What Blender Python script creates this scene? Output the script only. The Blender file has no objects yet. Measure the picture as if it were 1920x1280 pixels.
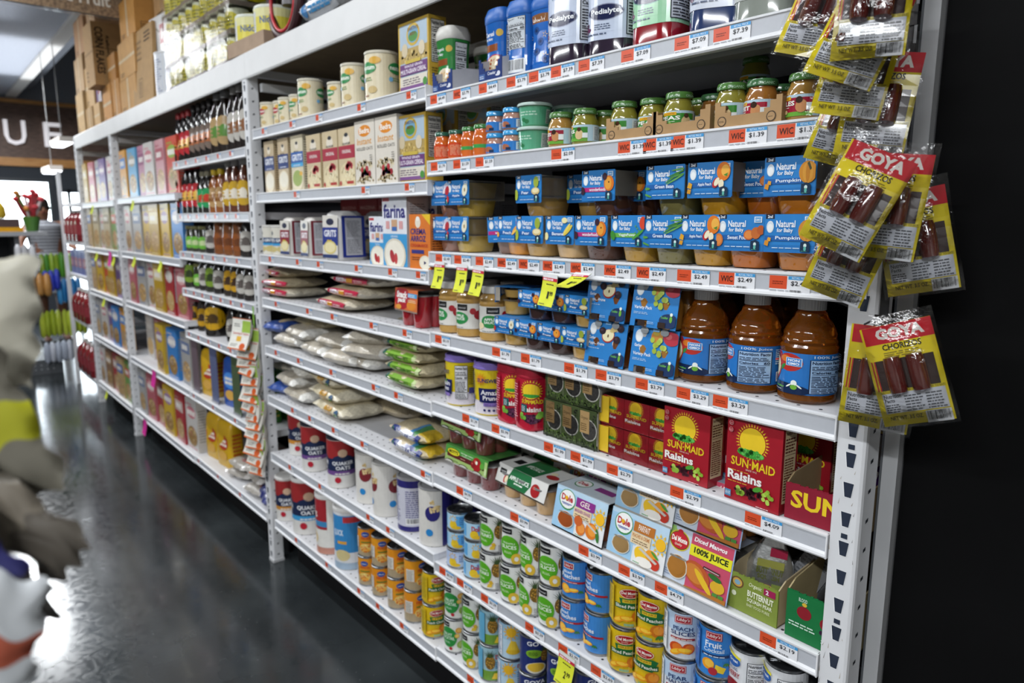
import bpy, bmesh, math, random
from mathutils import Vector, Matrix
R0 = random.Random(7)
scn = bpy.context.scene
col = scn.collection
PI = math.pi
# ---------------------------------------------------------------- camera
cam = bpy.data.cameras.new('camera'); co = bpy.data.objects.new('camera', cam); col.objects.link(co)
cam.sensor_width = 36; cam.lens = 25.0; cam.clip_start = .02; cam.clip_end = 200
co.matrix_world = Matrix(((0.6457532637, -0.1279515575, 0.7527490427, 0.44410792),
                          (0.7635443838, 0.1060919524, -0.6369807466, -1.08179733),
                          (0.0016420630, 0.9860896997, 0.1662058577, 1.47039533), (0, 0, 0, 1)))
cam.dof.use_dof = True; cam.dof.focus_distance = 1.17; cam.dof.aperture_fstop = 4.3
scn.camera = co
# ---------------------------------------------------------------- exposure, sky, big lights
vs = scn.view_settings
vs.view_transform = 'Standard'; vs.look = 'None'; vs.exposure = -0.8; vs.gamma = 1; vs.use_curve_mapping = False
w = bpy.data.worlds.new('world'); scn.world = w; w.use_nodes = True
wb = w.node_tree.nodes['Background']; wb.inputs[0].default_value = (.82, .92, 1, 1); wb.inputs[1].default_value = 16
def area(name, loc, sx, sy, power, colr=(1, .98, .95), rot=(0, 0, 0)):
    l = bpy.data.lights.new(name, 'AREA'); l.shape = 'RECTANGLE'; l.size = sx; l.size_y = sy; l.energy = power; l.color = colr
    o = bpy.data.objects.new(name, l); o.location = loc; o.rotation_euler = rot; col.objects.link(o); return o
FIX = [(-.9, -.95, 3.05), (-3.5, -.95, 3.05), (-6.3, -.95, 3.05), (-9.2, -.3, 3.05), (.9, -3.0, 3.05), (-2.6, -3.2, 3.05)]  # the one behind the camera is added to fill the shelf fronts
for q, pw, up in zip(FIX, (48, 44, 75, 240, 210, 130), (10, 12, 13, 34, 10, 10)):
    area('tube_light', (q[0], q[1], q[2] - .09), 2.2, .1, pw, (.95, .98, 1))
    area('tube_uplight', (q[0], q[1], q[2] + .03), 2.2, 1.6, up, (.9, .95, 1), (PI, 0, 0))
# ---------------------------------------------------------------- materials
def lin(h):
    r = [int(h[i:i + 2], 16) / 255 for i in (0, 2, 4)]
    return tuple(c / 12.92 if c <= .04045 else ((c + .055) / 1.055) ** 2.4 for c in r) + (1,)
MATS = {}
def mk(name, rough=.5, metal=0, alpha=None, spec=.5, var=.05, bump=0, coat=0, scale=60, rvar=0):
    m = bpy.data.materials.new(name); m.use_nodes = True; nt = m.node_tree; b = nt.nodes['Principled BSDF']
    at = nt.nodes.new('ShaderNodeAttribute'); at.attribute_name = 'Col'
    tc = nt.nodes.new('ShaderNodeTexCoord'); no = nt.nodes.new('ShaderNodeTexNoise')
    no.inputs['Scale'].default_value = scale; no.inputs['Detail'].default_value = 3
    nt.links.new(tc.outputs['Object'], no.inputs['Vector'])
    mr = nt.nodes.new('ShaderNodeMapRange'); mr.inputs['From Min'].default_value = .3; mr.inputs['From Max'].default_value = .7
    mr.inputs['To Min'].default_value = 1 - var; mr.inputs['To Max'].default_value = 1 + var * .5
    nt.links.new(no.outputs['Fac'], mr.inputs['Value'])
    mx = nt.nodes.new('ShaderNodeVectorMath'); mx.operation = 'SCALE'
    nt.links.new(at.outputs['Color'], mx.inputs[0]); nt.links.new(mr.outputs[0], mx.inputs['Scale'])
    nt.links.new(mx.outputs[0], b.inputs['Base Color'])
    b.inputs['Roughness'].default_value = rough; b.inputs['Metallic'].default_value = metal
    b.inputs['Specular IOR Level'].default_value = spec; b.inputs['Coat Weight'].default_value = coat; b.inputs['Coat Roughness'].default_value = .12
    if rvar:
        m2 = nt.nodes.new('ShaderNodeMapRange'); m2.inputs['To Min'].default_value = rough; m2.inputs['To Max'].default_value = rough + rvar
        nt.links.new(no.outputs['Fac'], m2.inputs['Value']); nt.links.new(m2.outputs[0], b.inputs['Roughness'])
    if bump:
        bn = nt.nodes.new('ShaderNodeBump'); bn.inputs['Strength'].default_value = bump; bn.inputs['Distance'].default_value = .004
        nt.links.new(no.outputs['Fac'], bn.inputs['Height']); nt.links.new(bn.outputs[0], b.inputs['Normal'])
    if alpha is not None:
        # a clear film or wall: part of the light goes straight through, the rest is reflected
        tr = nt.nodes.new('ShaderNodeBsdfTransparent'); ms = nt.nodes.new('ShaderNodeMixShader'); fr = nt.nodes.new('ShaderNodeFresnel')
        fr.inputs['IOR'].default_value = 1.45; ad = nt.nodes.new('ShaderNodeMath'); ad.operation = 'ADD'; ad.inputs[1].default_value = alpha; ad.use_clamp = True
        nt.links.new(fr.outputs[0], ad.inputs[0]); nt.links.new(ad.outputs[0], ms.inputs[0])
        gl = nt.nodes.new('ShaderNodeBsdfGlossy'); gl.inputs['Roughness'].default_value = rough
        if bump: nt.links.new(bn.outputs[0], gl.inputs['Normal'])
        nt.links.new(tr.outputs[0], ms.inputs[1]); nt.links.new(gl.outputs[0] if name == 'wrap' else b.outputs[0], ms.inputs[2])
        if bump: nt.links.new(bn.outputs[0], fr.inputs['Normal'])
        nt.links.new(ms.outputs[0], nt.nodes['Material Output'].inputs['Surface'])
    MATS[name] = m; return m
mk('paper', .55, var=.06, spec=.3); mk('coated', .32, var=.04); mk('gloss', .16, coat=.3, var=.04); mk('plastic', .35, var=.03)
mk('matte', .8, var=.1, spec=.2); mk('card', .75, var=.1, spec=.2, scale=25); mk('tin', .28, 1, var=.15); mk('foil', .3, .8, var=.2, bump=.6, scale=50)
mk('paint', .38, var=.05, scale=9, rvar=.2); mk('wrap', .12, alpha=.0, bump=.7, scale=45, coat=.6); mk('clear', .06, alpha=.02, coat=0)
mk('bagfilm', .3, var=.22, bump=.5, scale=120, coat=.35); mk('juice', .08, var=.12, coat=1, scale=25); mk('cloth', .9, var=.1, spec=.1); mk('skin', .55, var=.05)
mk('black', .7, var=.3, scale=4, spec=.1)
am = mk('amber', .06, var=.05, coat=.5); bs = am.node_tree.nodes['Principled BSDF']; bs.inputs['Transmission Weight'].default_value = .8; bs.inputs['IOR'].default_value = 1.34
def emis(name, c, s):
    m = bpy.data.materials.new(name); m.use_nodes = True; nt = m.node_tree; b = nt.nodes['Principled BSDF']
    b.inputs['Base Color'].default_value = lin(c); b.inputs['Emission Color'].default_value = lin(c); b.inputs['Emission Strength'].default_value = s
    no = nt.nodes.new('ShaderNodeTexNoise'); no.inputs['Scale'].default_value = 5; MATS[name] = m
emis('tube', 'f4f8ff', 9); emis('letter_glow', 'f0ecf0', .9)  # sign letters carry a faint added glow to brighten them
# ---------------------------------------------------------------- mesh builder
def clip_axis(poly, ax, v, keep_less):
    out = []; n = len(poly)
    for i in range(n):
        a, b = poly[i], poly[(i + 1) % n]
        ia = (a[ax] <= v) if keep_less else (a[ax] >= v); ib = (b[ax] <= v) if keep_less else (b[ax] >= v)
        if ia: out.append(a)
        if ia != ib:
            t = (v - a[ax]) / (b[ax] - a[ax]); out.append((a[0] + t * (b[0] - a[0]), a[1] + t * (b[1] - a[1])))
    return out
TXT = {}
def text_tris(s, bold, sh):
    k = (s, bold, sh)
    if k in TXT: return TXT[k]
    c = bpy.data.curves.new('t', 'FONT'); c.body = s; c.offset = bold; c.shear = sh; c.resolution_u = 2; c.size = 1
    o = bpy.data.objects.new('t', c); me = bpy.data.meshes.new_from_object(o)
    V = [(v.co.x, v.co.y) for v in me.vertices]; F = [tuple(p.vertices) for p in me.polygons]
    bpy.data.objects.remove(o); bpy.data.meshes.remove(me); bpy.data.curves.remove(c)
    if V:
        x0 = min(v[0] for v in V); x1 = max(v[0] for v in V); y0 = min(v[1] for v in V); y1 = max(v[1] for v in V)
        V = [((v[0] - x0) / (x1 - x0 + 1e-9), (v[1] - y0) / (y1 - y0 + 1e-9)) for v in V]
    TXT[k] = (V, F); return TXT[k]
class Art:
    """flat artwork in fractions of a panel; each item is a convex piece with colour and layer"""
    def __init__(s, w, h, bg=None, rim=0):
        s.w, s.h = w, h; s.it = []; s.L = 0
        if bg: s.r(0, 0, 1, 1, bg)
    def add(s, pts, c): s.it.append((pts, lin(c), s.L))
    def r(s, x0, y0, x1, y1, c): s.L += 1; s.add([(x0, y0), (x1, y0), (x1, y1), (x0, y1)], c); return s
    def p(s, pts, c): s.L += 1; s.add(pts, c); return s
    def e(s, cx, cy, rx, ry, c, n=18, rot=0):
        s.L += 1; P = []
        for i in range(n):
            a = 2 * PI * i / n; x, y = rx * s.w * math.cos(a), ry * s.h * math.sin(a)
            P.append((cx + (x * math.cos(rot) - y * math.sin(rot)) / s.w, cy + (x * math.sin(rot) + y * math.cos(rot)) / s.h))
        s.add(P, c); return s
    def o(s, cx, cy, r, c, n=14): return s.e(cx, cy, r, r * s.w / s.h, c, n)
    def t(s, txt, x0, y0, x1, y1, c, b=.02, sh=0, rot=0):
        s.L += 1; V, F = text_tris(txt, b, sh)
        def m(v):
            x, y = x0 + v[0] * (x1 - x0), y0 + v[1] * (y1 - y0)
            if rot:  # quarter turns: text runs up the panel
                u = v[1] if rot < 0 else 1 - v[1]; q = 1 - v[0] if rot < 0 else v[0]
                x, y = x0 + u * (x1 - x0), y0 + q * (y1 - y0)
            return (x, y)
        lc = lin(c)
        for f in F: s.it.append(([m(V[i]) for i in f], lc, s.L))
        return s
    def lines(s, x0, y0, x1, y1, n, c, seed=1, fill=.45):
        s.L += 1; q = random.Random(seed); dh = (y1 - y0) / n; lc = lin(c)
        for i in range(n):
            x = x0; y = y1 - dh * (i + 1)
            end = x1 - (x1 - x0) * q.random() * .25
            while x < end:
                L = (x1 - x0) * q.uniform(.08, .3); xe = min(end, x + L)
                s.it.append(([(x, y), (xe, y), (xe, y + dh * fill), (x, y + dh * fill)], lc, s.L)); x = xe + (x1 - x0) * .04
        return s
    def nutri(s, x0, y0, x1, y1, bg='e8eaee', fg='22242c', cal='60'):
        s.r(x0, y0, x1, y1, fg); dx = (x1 - x0) * .03; dy = (y1 - y0) * .015; s.r(x0 + dx, y0 + dy, x1 - dx, y1 - dy, bg)
        H = y1 - y0; W = x1 - x0
        s.t('Nutrition Facts', x0 + W * .06, y1 - H * .13, x1 - W * .06, y1 - H * .04, fg, .03)
        s.lines(x0 + W * .06, y1 - H * .26, x1 - W * .1, y1 - H * .16, 2, fg, 3)
        s.r(x0 + W * .06, y1 - H * .30, x1 - W * .06, y1 - H * .28, fg)
        s.t('Calories', x0 + W * .06, y1 - H * .40, x0 + W * .6, y1 - H * .33, fg, .03).t(cal, x1 - W * .25, y1 - H * .4, x1 - W * .06, y1 - H * .32, fg, .03)
        s.r(x0 + W * .06, y1 - H * .43, x1 - W * .06, y1 - H * .42, fg); s.lines(x0 + W * .06, y0 + H * .22, x1 - W * .06, y1 - H * .45, 7, fg, 5)
        s.r(x0 + W * .06, y0 + H * .19, x1 - W * .06, y0 + H * .205, fg); return s.lines(x0 + W * .06, y0 + H * .04, x1 - W * .06, y0 + H * .18, 3, fg, 6)
    def bar(s, x0, y0, x1, y1, bg='f0f0f0', seed=2):
        s.r(x0, y0, x1, y1, bg); s.L += 1; q = random.Random(seed); x = x0 + (x1 - x0) * .06; W = x1 - x0
        while x < x1 - W * .08:
            d = W * q.choice([.012, .02, .035]); s.it.append(([(x, y0 + (y1 - y0) * .2), (x + d, y0 + (y1 - y0) * .2), (x + d, y1 - (y1 - y0) * .06), (x, y1 - (y1 - y0) * .06)], lin('18181c'), s.L))
            x += d + W * q.choice([.012, .02, .03])
        return s
    def scat(s, cx, cy, rx, ry, n, r, cols, seed=1):
        q = random.Random(seed)
        for i in range(n):
            a = q.uniform(0, 2 * PI); d = math.sqrt(q.random()); s.e(cx + rx * d * math.cos(a), cy + ry * d * math.sin(a), r, r * s.w / s.h, q.choice(cols), 8)
            s.L -= 1
        s.L += 1; return s
    def star(s, cx, cy, r0, r1, n, c):
        for i in range(n):
            a = 2 * PI * i / n; d = .35 * 2 * PI / n; k = s.w / s.h
            s.p([(cx + r0 * math.cos(a - d), cy + k * r0 * math.sin(a - d)), (cx + r1 * math.cos(a), cy + k * r1 * math.sin(a)), (cx + r0 * math.cos(a + d), cy + k * r0 * math.sin(a + d))], c); s.L -= 1
        s.L += 1; return s
class M:
    def __init__(s): s.v = []; s.f = []; s.c = []; s.m = []; s.mats = []
    def mi(s, m):
        if m not in s.mats: s.mats.append(m)
        return s.mats.index(m)
    def face(s, idx, c, m): s.f.append(tuple(idx)); s.c.append(lin(c) if isinstance(c, str) else c); s.m.append(s.mi(m))
    def poly(s, pts, c, m='paper'):
        b = len(s.v); s.v += [tuple(p) for p in pts]; s.face(range(b, b + len(pts)), c, m); return s
    def box(s, x0, y0, z0, x1, y1, z1, c, m='paper', cols=None, T=None):
        b = len(s.v); V = [(x0, y0, z0), (x1, y0, z0), (x1, y1, z0), (x0, y1, z0), (x0, y0, z1), (x1, y0, z1), (x1, y1, z1), (x0, y1, z1)]
        if T: V = [tuple(T @ Vector(v)) for v in V]
        s.v += V; cols = cols or {}
        for k, f in (('b', (0, 3, 2, 1)), ('t', (4, 5, 6, 7)), ('f', (0, 1, 5, 4)), ('r', (1, 2, 6, 5)), ('k', (2, 3, 7, 6)), ('l', (3, 0, 4, 7))):
            s.face([b + i for i in f], cols.get(k, c), m)
        return s
    def bbox(s, x0, y0, z0, x1, y1, z1, c, m='paper', r=.004):
        """box with chamfered upright edges"""
        P = [(x0 + r, y0), (x1 - r, y0), (x1, y0 + r), (x1, y1 - r), (x1 - r, y1), (x0 + r, y1), (x0, y1 - r), (x0, y0 + r)]
        return s.prism(P, z0, z1, c, m)
    def prism(s, P, z0, z1, c, m='paper', top=None):
        b = len(s.v); n = len(P); s.v += [(p[0], p[1], z0) for p in P] + [(p[0], p[1], z1) for p in P]
        for i in range(n): j = (i + 1) % n; s.face((b + i, b + j, b + n + j, b + n + i), c, m)
        s.face([b + i for i in range(n)][::-1], c, m); s.face([b + n + i for i in range(n)], top or c, m); return s
    def loft(s, secs, c, m='plastic', cap=True, cc=None):
        """secs: list of rings (lists of 3D points)"""
        b = len(s.v); n = len(secs[0])
        for q in secs: s.v += [tuple(p) for p in q]
        for k in range(len(secs) - 1):
            for i in range(n):
                j = (i + 1) % n; s.face((b + k * n + i, b + k * n + j, b + (k + 1) * n + j, b + (k + 1) * n + i), cc[k] if cc else c, m)
        if cap:
            s.face([b + i for i in range(n)][::-1], cc[0] if cc else c, m); e = b + (len(secs) - 1) * n; s.face([e + i for i in range(n)], cc[-1] if cc else c, m)
        return s
    def lathe(s, prof, c, m='plastic', n=28, o=(0, 0, 0), cc=None, cap=True, sq=0):
        """sq: 0 round .. squarish cross section exponent"""
        secs = []
        for r, z in prof:
            q = []
            for i in range(n):
                a = 2 * PI * (i + .5) / n; ca, sa = math.cos(a), math.sin(a)
                k = 1
                if sq: e = 2 + sq; k = (abs(ca) ** e + abs(sa) ** e) ** (-1 / e)
                q.append((o[0] + r * k * ca, o[1] + r * k * sa, o[2] + z))
            secs.append(q)
        return s.loft(secs, c, m, cap, cc)
    def tube(s, pts, r, c, m='plastic', n=8):
        secs = []; pts = [Vector(p) for p in pts]
        for i, p in enumerate(pts):
            d = (pts[min(i + 1, len(pts) - 1)] - pts[max(i - 1, 0)]).normalized(); a = d.orthogonal().normalized(); b2 = d.cross(a)
            if i and prev.dot(a) < 0: pass
            if i: a = (prev - d * prev.dot(d)).normalized(); b2 = d.cross(a)
            prev = a; rr = r[i] if isinstance(r, (list, tuple)) else r
            secs.append([p + a * rr * math.cos(2 * PI * k / n) + b2 * rr * math.sin(2 * PI * k / n) for k in range(n)])
        return s.loft(secs, c, m)
    def art(s, A, O, U, V, m='coated', off=.0003, step=.00013):
        O, U, V = Vector(O), Vector(U).normalized(), Vector(V).normalized(); N = U.cross(V)
        for pts, c, L in A.it:
            P = pts
            if any(p[0] < -1e-6 or p[0] > 1 + 1e-6 or p[1] < -1e-6 or p[1] > 1 + 1e-6 for p in P):
                for ax, v, k in ((0, 0, False), (0, 1, True), (1, 0, False), (1, 1, True)):
                    P = clip_axis(P, ax, v, k)
                    if len(P) < 3: break
            if len(P) < 3: continue
            s.poly([O + U * (p[0] * A.w) + V * (p[1] * A.h) + N * (off + step * L) for p in P], c, m)
        return s
    def wrap(s, A, o, rf, a0, m='coated', off=.0003, step=.00012, sx=16, sy=1, sq=0):
        """wrap artwork round a z axis body: A.w is arc length at radius rf(.5); a0 = angle of the panel centre"""
        r0 = rf(.5); span = A.w / r0; dx = 2 * PI / sx / 1.6 / span
        for pts, c, L in A.it:
            P0 = pts
            for ax, v, k in ((0, 0, False), (0, 1, True), (1, 0, False), (1, 1, True)):
                if len(P0) >= 3 and any((p[ax] > v if k else p[ax] < v) for p in P0): P0 = clip_axis(P0, ax, v, k)
            if len(P0) < 3: continue
            xs0 = min(p[0] for p in P0); xs1 = max(p[0] for p in P0); ys0 = min(p[1] for p in P0); ys1 = max(p[1] for p in P0)
            for i in range(int(xs0 / dx), int(xs1 / dx) + 1):
                P1 = P0
                if xs0 < i * dx: P1 = clip_axis(P1, 0, i * dx, False)
                if len(P1) >= 3 and xs1 > (i + 1) * dx: P1 = clip_axis(P1, 0, (i + 1) * dx, True)
                if len(P1) < 3: continue
                for j in range(int(ys0 * sy), int(ys1 * sy - 1e-9) + 1):
                    P2 = P1
                    if sy > 1:
                        if ys0 < j / sy: P2 = clip_axis(P2, 1, j / sy, False)
                        if len(P2) >= 3 and ys1 > (j + 1) / sy: P2 = clip_axis(P2, 1, (j + 1) / sy, True)
                        if len(P2) < 3: continue
                    out = []
                    for p in P2:
                        a = a0 + (p[0] - .5) * span; r = rf(p[1]); ca, sa = math.cos(a), math.sin(a)
                        if sq: e = 2 + sq; r *= (abs(ca) ** e + abs(sa) ** e) ** (-1 / e)
                        r += off + step * L; out.append((o[0] + r * ca, o[1] + r * sa, o[2] + p[1] * A.h))
                    s.poly(out, c, m)
        return s
    def build(s, name, parent=None, smooth=.6, loc=None):
        me = bpy.data.meshes.new(name); me.from_pydata(s.v, [], s.f)
        for k in s.mats: me.materials.append(MATS[k])
        me.polygons.foreach_set('material_index', s.m)
        at = me.color_attributes.new('Col', 'FLOAT_COLOR', 'CORNER')
        buf = []
        for f, c in zip(s.f, s.c): buf += list(c) * len(f)
        at.data.foreach_set('color', buf)
        me.update()
        if smooth: me.shade_smooth(); me.set_sharp_from_angle(angle=smooth)
        o = bpy.data.objects.new(name, me); col.objects.link(o)
        if parent: o.parent = parent
        if loc: o.location = loc
        return o
def empty(name, loc=(0, 0, 0), rz=0):
    o = bpy.data.objects.new(name, None); o.empty_display_size = .03; o.location = loc; o.rotation_euler = (0, 0, rz); col.objects.link(o); return o
def tag(o, label=None, cat=None, group=None, kind=None):
    if label: o['label'] = label
    if cat: o['category'] = cat
    if group: o['group'] = group
    if kind: o['kind'] = kind
    return o
def copy_tree(o, parent=None):
    c = o.copy(); col.objects.link(c)
    if parent: c.parent = parent
    for ch in [x for x in KIDS.get(o.name, ())]: copy_tree(ch, c)
    return c
KIDS = {}
KIND = {}      # kind -> (builder, description, category)
PROTO = {}
PLACED = []    # (kind, row, object)
def place(kind, row, x, y, z, rot=0, where=None, group=None):
    b, desc, cat = KIND[kind]
    if kind not in PROTO:
        o = b()
        PROTO[kind] = o
        def reg(p):
            KIDS[p.name] = [c for c in bpy.data.objects if c.parent == p]
            for c in KIDS[p.name]: reg(c)
        if o.type == 'EMPTY' or True:
            KIDS[o.name] = [c for c in col.objects if c.parent == o]
            for c in list(KIDS[o.name]): KIDS[c.name] = [g for g in col.objects if g.parent == c]
    else: o = copy_tree(PROTO[kind])
    o.location = (x, y, z)
    if isinstance(rot, tuple): o.rotation_euler = rot
    else: o.rotation_euler = (0, 0, rot)
    tag(o, None, cat); PLACED.append((kind, row, o, where, group)); return o
NTH = ['', '', 'second', 'third', 'fourth', 'fifth', 'sixth', 'seventh', 'eighth', 'ninth', 'tenth', 'eleventh', 'twelfth', 'thirteenth', 'fourteenth', 'fifteenth']
# ================================================================ setting
def struct(name, bm, smooth=.6): return tag(bm.build(name, smooth=smooth), kind='structure')
def floor_mat():
    m = bpy.data.materials.new('polished_concrete'); m.use_nodes = True; nt = m.node_tree; b = nt.nodes['Principled BSDF']
    tc = nt.nodes.new('ShaderNodeTexCoord'); n1 = nt.nodes.new('ShaderNodeTexNoise'); n1.inputs['Scale'].default_value = 1.6; n1.inputs['Detail'].default_value = 8
    n2 = nt.nodes.new('ShaderNodeTexNoise'); n2.inputs['Scale'].default_value = 18; n2.inputs['Detail'].default_value = 6; n2.inputs['Distortion'].default_value = 2.5
    for n in (n1, n2): nt.links.new(tc.outputs['Object'], n.inputs['Vector'])
    cr = nt.nodes.new('ShaderNodeValToRGB'); cr.color_ramp.elements[0].color = lin('1c1f21'); cr.color_ramp.elements[1].color = lin('3c4143'); cr.color_ramp.elements[0].position = .35; cr.color_ramp.elements[1].position = .7
    nt.links.new(n1.outputs['Fac'], cr.inputs[0])
    vo = nt.nodes.new('ShaderNodeTexVoronoi'); vo.inputs['Scale'].default_value = 26; nt.links.new(tc.outputs['Object'], vo.inputs['Vector'])
    sp = nt.nodes.new('ShaderNodeMapRange'); sp.inputs['From Min'].default_value = .035; sp.inputs['From Max'].default_value = .06; sp.inputs['To Min'].default_value = .25; sp.inputs['To Max'].default_value = 0
    nt.links.new(vo.outputs['Distance'], sp.inputs['Value'])
    mx = nt.nodes.new('ShaderNodeMix'); mx.data_type = 'RGBA'; nt.links.new(sp.outputs[0], mx.inputs['Factor']); nt.links.new(cr.outputs[0], mx.inputs['A']); mx.inputs['B'].default_value = (.5, .5, .5, 1)
    nt.links.new(mx.outputs['Result'], b.inputs['Base Color'])
    rr = nt.nodes.new('ShaderNodeMapRange'); rr.inputs['From Min'].default_value = .3; rr.inputs['From Max'].default_value = .7; rr.inputs['To Min'].default_value = .1; rr.inputs['To Max'].default_value = .22
    nt.links.new(n2.outputs['Fac'], rr.inputs['Value']); nt.links.new(rr.outputs[0], b.inputs['Roughness']); b.inputs['Specular IOR Level'].default_value = .55
    bn = nt.nodes.new('ShaderNodeBump'); bn.inputs['Strength'].default_value = .015; bn.inputs['Distance'].default_value = .003; nt.links.new(n2.outputs['Fac'], bn.inputs['Height']); nt.links.new(bn.outputs[0], b.inputs['Normal'])
    MATS['floor'] = m
floor_mat()
def wood_mat(name, c0, c1, rough, sc=(3, 3, 40)):
    m = bpy.data.materials.new(name); m.use_nodes = True; nt = m.node_tree; b = nt.nodes['Principled BSDF']
    tc = nt.nodes.new('ShaderNodeTexCoord'); mp = nt.nodes.new('ShaderNodeMapping'); mp.inputs['Scale'].default_value = sc
    n1 = nt.nodes.new('ShaderNodeTexNoise'); n1.inputs['Scale'].default_value = 2; n1.inputs['Detail'].default_value = 7
    nt.links.new(tc.outputs['Object'], mp.inputs[0]); nt.links.new(mp.outputs[0], n1.inputs['Vector'])
    cr = nt.nodes.new('ShaderNodeValToRGB'); cr.color_ramp.elements[0].color = lin(c0); cr.color_ramp.elements[1].color = lin(c1); cr.color_ramp.elements[0].position = .35; cr.color_ramp.elements[1].position = .65
    nt.links.new(n1.outputs['Fac'], cr.inputs[0]); nt.links.new(cr.outputs[0], b.inputs['Base Color']); b.inputs['Roughness'].default_value = rough; MATS[name] = m
wood_mat('darkwood', '54423a', '7a5f52', .5, (1, 6, 30)); wood_mat('oak', 'b57a3c', 'cf9a5c', .45, (1, 3, 30)); wood_mat('signwood', '6b5644', 'a48a6c', .6, (2, 30, 30))
struct('floor', M().box(-13, -5.5, -.05, 3, 2.6, 0, '2a2c2e', 'floor'), 0)
struct('ceiling', M().box(-12.2, -5.5, 4.3, 3, 2.6, 4.35, 'd6d6da', 'matte'), 0)
struct('wall_near', M().box(3, -5.5, 0, 3.1, 2.6, 4.3, 'b8b4ae', 'matte'), 0)
struct('wall_aisle', M().box(-12.2, -5.6, 0, 3, -5.5, 4.3, 'aaa8a4', 'matte'), 0)
struct('wall_back', M().box(-12.2, 2.6, 0, 3, 2.7, 4.3, '5a5a5c', 'matte'), 0)
b = M()   # far wall with window and door openings
def fw(y0, y1, z0, z1, c, m='matte', x0=-12.1, x1=-12): b.box(x0, y0, z0, x1, y1, z1, c, m)
fw(-5.5, 2.6, 3.13, 4.3, '7c8088'); fw(-5.5, 2.6, 2.07, 2.35, '3b3f45'); fw(-5.5, -3.2, 0, 2.07, '3b3f45'); fw(-3.2, .66, 0, .5, '3b3f45')
fw(1.02, 2.6, 0, 2.07, '3b3f45'); fw(.66, 1.02, 1.93, 2.07, '3b3f45'); fw(-5.5, 2.6, 2.35, 3.13, '4a3a34', 'darkwood')
wf = struct('wall_far', b, 0)
b = M()
for y0, y1, z0, z1 in ((-3.2, .66, 2.02, 2.07), (-3.2, .66, .5, .56), (-3.2, -3.14, .56, 2.02), (.6, .66, .56, 2.02), (-1.3, -1.24, .56, 2.02)): b.box(-12.06, y0, z0, -12.0, y1, z1, '34383d', 'plastic')
struct('window_1', b, 0); 
b = M()
for y0, y1, z0, z1 in ((.66, .71, 0, 1.93), (.835, .875, 0, 1.93), (.98, 1.02, 0, 1.93), (.71, .98, 1.88, 1.93), (.71, .98, 0, .2), (.71, .98, .98, 1.05)): b.box(-12.08, y0, z0, -12.02, y1, z1, '3a3e44' if z0 != .98 else 'c05a62', 'plastic')
struct('door_1', b, 0)
struct('trim_1', M().box(-12, -5.5, 2.235, -11.96, 2.6, 2.35, 'b57a3c', 'oak').box(-12, -5.5, 3.1, -11.96, 2.6, 3.15, 'b57a3c', 'oak'), 0)
# sidewalk and street strip outside the window
struct('ground_1', M().box(-30, -14, -.06, -13, 12, -.05, 'c8c8c8', 'matte'), 0)
b = M(); b.box(-24, -3, 0, -20, 0.1, 3, 'd8dcd8', 'matte'); tag(b.build('storefront_building'), 'pale building across the street seen through the shop window', 'building')
b = M()
for i in range(7):
    q = random.Random(i); b.lathe([(.1, 0), (.5, .2), (.62, .5), (.45, .9), (.1, 1.1)], '9fb8a4', 'cloth', 10, (-17 + q.uniform(-.5, .5), -.9 + q.uniform(-.6, .6), 1.6 + q.uniform(-.3, .4)))
b.lathe([(.1, 0), (.08, 1.8)], '6b5a48', 'cloth', 8, (-17, -.9, -.05)); tag(b.build('street_tree'), 'pale green street tree outside the shop window', 'tree')
# ceiling beams running along the aisle
struct('trim_2', M().box(-12, -.55, 3.2, 2.5, .28, 3.72, 'a4a8b2', 'matte').box(-12, .2, 3.17, 2.5, .32, 3.2, 'c9c6c2', 'matte'), 0)
struct('trim_3', M().box(-12, .32, 3.3, 2.5, .5, 4.3, '6a6e76', 'matte'), 0)
# sign letters on the dark band
def letters(txt, y0, y1, z0, z1):
    b = M(); A = Art(y1 - y0, z1 - z0); A.t(txt, 0, 0, 1, 1, 'f2f0ee', .012); b.art(A, (-11.93, y0, z0), (0, 1, 0), (0, 0, 1), 'letter_glow')
    n = len(b.v)
    b.v += [(v[0] - .03, v[1], v[2]) for v in b.v]
    ed = {}
    F0 = list(b.f)
    for f in F0:
        for i in range(len(f)): ed[(f[i], f[(i + 1) % len(f)])] = 1
    pos = {}
    for i in range(n): pos.setdefault(tuple(round(c, 5) for c in b.v[i]), i)
    ed2 = {}
    for (i, j) in ed:
        a, c = pos[tuple(round(q, 5) for q in b.v[i])], pos[tuple(round(q, 5) for q in b.v[j])]
        ed2[(a, c)] = 1
    for (i, j) in ed2:
        if (j, i) not in ed2: b.face((j, i, i + n, j + n), 'd8d6d4', 'plastic')
    return b
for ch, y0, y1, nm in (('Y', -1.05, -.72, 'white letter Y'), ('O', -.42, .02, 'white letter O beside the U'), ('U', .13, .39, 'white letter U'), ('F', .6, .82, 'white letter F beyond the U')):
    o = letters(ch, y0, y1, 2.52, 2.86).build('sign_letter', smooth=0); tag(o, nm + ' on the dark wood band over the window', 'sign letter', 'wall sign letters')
# ---------------------------------------------------------------- black cooler at the end of the rack
r = empty('drinks_cooler', (.55, .3, 0)); tag(r, 'black cabinet wall closing the rack end with an aluminium edge', 'cabinet')
M().box(-.52, -.235, 0, 1.6, .4, 3.4, '0a0a0b', 'black').build('cabinet_body', r, 0)
b = M().box(-.545, -.25, 0, -.523, -.2, 3.4, 'a9aaac', 'paint').box(-.5505, -.245, 0, -.545, -.2, 3.4, '55585c', 'paint'); b.build('edge_trim', r, 0)
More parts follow.
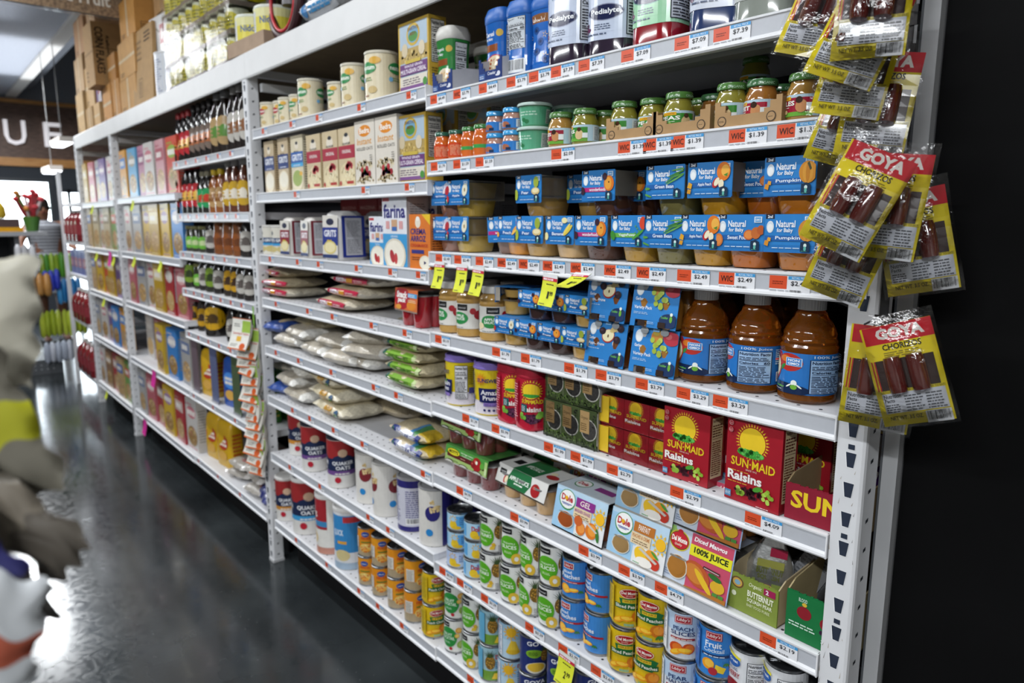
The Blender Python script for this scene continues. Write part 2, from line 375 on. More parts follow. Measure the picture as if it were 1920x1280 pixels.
# ---------------------------------------------------------------- racks
PAINT = 'dcdde0'
def post(X, h=2.1, keys=True, w=.045, parent=None, name='post'):
    """angle post: front flange facing the aisle, side flange facing the near end, outer corner at (X, 0)"""
    b = M(); t = .0022; r = .006
    P = [(X - w, 0), (X - r, 0), (X - r * .3, r * .3), (X, r), (X, w), (X - t, w), (X - t, r + t), (X - r, t), (X - w, t)]
    bb = len(b.v); b.prism(P, 0, h, PAINT, 'paint')
    n = int(h / .0487)
    for i in range(n):
        z = .035 + i * .0487; k = i % 3
        cx = X - w * .5
        A = 0.0075; z0, z1 = z - .012, z + .013
        b.poly([(cx - .0058, -.0003, z0), (cx + .0058, -.0003, z0), (cx + .0092, -.0003, z1), (cx - .0092, -.0003, z1)], 'f0f1f3', 'paint')
        b.poly([(cx - .0046, -.0006, z0 + .0012), (cx + .0052, -.0006, z0 + .0012), (cx + .0084, -.0006, z1 - .0003), (cx - .0078, -.0006, z1 - .0003)], '2c3444', 'matte')
        if k == 1 and keys:
            b.poly([(cx - .005, -.0006, z1 + .005), (cx + .005, -.0006, z1 + .005), (cx + .005, -.0006, z1 + .013), (cx - .005, -.0006, z1 + .013)], '2c3444', 'matte')
        y = w * .5; s = .0042
        b.poly([(X + .0004, y - s, z - s), (X + .0004, y + s, z - s * .4), (X + .0004, y + s, z + s), (X + .0004, y - s, z + s * .4)], '23272f', 'matte')
    q = random.Random(int(X * 100))
    for i in range(26):  # scuffs where carts have rubbed the paint
        z = q.uniform(.3, 1.1); x = X - w + q.random() ** 2 * .012 if q.random() < .6 else X - r - q.random() * .01; L = q.uniform(.003, .014)
        b.poly([(x, -.0004, z), (x + .0008, -.0004, z), (x + .0012 + q.uniform(-.002, .002), -.0004, z + L)], q.choice(['8f7a63', '6b6460', 'a08d70']), 'matte')
    b.box(X - w - .002, -.002, 0, X + .002, w + .002, .012, 'c9cacc', 'paint')
    return b.build(name, parent, 0)
def rack(x0, x1, label, posts, back=True):
    r = empty('shelving_rack', ((x0 + x1) / 2, .25, 0)); tag(r, label, 'shelving rack', 'white boltless shelving racks'); ox = (x0 + x1) / 2
    for X in posts: o = post(X, parent=r); o.location = (-ox, -.25, 0)
    for X in posts:
        o = M().box(X - .045, .47, 0, X, .473, 2.1, PAINT, 'paint').box(X - .0022, .43, 0, X, .47, 2.1, PAINT, 'paint').build('rear_post', r, 0); o.location = (-ox, -.25, 0)
    xi = x0 + .002; xe = x1 - .047
    b = M(); A = x0 + .001; E_ = x1 - .0005
    P = [(-.003, 2.022), (-.003, 2.108), (.0, 2.112), (.012, 2.112), (.012, 2.018), (0, 2.016)]
    b.loft([[(A, y, z) for y, z in P], [(E_, y, z) for y, z in P]], 'dcdcdc', 'paint'); o = b.build('top_beam', r, 0); o.location = (-ox, -.25, 0)
    b = M().box(A, .45, 1.93, E_, .47, 2.0, 'cfcfcd', 'paint').box(A, .45, 2.03, E_, .47, 2.1, 'cfcfcd', 'paint'); o = b.build('rear_beam', r, 0); o.location = (-ox, -.25, 0)
    for q in (M().box(x1 - .03, .045, 2.03, x1 - .004, .45, 2.059, PAINT, 'paint'), M().box(x0 + .02, .045, 1.97, x0 + .045, .45, 2.0, PAINT, 'paint')): o = q.build('side_brace', r, 0); o.location = (-ox, -.25, 0)
    o = M().box(A, .013, 2.06, E_, .449, 2.075, '6e5f4a', 'card').build('top_deck', r, 0); o.location = (-ox, -.25, 0)
    if back:
        b = M().box(A, .476, 0.1, E_, .482, 2.03, '24252a', 'matte')
        for i in range(int((x1 - x0) / .0508)):
            for j in range(22): b.poly([(x0 + .03 + i * .0508 + a, .4755, .75 + j * .0508 + c) for a, c in ((0, .004), (.003, 0), (0, -.004), (-.003, 0))], '0c0c0e', 'matte')
        o = b.build('back_panel', r, 0); o.location = (-ox, -.25, 0)
    return r
rack(-2.44, 0, 'nearest white boltless rack filled with baby food, oats and canned fruit', [0])
rack(-4.86, -2.44, 'middle white boltless rack holding syrup and cereal boxes', [-2.44])
rack(-6.07, -4.86, 'short white boltless rack by the windows stacked with cereal', [-4.86, -6.07])
def price(xc, txt, code='W', w=.07, y=-.0035, zt=0, h=.031, parent=None, sale=None, seed=0):
    """xc: x of the orange sticker's start"""
    A = Art(w, h); A.r(0, 0, 1, 1, 'e9eaee')
    A.r(.0, .22, .44, 1.0, 'd9512c'); A.r(.47, .8, 1, 1, '3f9ad6').t('RETAIL PRICE', .56, .84, .93, .96, 'e6f2fa', .0)
    if code == 'W': A.t('WIC', .06, .42, .40, .80, '33201a', .01)
    elif code == 'N': A.lines(.08, .5, .38, .75, 2, '8c3016', seed)
    if txt: A.t('$' + txt, .54, .42, .93, .72, '2a2c32', .01)
    A.lines(.02, .0, .75, .2, 2, 'a9abb2', seed + 3).bar(.5, .02, .8, .2, 'e9eaee', seed)
    if sale: A.r(.6, .1, 1, .75, 'e3e23c').t(sale, .65, .2, .95, .62, '30301c', .02)
    b = M(); b.art(A, (xc, y, zt - h - .003), (1, 0, 0), (0, 0, 1), 'coated'); return b.build('price_label', parent, 0)
SHELF = {}
def shelf(key, x0, x1, z, label, prices=(), depth=.44, holes=True, small=False, group='white shelf boards with price rails'):
    r = empty('shelf', ((x0 + x1) / 2, .2, z)); ox = (x0 + x1) / 2; tag(r, label, 'shelf', group); SHELF[key] = r
    xc = x1 - .0015
    b = M().box(x0 + .001, .006, -.009, x1 - .001, depth, -.001, 'd6d6d9', 'paint')
    b.box(x0 + .01, .09, -.03, x1 - .01, .13, -.009, 'b4b4b6', 'paint').box(x0 + .001, .012, -.03, x0 + .013, depth, -.009, PAINT, 'paint').box(x1 - .013, .012, -.03, x1 - .001, depth, -.009, PAINT, 'paint')
    if holes:
        n = int((x1 - x0) / .038)
        for i in range(n):
            for rw, y in enumerate((.022, .052)):
                x = x0 + .03 + i * .038 + rw * .019
                if x < x1 - .02: b.poly([(x + .0032 * math.cos(a), y + .0032 * math.sin(a), -.0006) for a in [k * PI / 4 for k in range(8)]], '34343a', 'matte')
    o = b.build('deck', r, 0); o.location = (-ox, -.2, 0)
    P = [(.006, 0), (.001, 0), (-.002, -.0015), (-.002, -.0045), (.0005, -.006), (.0005, -.031), (-.004, -.034), (-.005, -.038), (-.003, -.041), (.012, -.041), (.012, -.009), (.006, -.009)]
    b = M(); b.loft([[(x0 + .001 + (.008 if zz > -.03 else 0) * 0, y, zz) for y, zz in P], [(xc, y, zz) for y, zz in P]][::-1], 'e2e3e6', 'paint')
    b.box(x0 + .003, .0002, -.0305, xc - .002, .0006, -.0065, 'b9bcc3', 'coated')  # clear label channel; its grey also holds shading of the angled rail
    # flared closed ends
    for xx in (x0 + .001, xc): b.box(xx - .0012, -.004, -.041, xx + .0012, .012, 0, 'e6e7ea', 'paint')
    o = b.build('price_rail', r, .5); o.location = (-ox, -.2, 0)
    for i, p in enumerate(prices):
        px, txt, code = p[:3]
        o = price(px, txt, code, .05 if small else .07, -.0008, 0, .024 if small else .027, r, p[3] if len(p) > 3 else None, i); o.location = (-ox, -.2, -.0035)
    return r
XL, XM = -2.398, -1.18
def pr_(xs, texts, codes): return [(x, t, c) for x, t, c in zip(xs, texts.split(), codes)]
shelf('S1', XM, -.0465, 1.797, 'top shelf board under the electrolyte drink bottles', pr_([-1.1627, -1.0607, -0.9564, -0.8534, -0.7768, -0.7072, -0.6253, -0.5117, -0.3874, -0.3069], '4.49 3.79 4.49 3.79 3.79 7.39 7.39 7.09 7.09 7.39', 'NWNNNNNNNN'))
shelf('S2', XM, -.0465, 1.629, 'shelf board under the green-lidded baby food jars', pr_([-1.1654, -1.0641, -0.9708, -0.7029, -0.5139, -0.4517, -0.3875, -0.267, -0.1796], '1.79 1.59 1.59 2.09 1.39 1.39 1.39 1.39 1.39', 'NNNNWWWWW') + [(-0.1154, '', 'N', '169')])
shelf('S3', XM, -.0465, 1.391, 'shelf board under the two rows of blue-sleeved puree packs', pr_([-1.1498, -1.0643, -0.9735, -0.8871, -0.8087, -0.7268, -0.6394, -0.5428, -0.4577, -0.3617, -0.273, -0.1765, -0.0889], '2.49 2.49 2.49 2.49 2.49 2.49 2.49 2.49 2.49 2.49 2.49 2.49 2.49', 'NNNWWWWWWNWNW'))
shelf('S4', XM, -.0465, 1.172, 'shelf board under the amber apple juice bottles', pr_([-1.1586, -0.9086, -0.7999, -0.6546, -0.5602, -0.4518, -0.3522, -0.2726], '3.19 1.79 1.79 1.79 3.79 3.79 3.29 3.29', 'NNNNNNNN'))
shelf('S5', XM, -.0465, .976, 'shelf board under the red raisin cartons', pr_([-1.0364, -0.9117, -0.7177, -0.6304, -0.5223, -0.3577, -0.1957], '1.29 5.99 1.99 1.99 2.79 2.99 4.09', 'NNNNNNN'))
shelf('S6', XM, -.0465, .766, 'shelf board under the diced fruit cup packs', pr_([-1.067, -0.8382, -0.6005, -0.4823, -0.386, -0.1529], '4.79 3.99 3.99 3.99 4.79 2.19', 'NNNNNN'))
shelf('S7', XM, -.0465, .496, 'shelf board under the stacked pineapple and peach cans', pr_([-1.1563, -1.0696, -0.96, -0.7798, -0.6611, -0.5554, -0.3442], '0.79 1.79 3.29 3.29 2.99 2.69 2.69', 'NNNNNNN'))
shelf('S8', XM, -.0465, .222, 'lowest shelf board, under the fruit cocktail cans', pr_([-1.0262, -0.7675, -0.5615], '1.99 2.19 2.49', 'NNN'))
shelf('L1', XL, XM, 1.822, 'upper shelf board under the infant cereal canisters', pr_([-2.3072, -2.0503, -1.8397, -1.5544, -1.2783], '3.79 3.79 4.49 5.79 5.79', 'NNNNN'), small=True)
shelf('L2', XL, XM, 1.58, 'shelf board under the grits and instant oat cartons', pr_([-2.0428, -1.5447, -1.2971], '3.79 4.49 5.79', 'NNN'), small=True)
shelf('L3', XL, XM, 1.34, 'shelf board under the farina cartons and grits bags', pr_([-2.3078, -2.0525, -1.8799, -1.6064, -1.3993, -1.2488], '2.79 2.79 3.79 4.79 5.79 4.79', 'NNNNNN'), small=True)
shelf('L4', XL, XM, 1.167, 'shelf board under the pink-banded rice bags', pr_([-2.2732, -1.985, -1.7897, -1.5218, -1.3269], '2.79 2.79 3.79 9.99 9.99', 'NNNNN'), small=True)
shelf('L5', XL, XM, .97, 'shelf board under the green-banded rice bags', pr_([-2.3001, -2.0862, -1.8155, -1.5207, -1.3845], '2.79 2.79 3.79 4.79 5.79', 'NNNNN'), small=True)
shelf('L6', XL, XM, .762, 'shelf board under the instant oats bags', pr_([-2.1651, -2.0104, -1.8177, -1.6082, -1.2451], '2.79 2.79 3.79 4.79 5.79', 'NNNNN'), small=True)
shelf('L7', XL, XM, .515, 'shelf board under the upper row of oats canisters', pr_([-2.221, -1.949, -1.585, -1.4563], '2.79 2.79 3.79 4.79', 'NNNN'), small=True)
shelf('L8', XL, XM, .215, 'lowest shelf board, under the large oats canisters', pr_([-2.1946, -1.9194, -1.6694, -1.5391, -1.386], '2.79 2.79 3.79 4.79 5.79', 'NNNNN'), small=True)
XB0, XB1 = -4.815, -3.5
for k, z, nm in (('B1', 1.615, 'under the upper row of cereal boxes'), ('B2', 1.275, 'under the yellow cereal boxes'), ('B3', .95, 'under the red and pink cereal boxes'), ('B4', .575, 'under the blue flakes box'), ('B5', .21, 'under the lowest row of cereal boxes')):
    shelf(k, XB0, XB1, z, 'middle rack shelf board ' + nm, [], small=True, holes=False)
def dots(z, n, a=-3.45, b=-2.52): return [(a + (b - a) * i / n, '', 'N') for i in range(n)]
for k, z, n, nm in (('T1', 1.765, 6, 'under the dark sauce bottles'), ('T2', 1.507, 7, 'under the honey and syrup bottles'), ('T3', 1.317, 6, 'under the gold-capped jars'), ('T4', 1.128, 7, 'under the yellow-capped syrup bottles'), ('T5', .905, 6, 'under the large dark syrup bottle'), ('T6', .575, 3, 'under the yellow and blue snack bags'), ('T7', .215, 3, 'under the clear bagged rolls')):
    shelf(k, -3.495, -2.488, z, 'middle rack shelf board ' + nm, dots(z, n), small=True, holes=False)
for k, z, nm in (('C1', 1.606, 'highest'), ('C2', 1.272, 'second'), ('C3', .942, 'third'), ('C4', .578, 'fourth'), ('C5', .198, 'lowest')):
    shelf(k, -6.02, -4.908, z, nm + ' shelf board of the short rack by the windows', [], small=True, holes=False)
# toe board that closes the dark gap under the racks
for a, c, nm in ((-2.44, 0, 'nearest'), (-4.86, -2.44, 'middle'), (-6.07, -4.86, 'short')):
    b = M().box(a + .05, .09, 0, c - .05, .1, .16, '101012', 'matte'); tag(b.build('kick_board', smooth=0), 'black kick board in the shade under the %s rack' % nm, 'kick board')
ROWNAME = dict(S1='on the top shelf', S2='on the jar shelf', S3='on the puree shelf', S4='on the juice shelf', S5='on the raisin shelf', S6='on the fruit cup shelf', S7='on the peach can shelf', S8='on the bottom shelf',
    L1='on the infant cereal shelf', L2='on the grits carton shelf', L3='on the farina shelf', L4='on the pink rice shelf', L5='on the green rice shelf', L6='on the gold rice shelf', L7='on the upper oats shelf', L8='on the bottom oats shelf',
    B1='on the highest cereal shelf', B2='on the second cereal shelf', B3='on the third cereal shelf', B4='on the fourth cereal shelf', B5='on the lowest cereal shelf',
    T1='on the dark sauce shelf', T2='on the honey shelf', T3='on the gold-capped jar shelf', T4='on the third syrup shelf', T5='on the lowest syrup shelf', T6='on the snack bag shelf', T7='on the bagged roll shelf',
    C1='on the first window-end shelf', C2='on the second window-end shelf', C3='on the third window-end shelf', C4='on the fourth window-end shelf', C5='on the lowest window-end shelf')
ANCH = {k: 'the cabinet' for k in ('S1', 'S2', 'S3', 'S4', 'S5', 'S6', 'S7', 'S8')}
for k in range(1, 9): ANCH['L%d' % k] = 'section seam'
for k in range(1, 8): ANCH['T%d' % k] = 'packet strip'
for k in range(1, 6): ANCH['B%d' % k] = 'the syrups'; ANCH['C%d' % k] = 'the middle rack'
# ================================================================ product builders
def carton(w, d, h, front=None, side=None, c='e8e4dc', top=None, topc=None, name='carton', m='coated', cols=None, lside=None):
    """box: base centre at the origin, printed front faces the aisle"""
    def f():
        b = M(); r = .0012; cl = dict(cols or {})
        if topc: cl['t'] = topc
        b.box(-w / 2, -d / 2, 0, w / 2, d / 2, h, c, m, cl)
        if front: A = Art(w, h); front(A); b.art(A, (-w / 2, -d / 2, 0), (1, 0, 0), (0, 0, 1), m)
        if side: A = Art(d, h); side(A); b.art(A, (w / 2, -d / 2, 0), (0, 1, 0), (0, 0, 1), m)
        if top: A = Art(w, d); top(A); b.art(A, (-w / 2, -d / 2, h), (1, 0, 0), (0, 1, 0), m)
        b.poly([(-w / 2 + .001, -d * .02, h + .0004), (w / 2 - .001, -d * .02, h + .0004), (w / 2 - .001, 0, h + .0004), (-w / 2 + .001, 0, h + .0004)], 'a09c96', m)
        return b.build(name, smooth=0)
    return f
def can(r, h, art, lid='8f9194', rim='b8babd', m='coated', name='food_can', dark=False):
    def f():
        e = empty(name)
        b = M(); b.lathe([(r * .9, 0), (r, .0012), (r * 1.0, .004), (r * .975, .0055), (r * .975, h - .0055), (r, h - .004), (r, h - .0008), (r * .96, h), (r * .94, h - .001), (r * .93, h - .004)], rim, 'tin', 32); b.build('can_body', e)
        b = M(); A = Art(2 * PI * r, h - .0115); art(A); b.wrap(A, (0, 0, .0058), lambda t: r * .978, -PI / 2, m, sx=20); b.build('label', e, 0)
        b = M(); z = h - .0035; cc = [lid] * 7; b.lathe([(.0001, z), (r * .3, z), (r * .33, z + .0006), (r * .62, z + .0006), (r * .66, z), (r * .8, z), (r * .83, z + .0012), (r * .925, z + .0006)][::-1], lid, 'tin', 28, cap=False)
        if name == 'food_can': b.box(-.004, -r * .8, z + .001, .004, -r * .3, z + .0025, 'c4c6c8', 'tin')
        b.build('lid', e); return e
    return f
def tube_can(r, h, art, lid='f0efec', base='d8d4cc', name='canister', lidh=.008, lidart=None, m='coated'):
    def f():
        e = empty(name); b = M(); b.lathe([(r * .98, 0), (r, .002), (r, h - lidh)], base, m, 32); b.build('tube_body', e)
        b = M(); A = Art(2 * PI * r, h - lidh - .004); art(A); b.wrap(A, (0, 0, .002), lambda t: r, -PI / 2, m, sx=20); b.build('label', e, 0)
        b = M(); b.lathe([(r + .0012, 0), (r + .0018, .001), (r + .0018, lidh - .001), (r, lidh), (r * .9, lidh), (r * .88, lidh - .003), (.0001, lidh - .003)], lid, 'plastic', 32, (0, 0, h - lidh), cap=False)
        if lidart: A = Art(1.7 * r, 1.7 * r); lidart(A); b.art(A, (-.85 * r, -.85 * r, h - .003), (1, 0, 0), (0, 1, 0), m)
        b.build('lid', e); return e
    return f
def leafy(A, cx, cy, r, c='3f7d2e'):
    for k in (-.5, 0, .5): A.e(cx + r * k, cy, r * .25, r * A.w / A.h * .6, c, 8, k)
def pineapple(A, cx, cy, r):
    A.e(cx, cy - r * .5, r, r * 1.5 * A.w / A.h, '7a5a24', 16); A.scat(cx, cy - r * .5, r * .85, r * 1.35 * A.w / A.h, 60, r * .11, ['c08f35', 'a87828', 'd8a848', '6a5a1e'], 4)
    for i in range(9):
        a = PI / 2 + (i - 4) * .28; k = A.w / A.h; L = r * (1.5 + .3 * (i % 2)); y = cy + r * .9 * k
        A.p([(cx - r * .18, y), (cx + L * math.cos(a), y + L * math.sin(a) * k), (cx + r * .18, y)], '2f4420' if i % 2 else '40582a')
def peach(A, cx, cy, r, c='f0a023', c2='f7c04a'):
    k = A.w / A.h; A.e(cx, cy, r, r * k, c, 14).e(cx + r * .18, cy + r * .1 * k, r * .72, r * .7 * k, c2, 12)
def slices(A, cx, cy, r, n=3, c='f2a21f', c2='f9cf55'):
    k = A.w / A.h
    for i in range(n): A.e(cx + r * 1.1 * (i - n / 2), cy + (i % 2) * r * .3 * k, r, r * .45 * k, c, 12, .5 - .5 * (i % 3)).e(cx + r * 1.1 * (i - n / 2), cy + (i % 2) * r * .3 * k + .1 * r * k, r * .8, r * .28 * k, c2, 12, .5 - .5 * (i % 3))
def apple(A, cx, cy, r, c='a41d22'):
    k = A.w / A.h; A.e(cx, cy, r, r * .95 * k, c, 18).e(cx - r * .3, cy + r * .3 * k, r * .3, r * .25 * k, 'cf5a4c', 10).e(cx + .1 * r, cy + r * .6 * k, r * .22, r * .1 * k, '5c3a1a', 8)
def cutapple(A, cx, cy, r):
    k = A.w / A.h; A.e(cx, cy, r, r * .8 * k, 'b03028', 18, .3).e(cx, cy + .06 * r * k, r * .9, r * .7 * k, 'efe6bd', 18, .3).e(cx, cy, r * .12, r * .2 * k, '6a4a22', 8)
def grapes(A, cx, cy, r, n=8, c=('a9bd4a', '9fb23f', 'bccb62'), seed=3):
    q = random.Random(seed); k = A.w / A.h
    for i in range(n): A.o(cx + r * q.uniform(-1, 1), cy + r * k * q.uniform(-1.1, 1.1), r * .36, c[i % len(c)], 10)
# ---- cans
def a_pine(word, ring=True):
    def f(A):
        A.r(0, 0, 1, 1, 'e6e7e4')
        for s in (0, .5):
            A.r(s + .02, .82, s + .15, .97, '17181a').t('essential', s + .035, .87, s + .135, .92, 'd8d8d8', .0)
            A.e(s + .11, .45, .115, .32, '57a822', 22).t('PINEAPPLE', s + .045, .53, s + .185, .58, 'eaf5e0', .0).t(word, s + .03, .40, s + .20, .50, 'f4faf0', .015)
            A.lines(s + .06, .27, s + .17, .34, 2, 'cfe6b8', 2); pineapple(A, s + .29, .62, .062)
            if ring: A.e(s + .2, .14, .055, .16, 'dcb63a', 18).e(s + .2, .14, .022, .065, 'e6e7e4', 12)
            else: A.p([(s + .18, .06), (s + .23, .08), (s + .24, .18), (s + .19, .17)], 'e2bd3f').p([(s + .21, .16), (s + .25, .19), (s + .23, .28), (s + .2, .24)], 'd6ac2f')
            A.lines(s + .27, .04, s + .33, .22, 5, '55575a', 7)
        A.r(.40, .05, .47, .9, 'f2f2ef').lines(.405, .1, .465, .85, 18, '77797c', 3)
    return f
def a_cocktail(A):
    A.r(0, 0, 1, 1, 'e0e1dc')
    for s in (0, .5):
        A.r(s + .03, .82, s + .15, .97, '17181a').t('essential', s + .04, .87, s + .14, .92, 'd8d8d8', 0); A.e(s + .13, .48, .12, .33, '2c8a3e', 22)
        A.t('FRUIT', s + .06, .52, s + .19, .61, 'eef6ea', .01).t('COCKTAIL', s + .03, .40, s + .22, .50, 'eef6ea', .01).lines(s + .07, .28, s + .18, .35, 2, 'bfe0c0', 2)
        peach(A, s + .27, .72, .04, 'd79a3c', 'e8bb62'); peach(A, s + .3, .25, .055, '8fae4c', 'a9c26a'); A.o(s + .17, .12, .022, 'b32a35'); peach(A, s + .25, .55, .03, 'd9b04a', 'ecc96c')
def a_blue_peach(A):
    A.r(0, 0, 1, 1, '3f86cf')
    for s in (0, .5):
        A.r(s + .03, .80, s + .15, .97, 'e9e4e0').r(s + .037, .815, s + .143, .955, 'b02b38').t("Libby's", s + .045, .84, s + .135, .93, 'f4f0ee', .01, .2)
        A.t('sliced', s + .03, .67, s + .13, .76, 'e6eef8', .02).t('Peaches', s + .01, .54, s + .21, .66, 'eef3fa', .02).r(s, .42, s + .30, .475, 'a8202c').lines(s + .02, .432, s + .2, .465, 1, 'f0d8d8', 3)
        peach(A, s + .06, .25, .05); slices(A, s + .15, .2, .05, 2); leafy(A, s + .22, .2, .03)
    A.r(.36, .1, .48, .95, '2f62ad').lines(.37, .5, .47, .9, 14, 'c8dbf2', 3).bar(.37, .05, .47, .25)
def a_white_peach(word1, word2, pear=False):
    def f(A):
        A.r(0, 0, 1, 1, 'dfe4ea'); A.r(0, .6, 1, 1, 'b9cfe6')
        for s in (0, .5):
            A.r(s + .05, .80, s + .19, .97, 'b02b38').r(s + .056, .812, s + .184, .958, 'f1ece8').r(s + .06, .82, s + .18, .95, 'b02b38').t("Libby's", s + .07, .84, s + .17, .93, 'f4f0ee', .01, .2)
            A.t(word1, s + .04, .64, s + .2, .73, '243a6e', .02).t(word2, s + .02, .53, s + .22, .62, '243a6e', .02).r(s + .02, .43, s + .22, .48, '9c2430').lines(s + .03, .44, s + .21, .475, 1, 'f0e0d0', 3)
            if pear: peach(A, s + .12, .18, .08, 'b9b85a', 'dfd98c')
            else: peach(A, s + .07, .24, .055, 'c84a1c', 'e0752a'); peach(A, s + .17, .25, .05, 'c84a1c', 'e0752a'); slices(A, s + .14, .16, .06, 2, 'f0a21f', 'f7c53c')
        A.r(.36, .1, .48, .95, 'eef0f2').lines(.37, .3, .47, .9, 16, '5a6070', 3)
    return f
def a_blue_cocktail(A):
    A.r(0, 0, 1, 1, '3a86d2')
    for s in (0, .5):
        A.r(s + .03, .80, s + .16, .97, 'b02b38').r(s + .036, .812, s + .154, .958, 'f1ece8').r(s + .04, .82, s + .15, .95, 'b02b38').t("Libby's", s + .045, .84, s + .145, .93, 'f4f0ee', .01, .2)
        A.t('Fruit', s + .03, .64, s + .16, .77, 'eef3fa', .02).t('Cocktail', s + .02, .54, s + .18, .63, 'cfe2f6', .02).r(s, .44, s + .28, .50, '1e3564').lines(s + .02, .45, s + .2, .49, 1, 'e0e8f4', 3)
        peach(A, s + .06, .28, .05); A.p([(s + .12, .3), (s + .2, .22), (s + .18, .1), (s + .11, .15)], 'f0cf3c'); A.o(s + .1, .14, .035, 'b5303c'); leafy(A, s + .2, .3, .03)
    A.r(.36, .1, .48, .95, '2b66b4').lines(.37, .5, .47, .9, 14, 'c8dbf2', 3)
def a_delmonte(s1, s2):
    def f(A):
        A.r(0, 0, 1, 1, 'd9b81c')
        for s in (0, .5):
            A.e(s + .12, .82, .095, .125, 'c99a1a', 18).e(s + .12, .82, .088, .11, 'f1e9da', 18).e(s + .12, .82, .083, .1, 'a81f26', 18).t('Del Monte', s + .05, .8, s + .19, .87, 'f8f2ea', .02).t('Quality', s + .09, .745, s + .15, .785, 'f3d7c8', 0, .2)
            A.p([(s + .03, .7), (s + .06, .45), (s + .2, .42), (s + .25, .66), (s + .2, .72)], '1d6a35').r(s + .06, .6, s + .19, .68, 'd8c02a').t(s1, s + .065, .61, s + .185, .67, '8a2a20', .01)
            A.p([(s - .01, .45), (s - .01, .57), (s + .25, .57), (s + .25, .45)], '1a5f30').t(s2, s + .0, .475, s + .24, .555, 'f2efe2', .015)
            peach(A, s + .2, .28, .06, 'c9701c', 'df8f2c'); slices(A, s + .1, .18, .06, 2, 'e8971c', 'f4c640'); leafy(A, s + .22, .13, .04); A.r(s + .08, .05, s + .16, .11, '8fb088')
        A.r(.37, .1, .48, .95, 'cfb022').lines(.38, .2, .47, .9, 20, '8a7a1c', 3)
    return f
def a_dole_tall(A):
    A.r(0, 0, 1, 1, 'b9d3e4').r(0, .55, 1, 1, '9fc4de')
    for s in (0, .5):
        A.o(s + .1, .78, .06, 'e8b428'); A.star(s + .1, .78, .065, .1, 12, 'e3b03a'); A.p([(s + .04, .2), (s + .2, .2), (s + .15, .52), (s + .1, .55)], 'e4c33c').e(s + .12, .2, .08, .07, 'd9b32a')
        A.t('Dole', s + .2, .84, s + .3, .94, 'b8222e', .03).lines(s + .2, .3, s + .32, .75, 7, '4f7cb0', 3)
    A.r(.36, .05, .49, .95, 'd9dfe8').lines(.37, .1, .48, .9, 16, '5a6a96', 3)
def a_dole_pine(A):
    A.r(0, 0, 1, 1, '9cbfc9').r(0, 0, 1, .3, '6f9a3a')
    for s in (0, .5): pineapple(A, s + .08, .6, .06); A.t('Dole', s + .14, .68, s + .25, .82, 'b8222e', .03).lines(s + .14, .4, s + .26, .62, 4, '2b6fae', 3).p([(s + .1, .08), (s + .2, .05), (s + .22, .22), (s + .13, .26)], 'e8c332')
    A.r(.36, .05, .49, .95, '5fa6c9')
def a_dole_small(v):
    def f(A):
        A.r(0, 0, 1, 1, 'a9cfe8' if v else 'b4c6e6').r(.1, .1, .45, .9, '5ba6dd' if v else 'c3d0ec').r(.6, .1, .95, .9, '5ba6dd' if v else 'c3d0ec')
        for s in (0, .5):
            if v == 2: A.t('Dole', s + .03, .5, s + .15, .85, 'b8222e', .03).r(s + .2, 0, s + .32, .7, '4c8c48')
            A.lines(s + .14, .35, s + .3, .85, 4, '3f6ca8' if v < 2 else 'e8f2f8', 3); A.o(s + .06, .3, .05, 'e8c42c'); A.e(s + .1, .15, .06, .12, 'dfb82c')
            if v < 2: A.star(s + .06, .7, .03, .06, 8, 'e3b03a')
    return f
def a_goya_pine(A):
    A.r(0, 0, 1, 1, '22306e')
    for s in (0, .5): A.t('GOYA', s + .02, .82, s + .26, .95, 'eef0f6', .03).e(s + .1, .6, .09, .12, '7fae2c').lines(s + .04, .55, s + .16, .66, 3, '23451a', 2); pineapple(A, s + .22, .55, .05); A.e(s + .12, .2, .11, .16, 'ddd9c8').e(s + .12, .22, .09, .13, 'e3bb3a')
def a_greatv(A):
    A.r(0, 0, 1, 1, 'e2e4e8')
    for s in (0, .5):
        A.e(s + .05, .75, .07, .12, '2a5da8').t('Great', s + .01, .73, s + .1, .8, 'f4f6fa', .01).p([(s - .02, .9), (s + .12, .82), (s + .12, .88), (s - .02, .97)], 'e4d83a').t('PIE FILLING', s - .01, .55, s + .1, .62, '24407a', .01).t('CHERRY', s - .01, .4, s + .12, .52, 'a02030', .02)
        A.e(s + .06, .18, .08, .16, '8a1822')
        A.nutri(s + .17, .1, s + .34, .85)
def a_orange(v):
    def f(A):
        A.r(0, 0, 1, 1, 'd98a1c' if v == 0 else 'dd9420').r(0, 0, 1, .28, 'a8977a')
        for s in (0, .5):
            A.e(s + .1, .82, .06, .1, '2c4f9e').lines(s + .06, .8, s + .14, .84, 1, 'f0f0f0', 1).t('FRUIT' if v == 0 else 'PEACH', s + .03, .62, s + .18, .72, 'c8402a', .02).r(s + .03, .5, s + .18, .54, '3a7a34').e(s + .1, .3, .09, .17, 'e0c26a'); A.scat(s + .1, .3, .07, .14, 24, .016, ['e8a83c', 'd8882c', 'efd98c', 'c86a2a'], 3)
        A.r(.36, .3, .48, .72, 'd8d4cc').lines(.37, .33, .47, .7, 8, '77736c', 4)
    return f
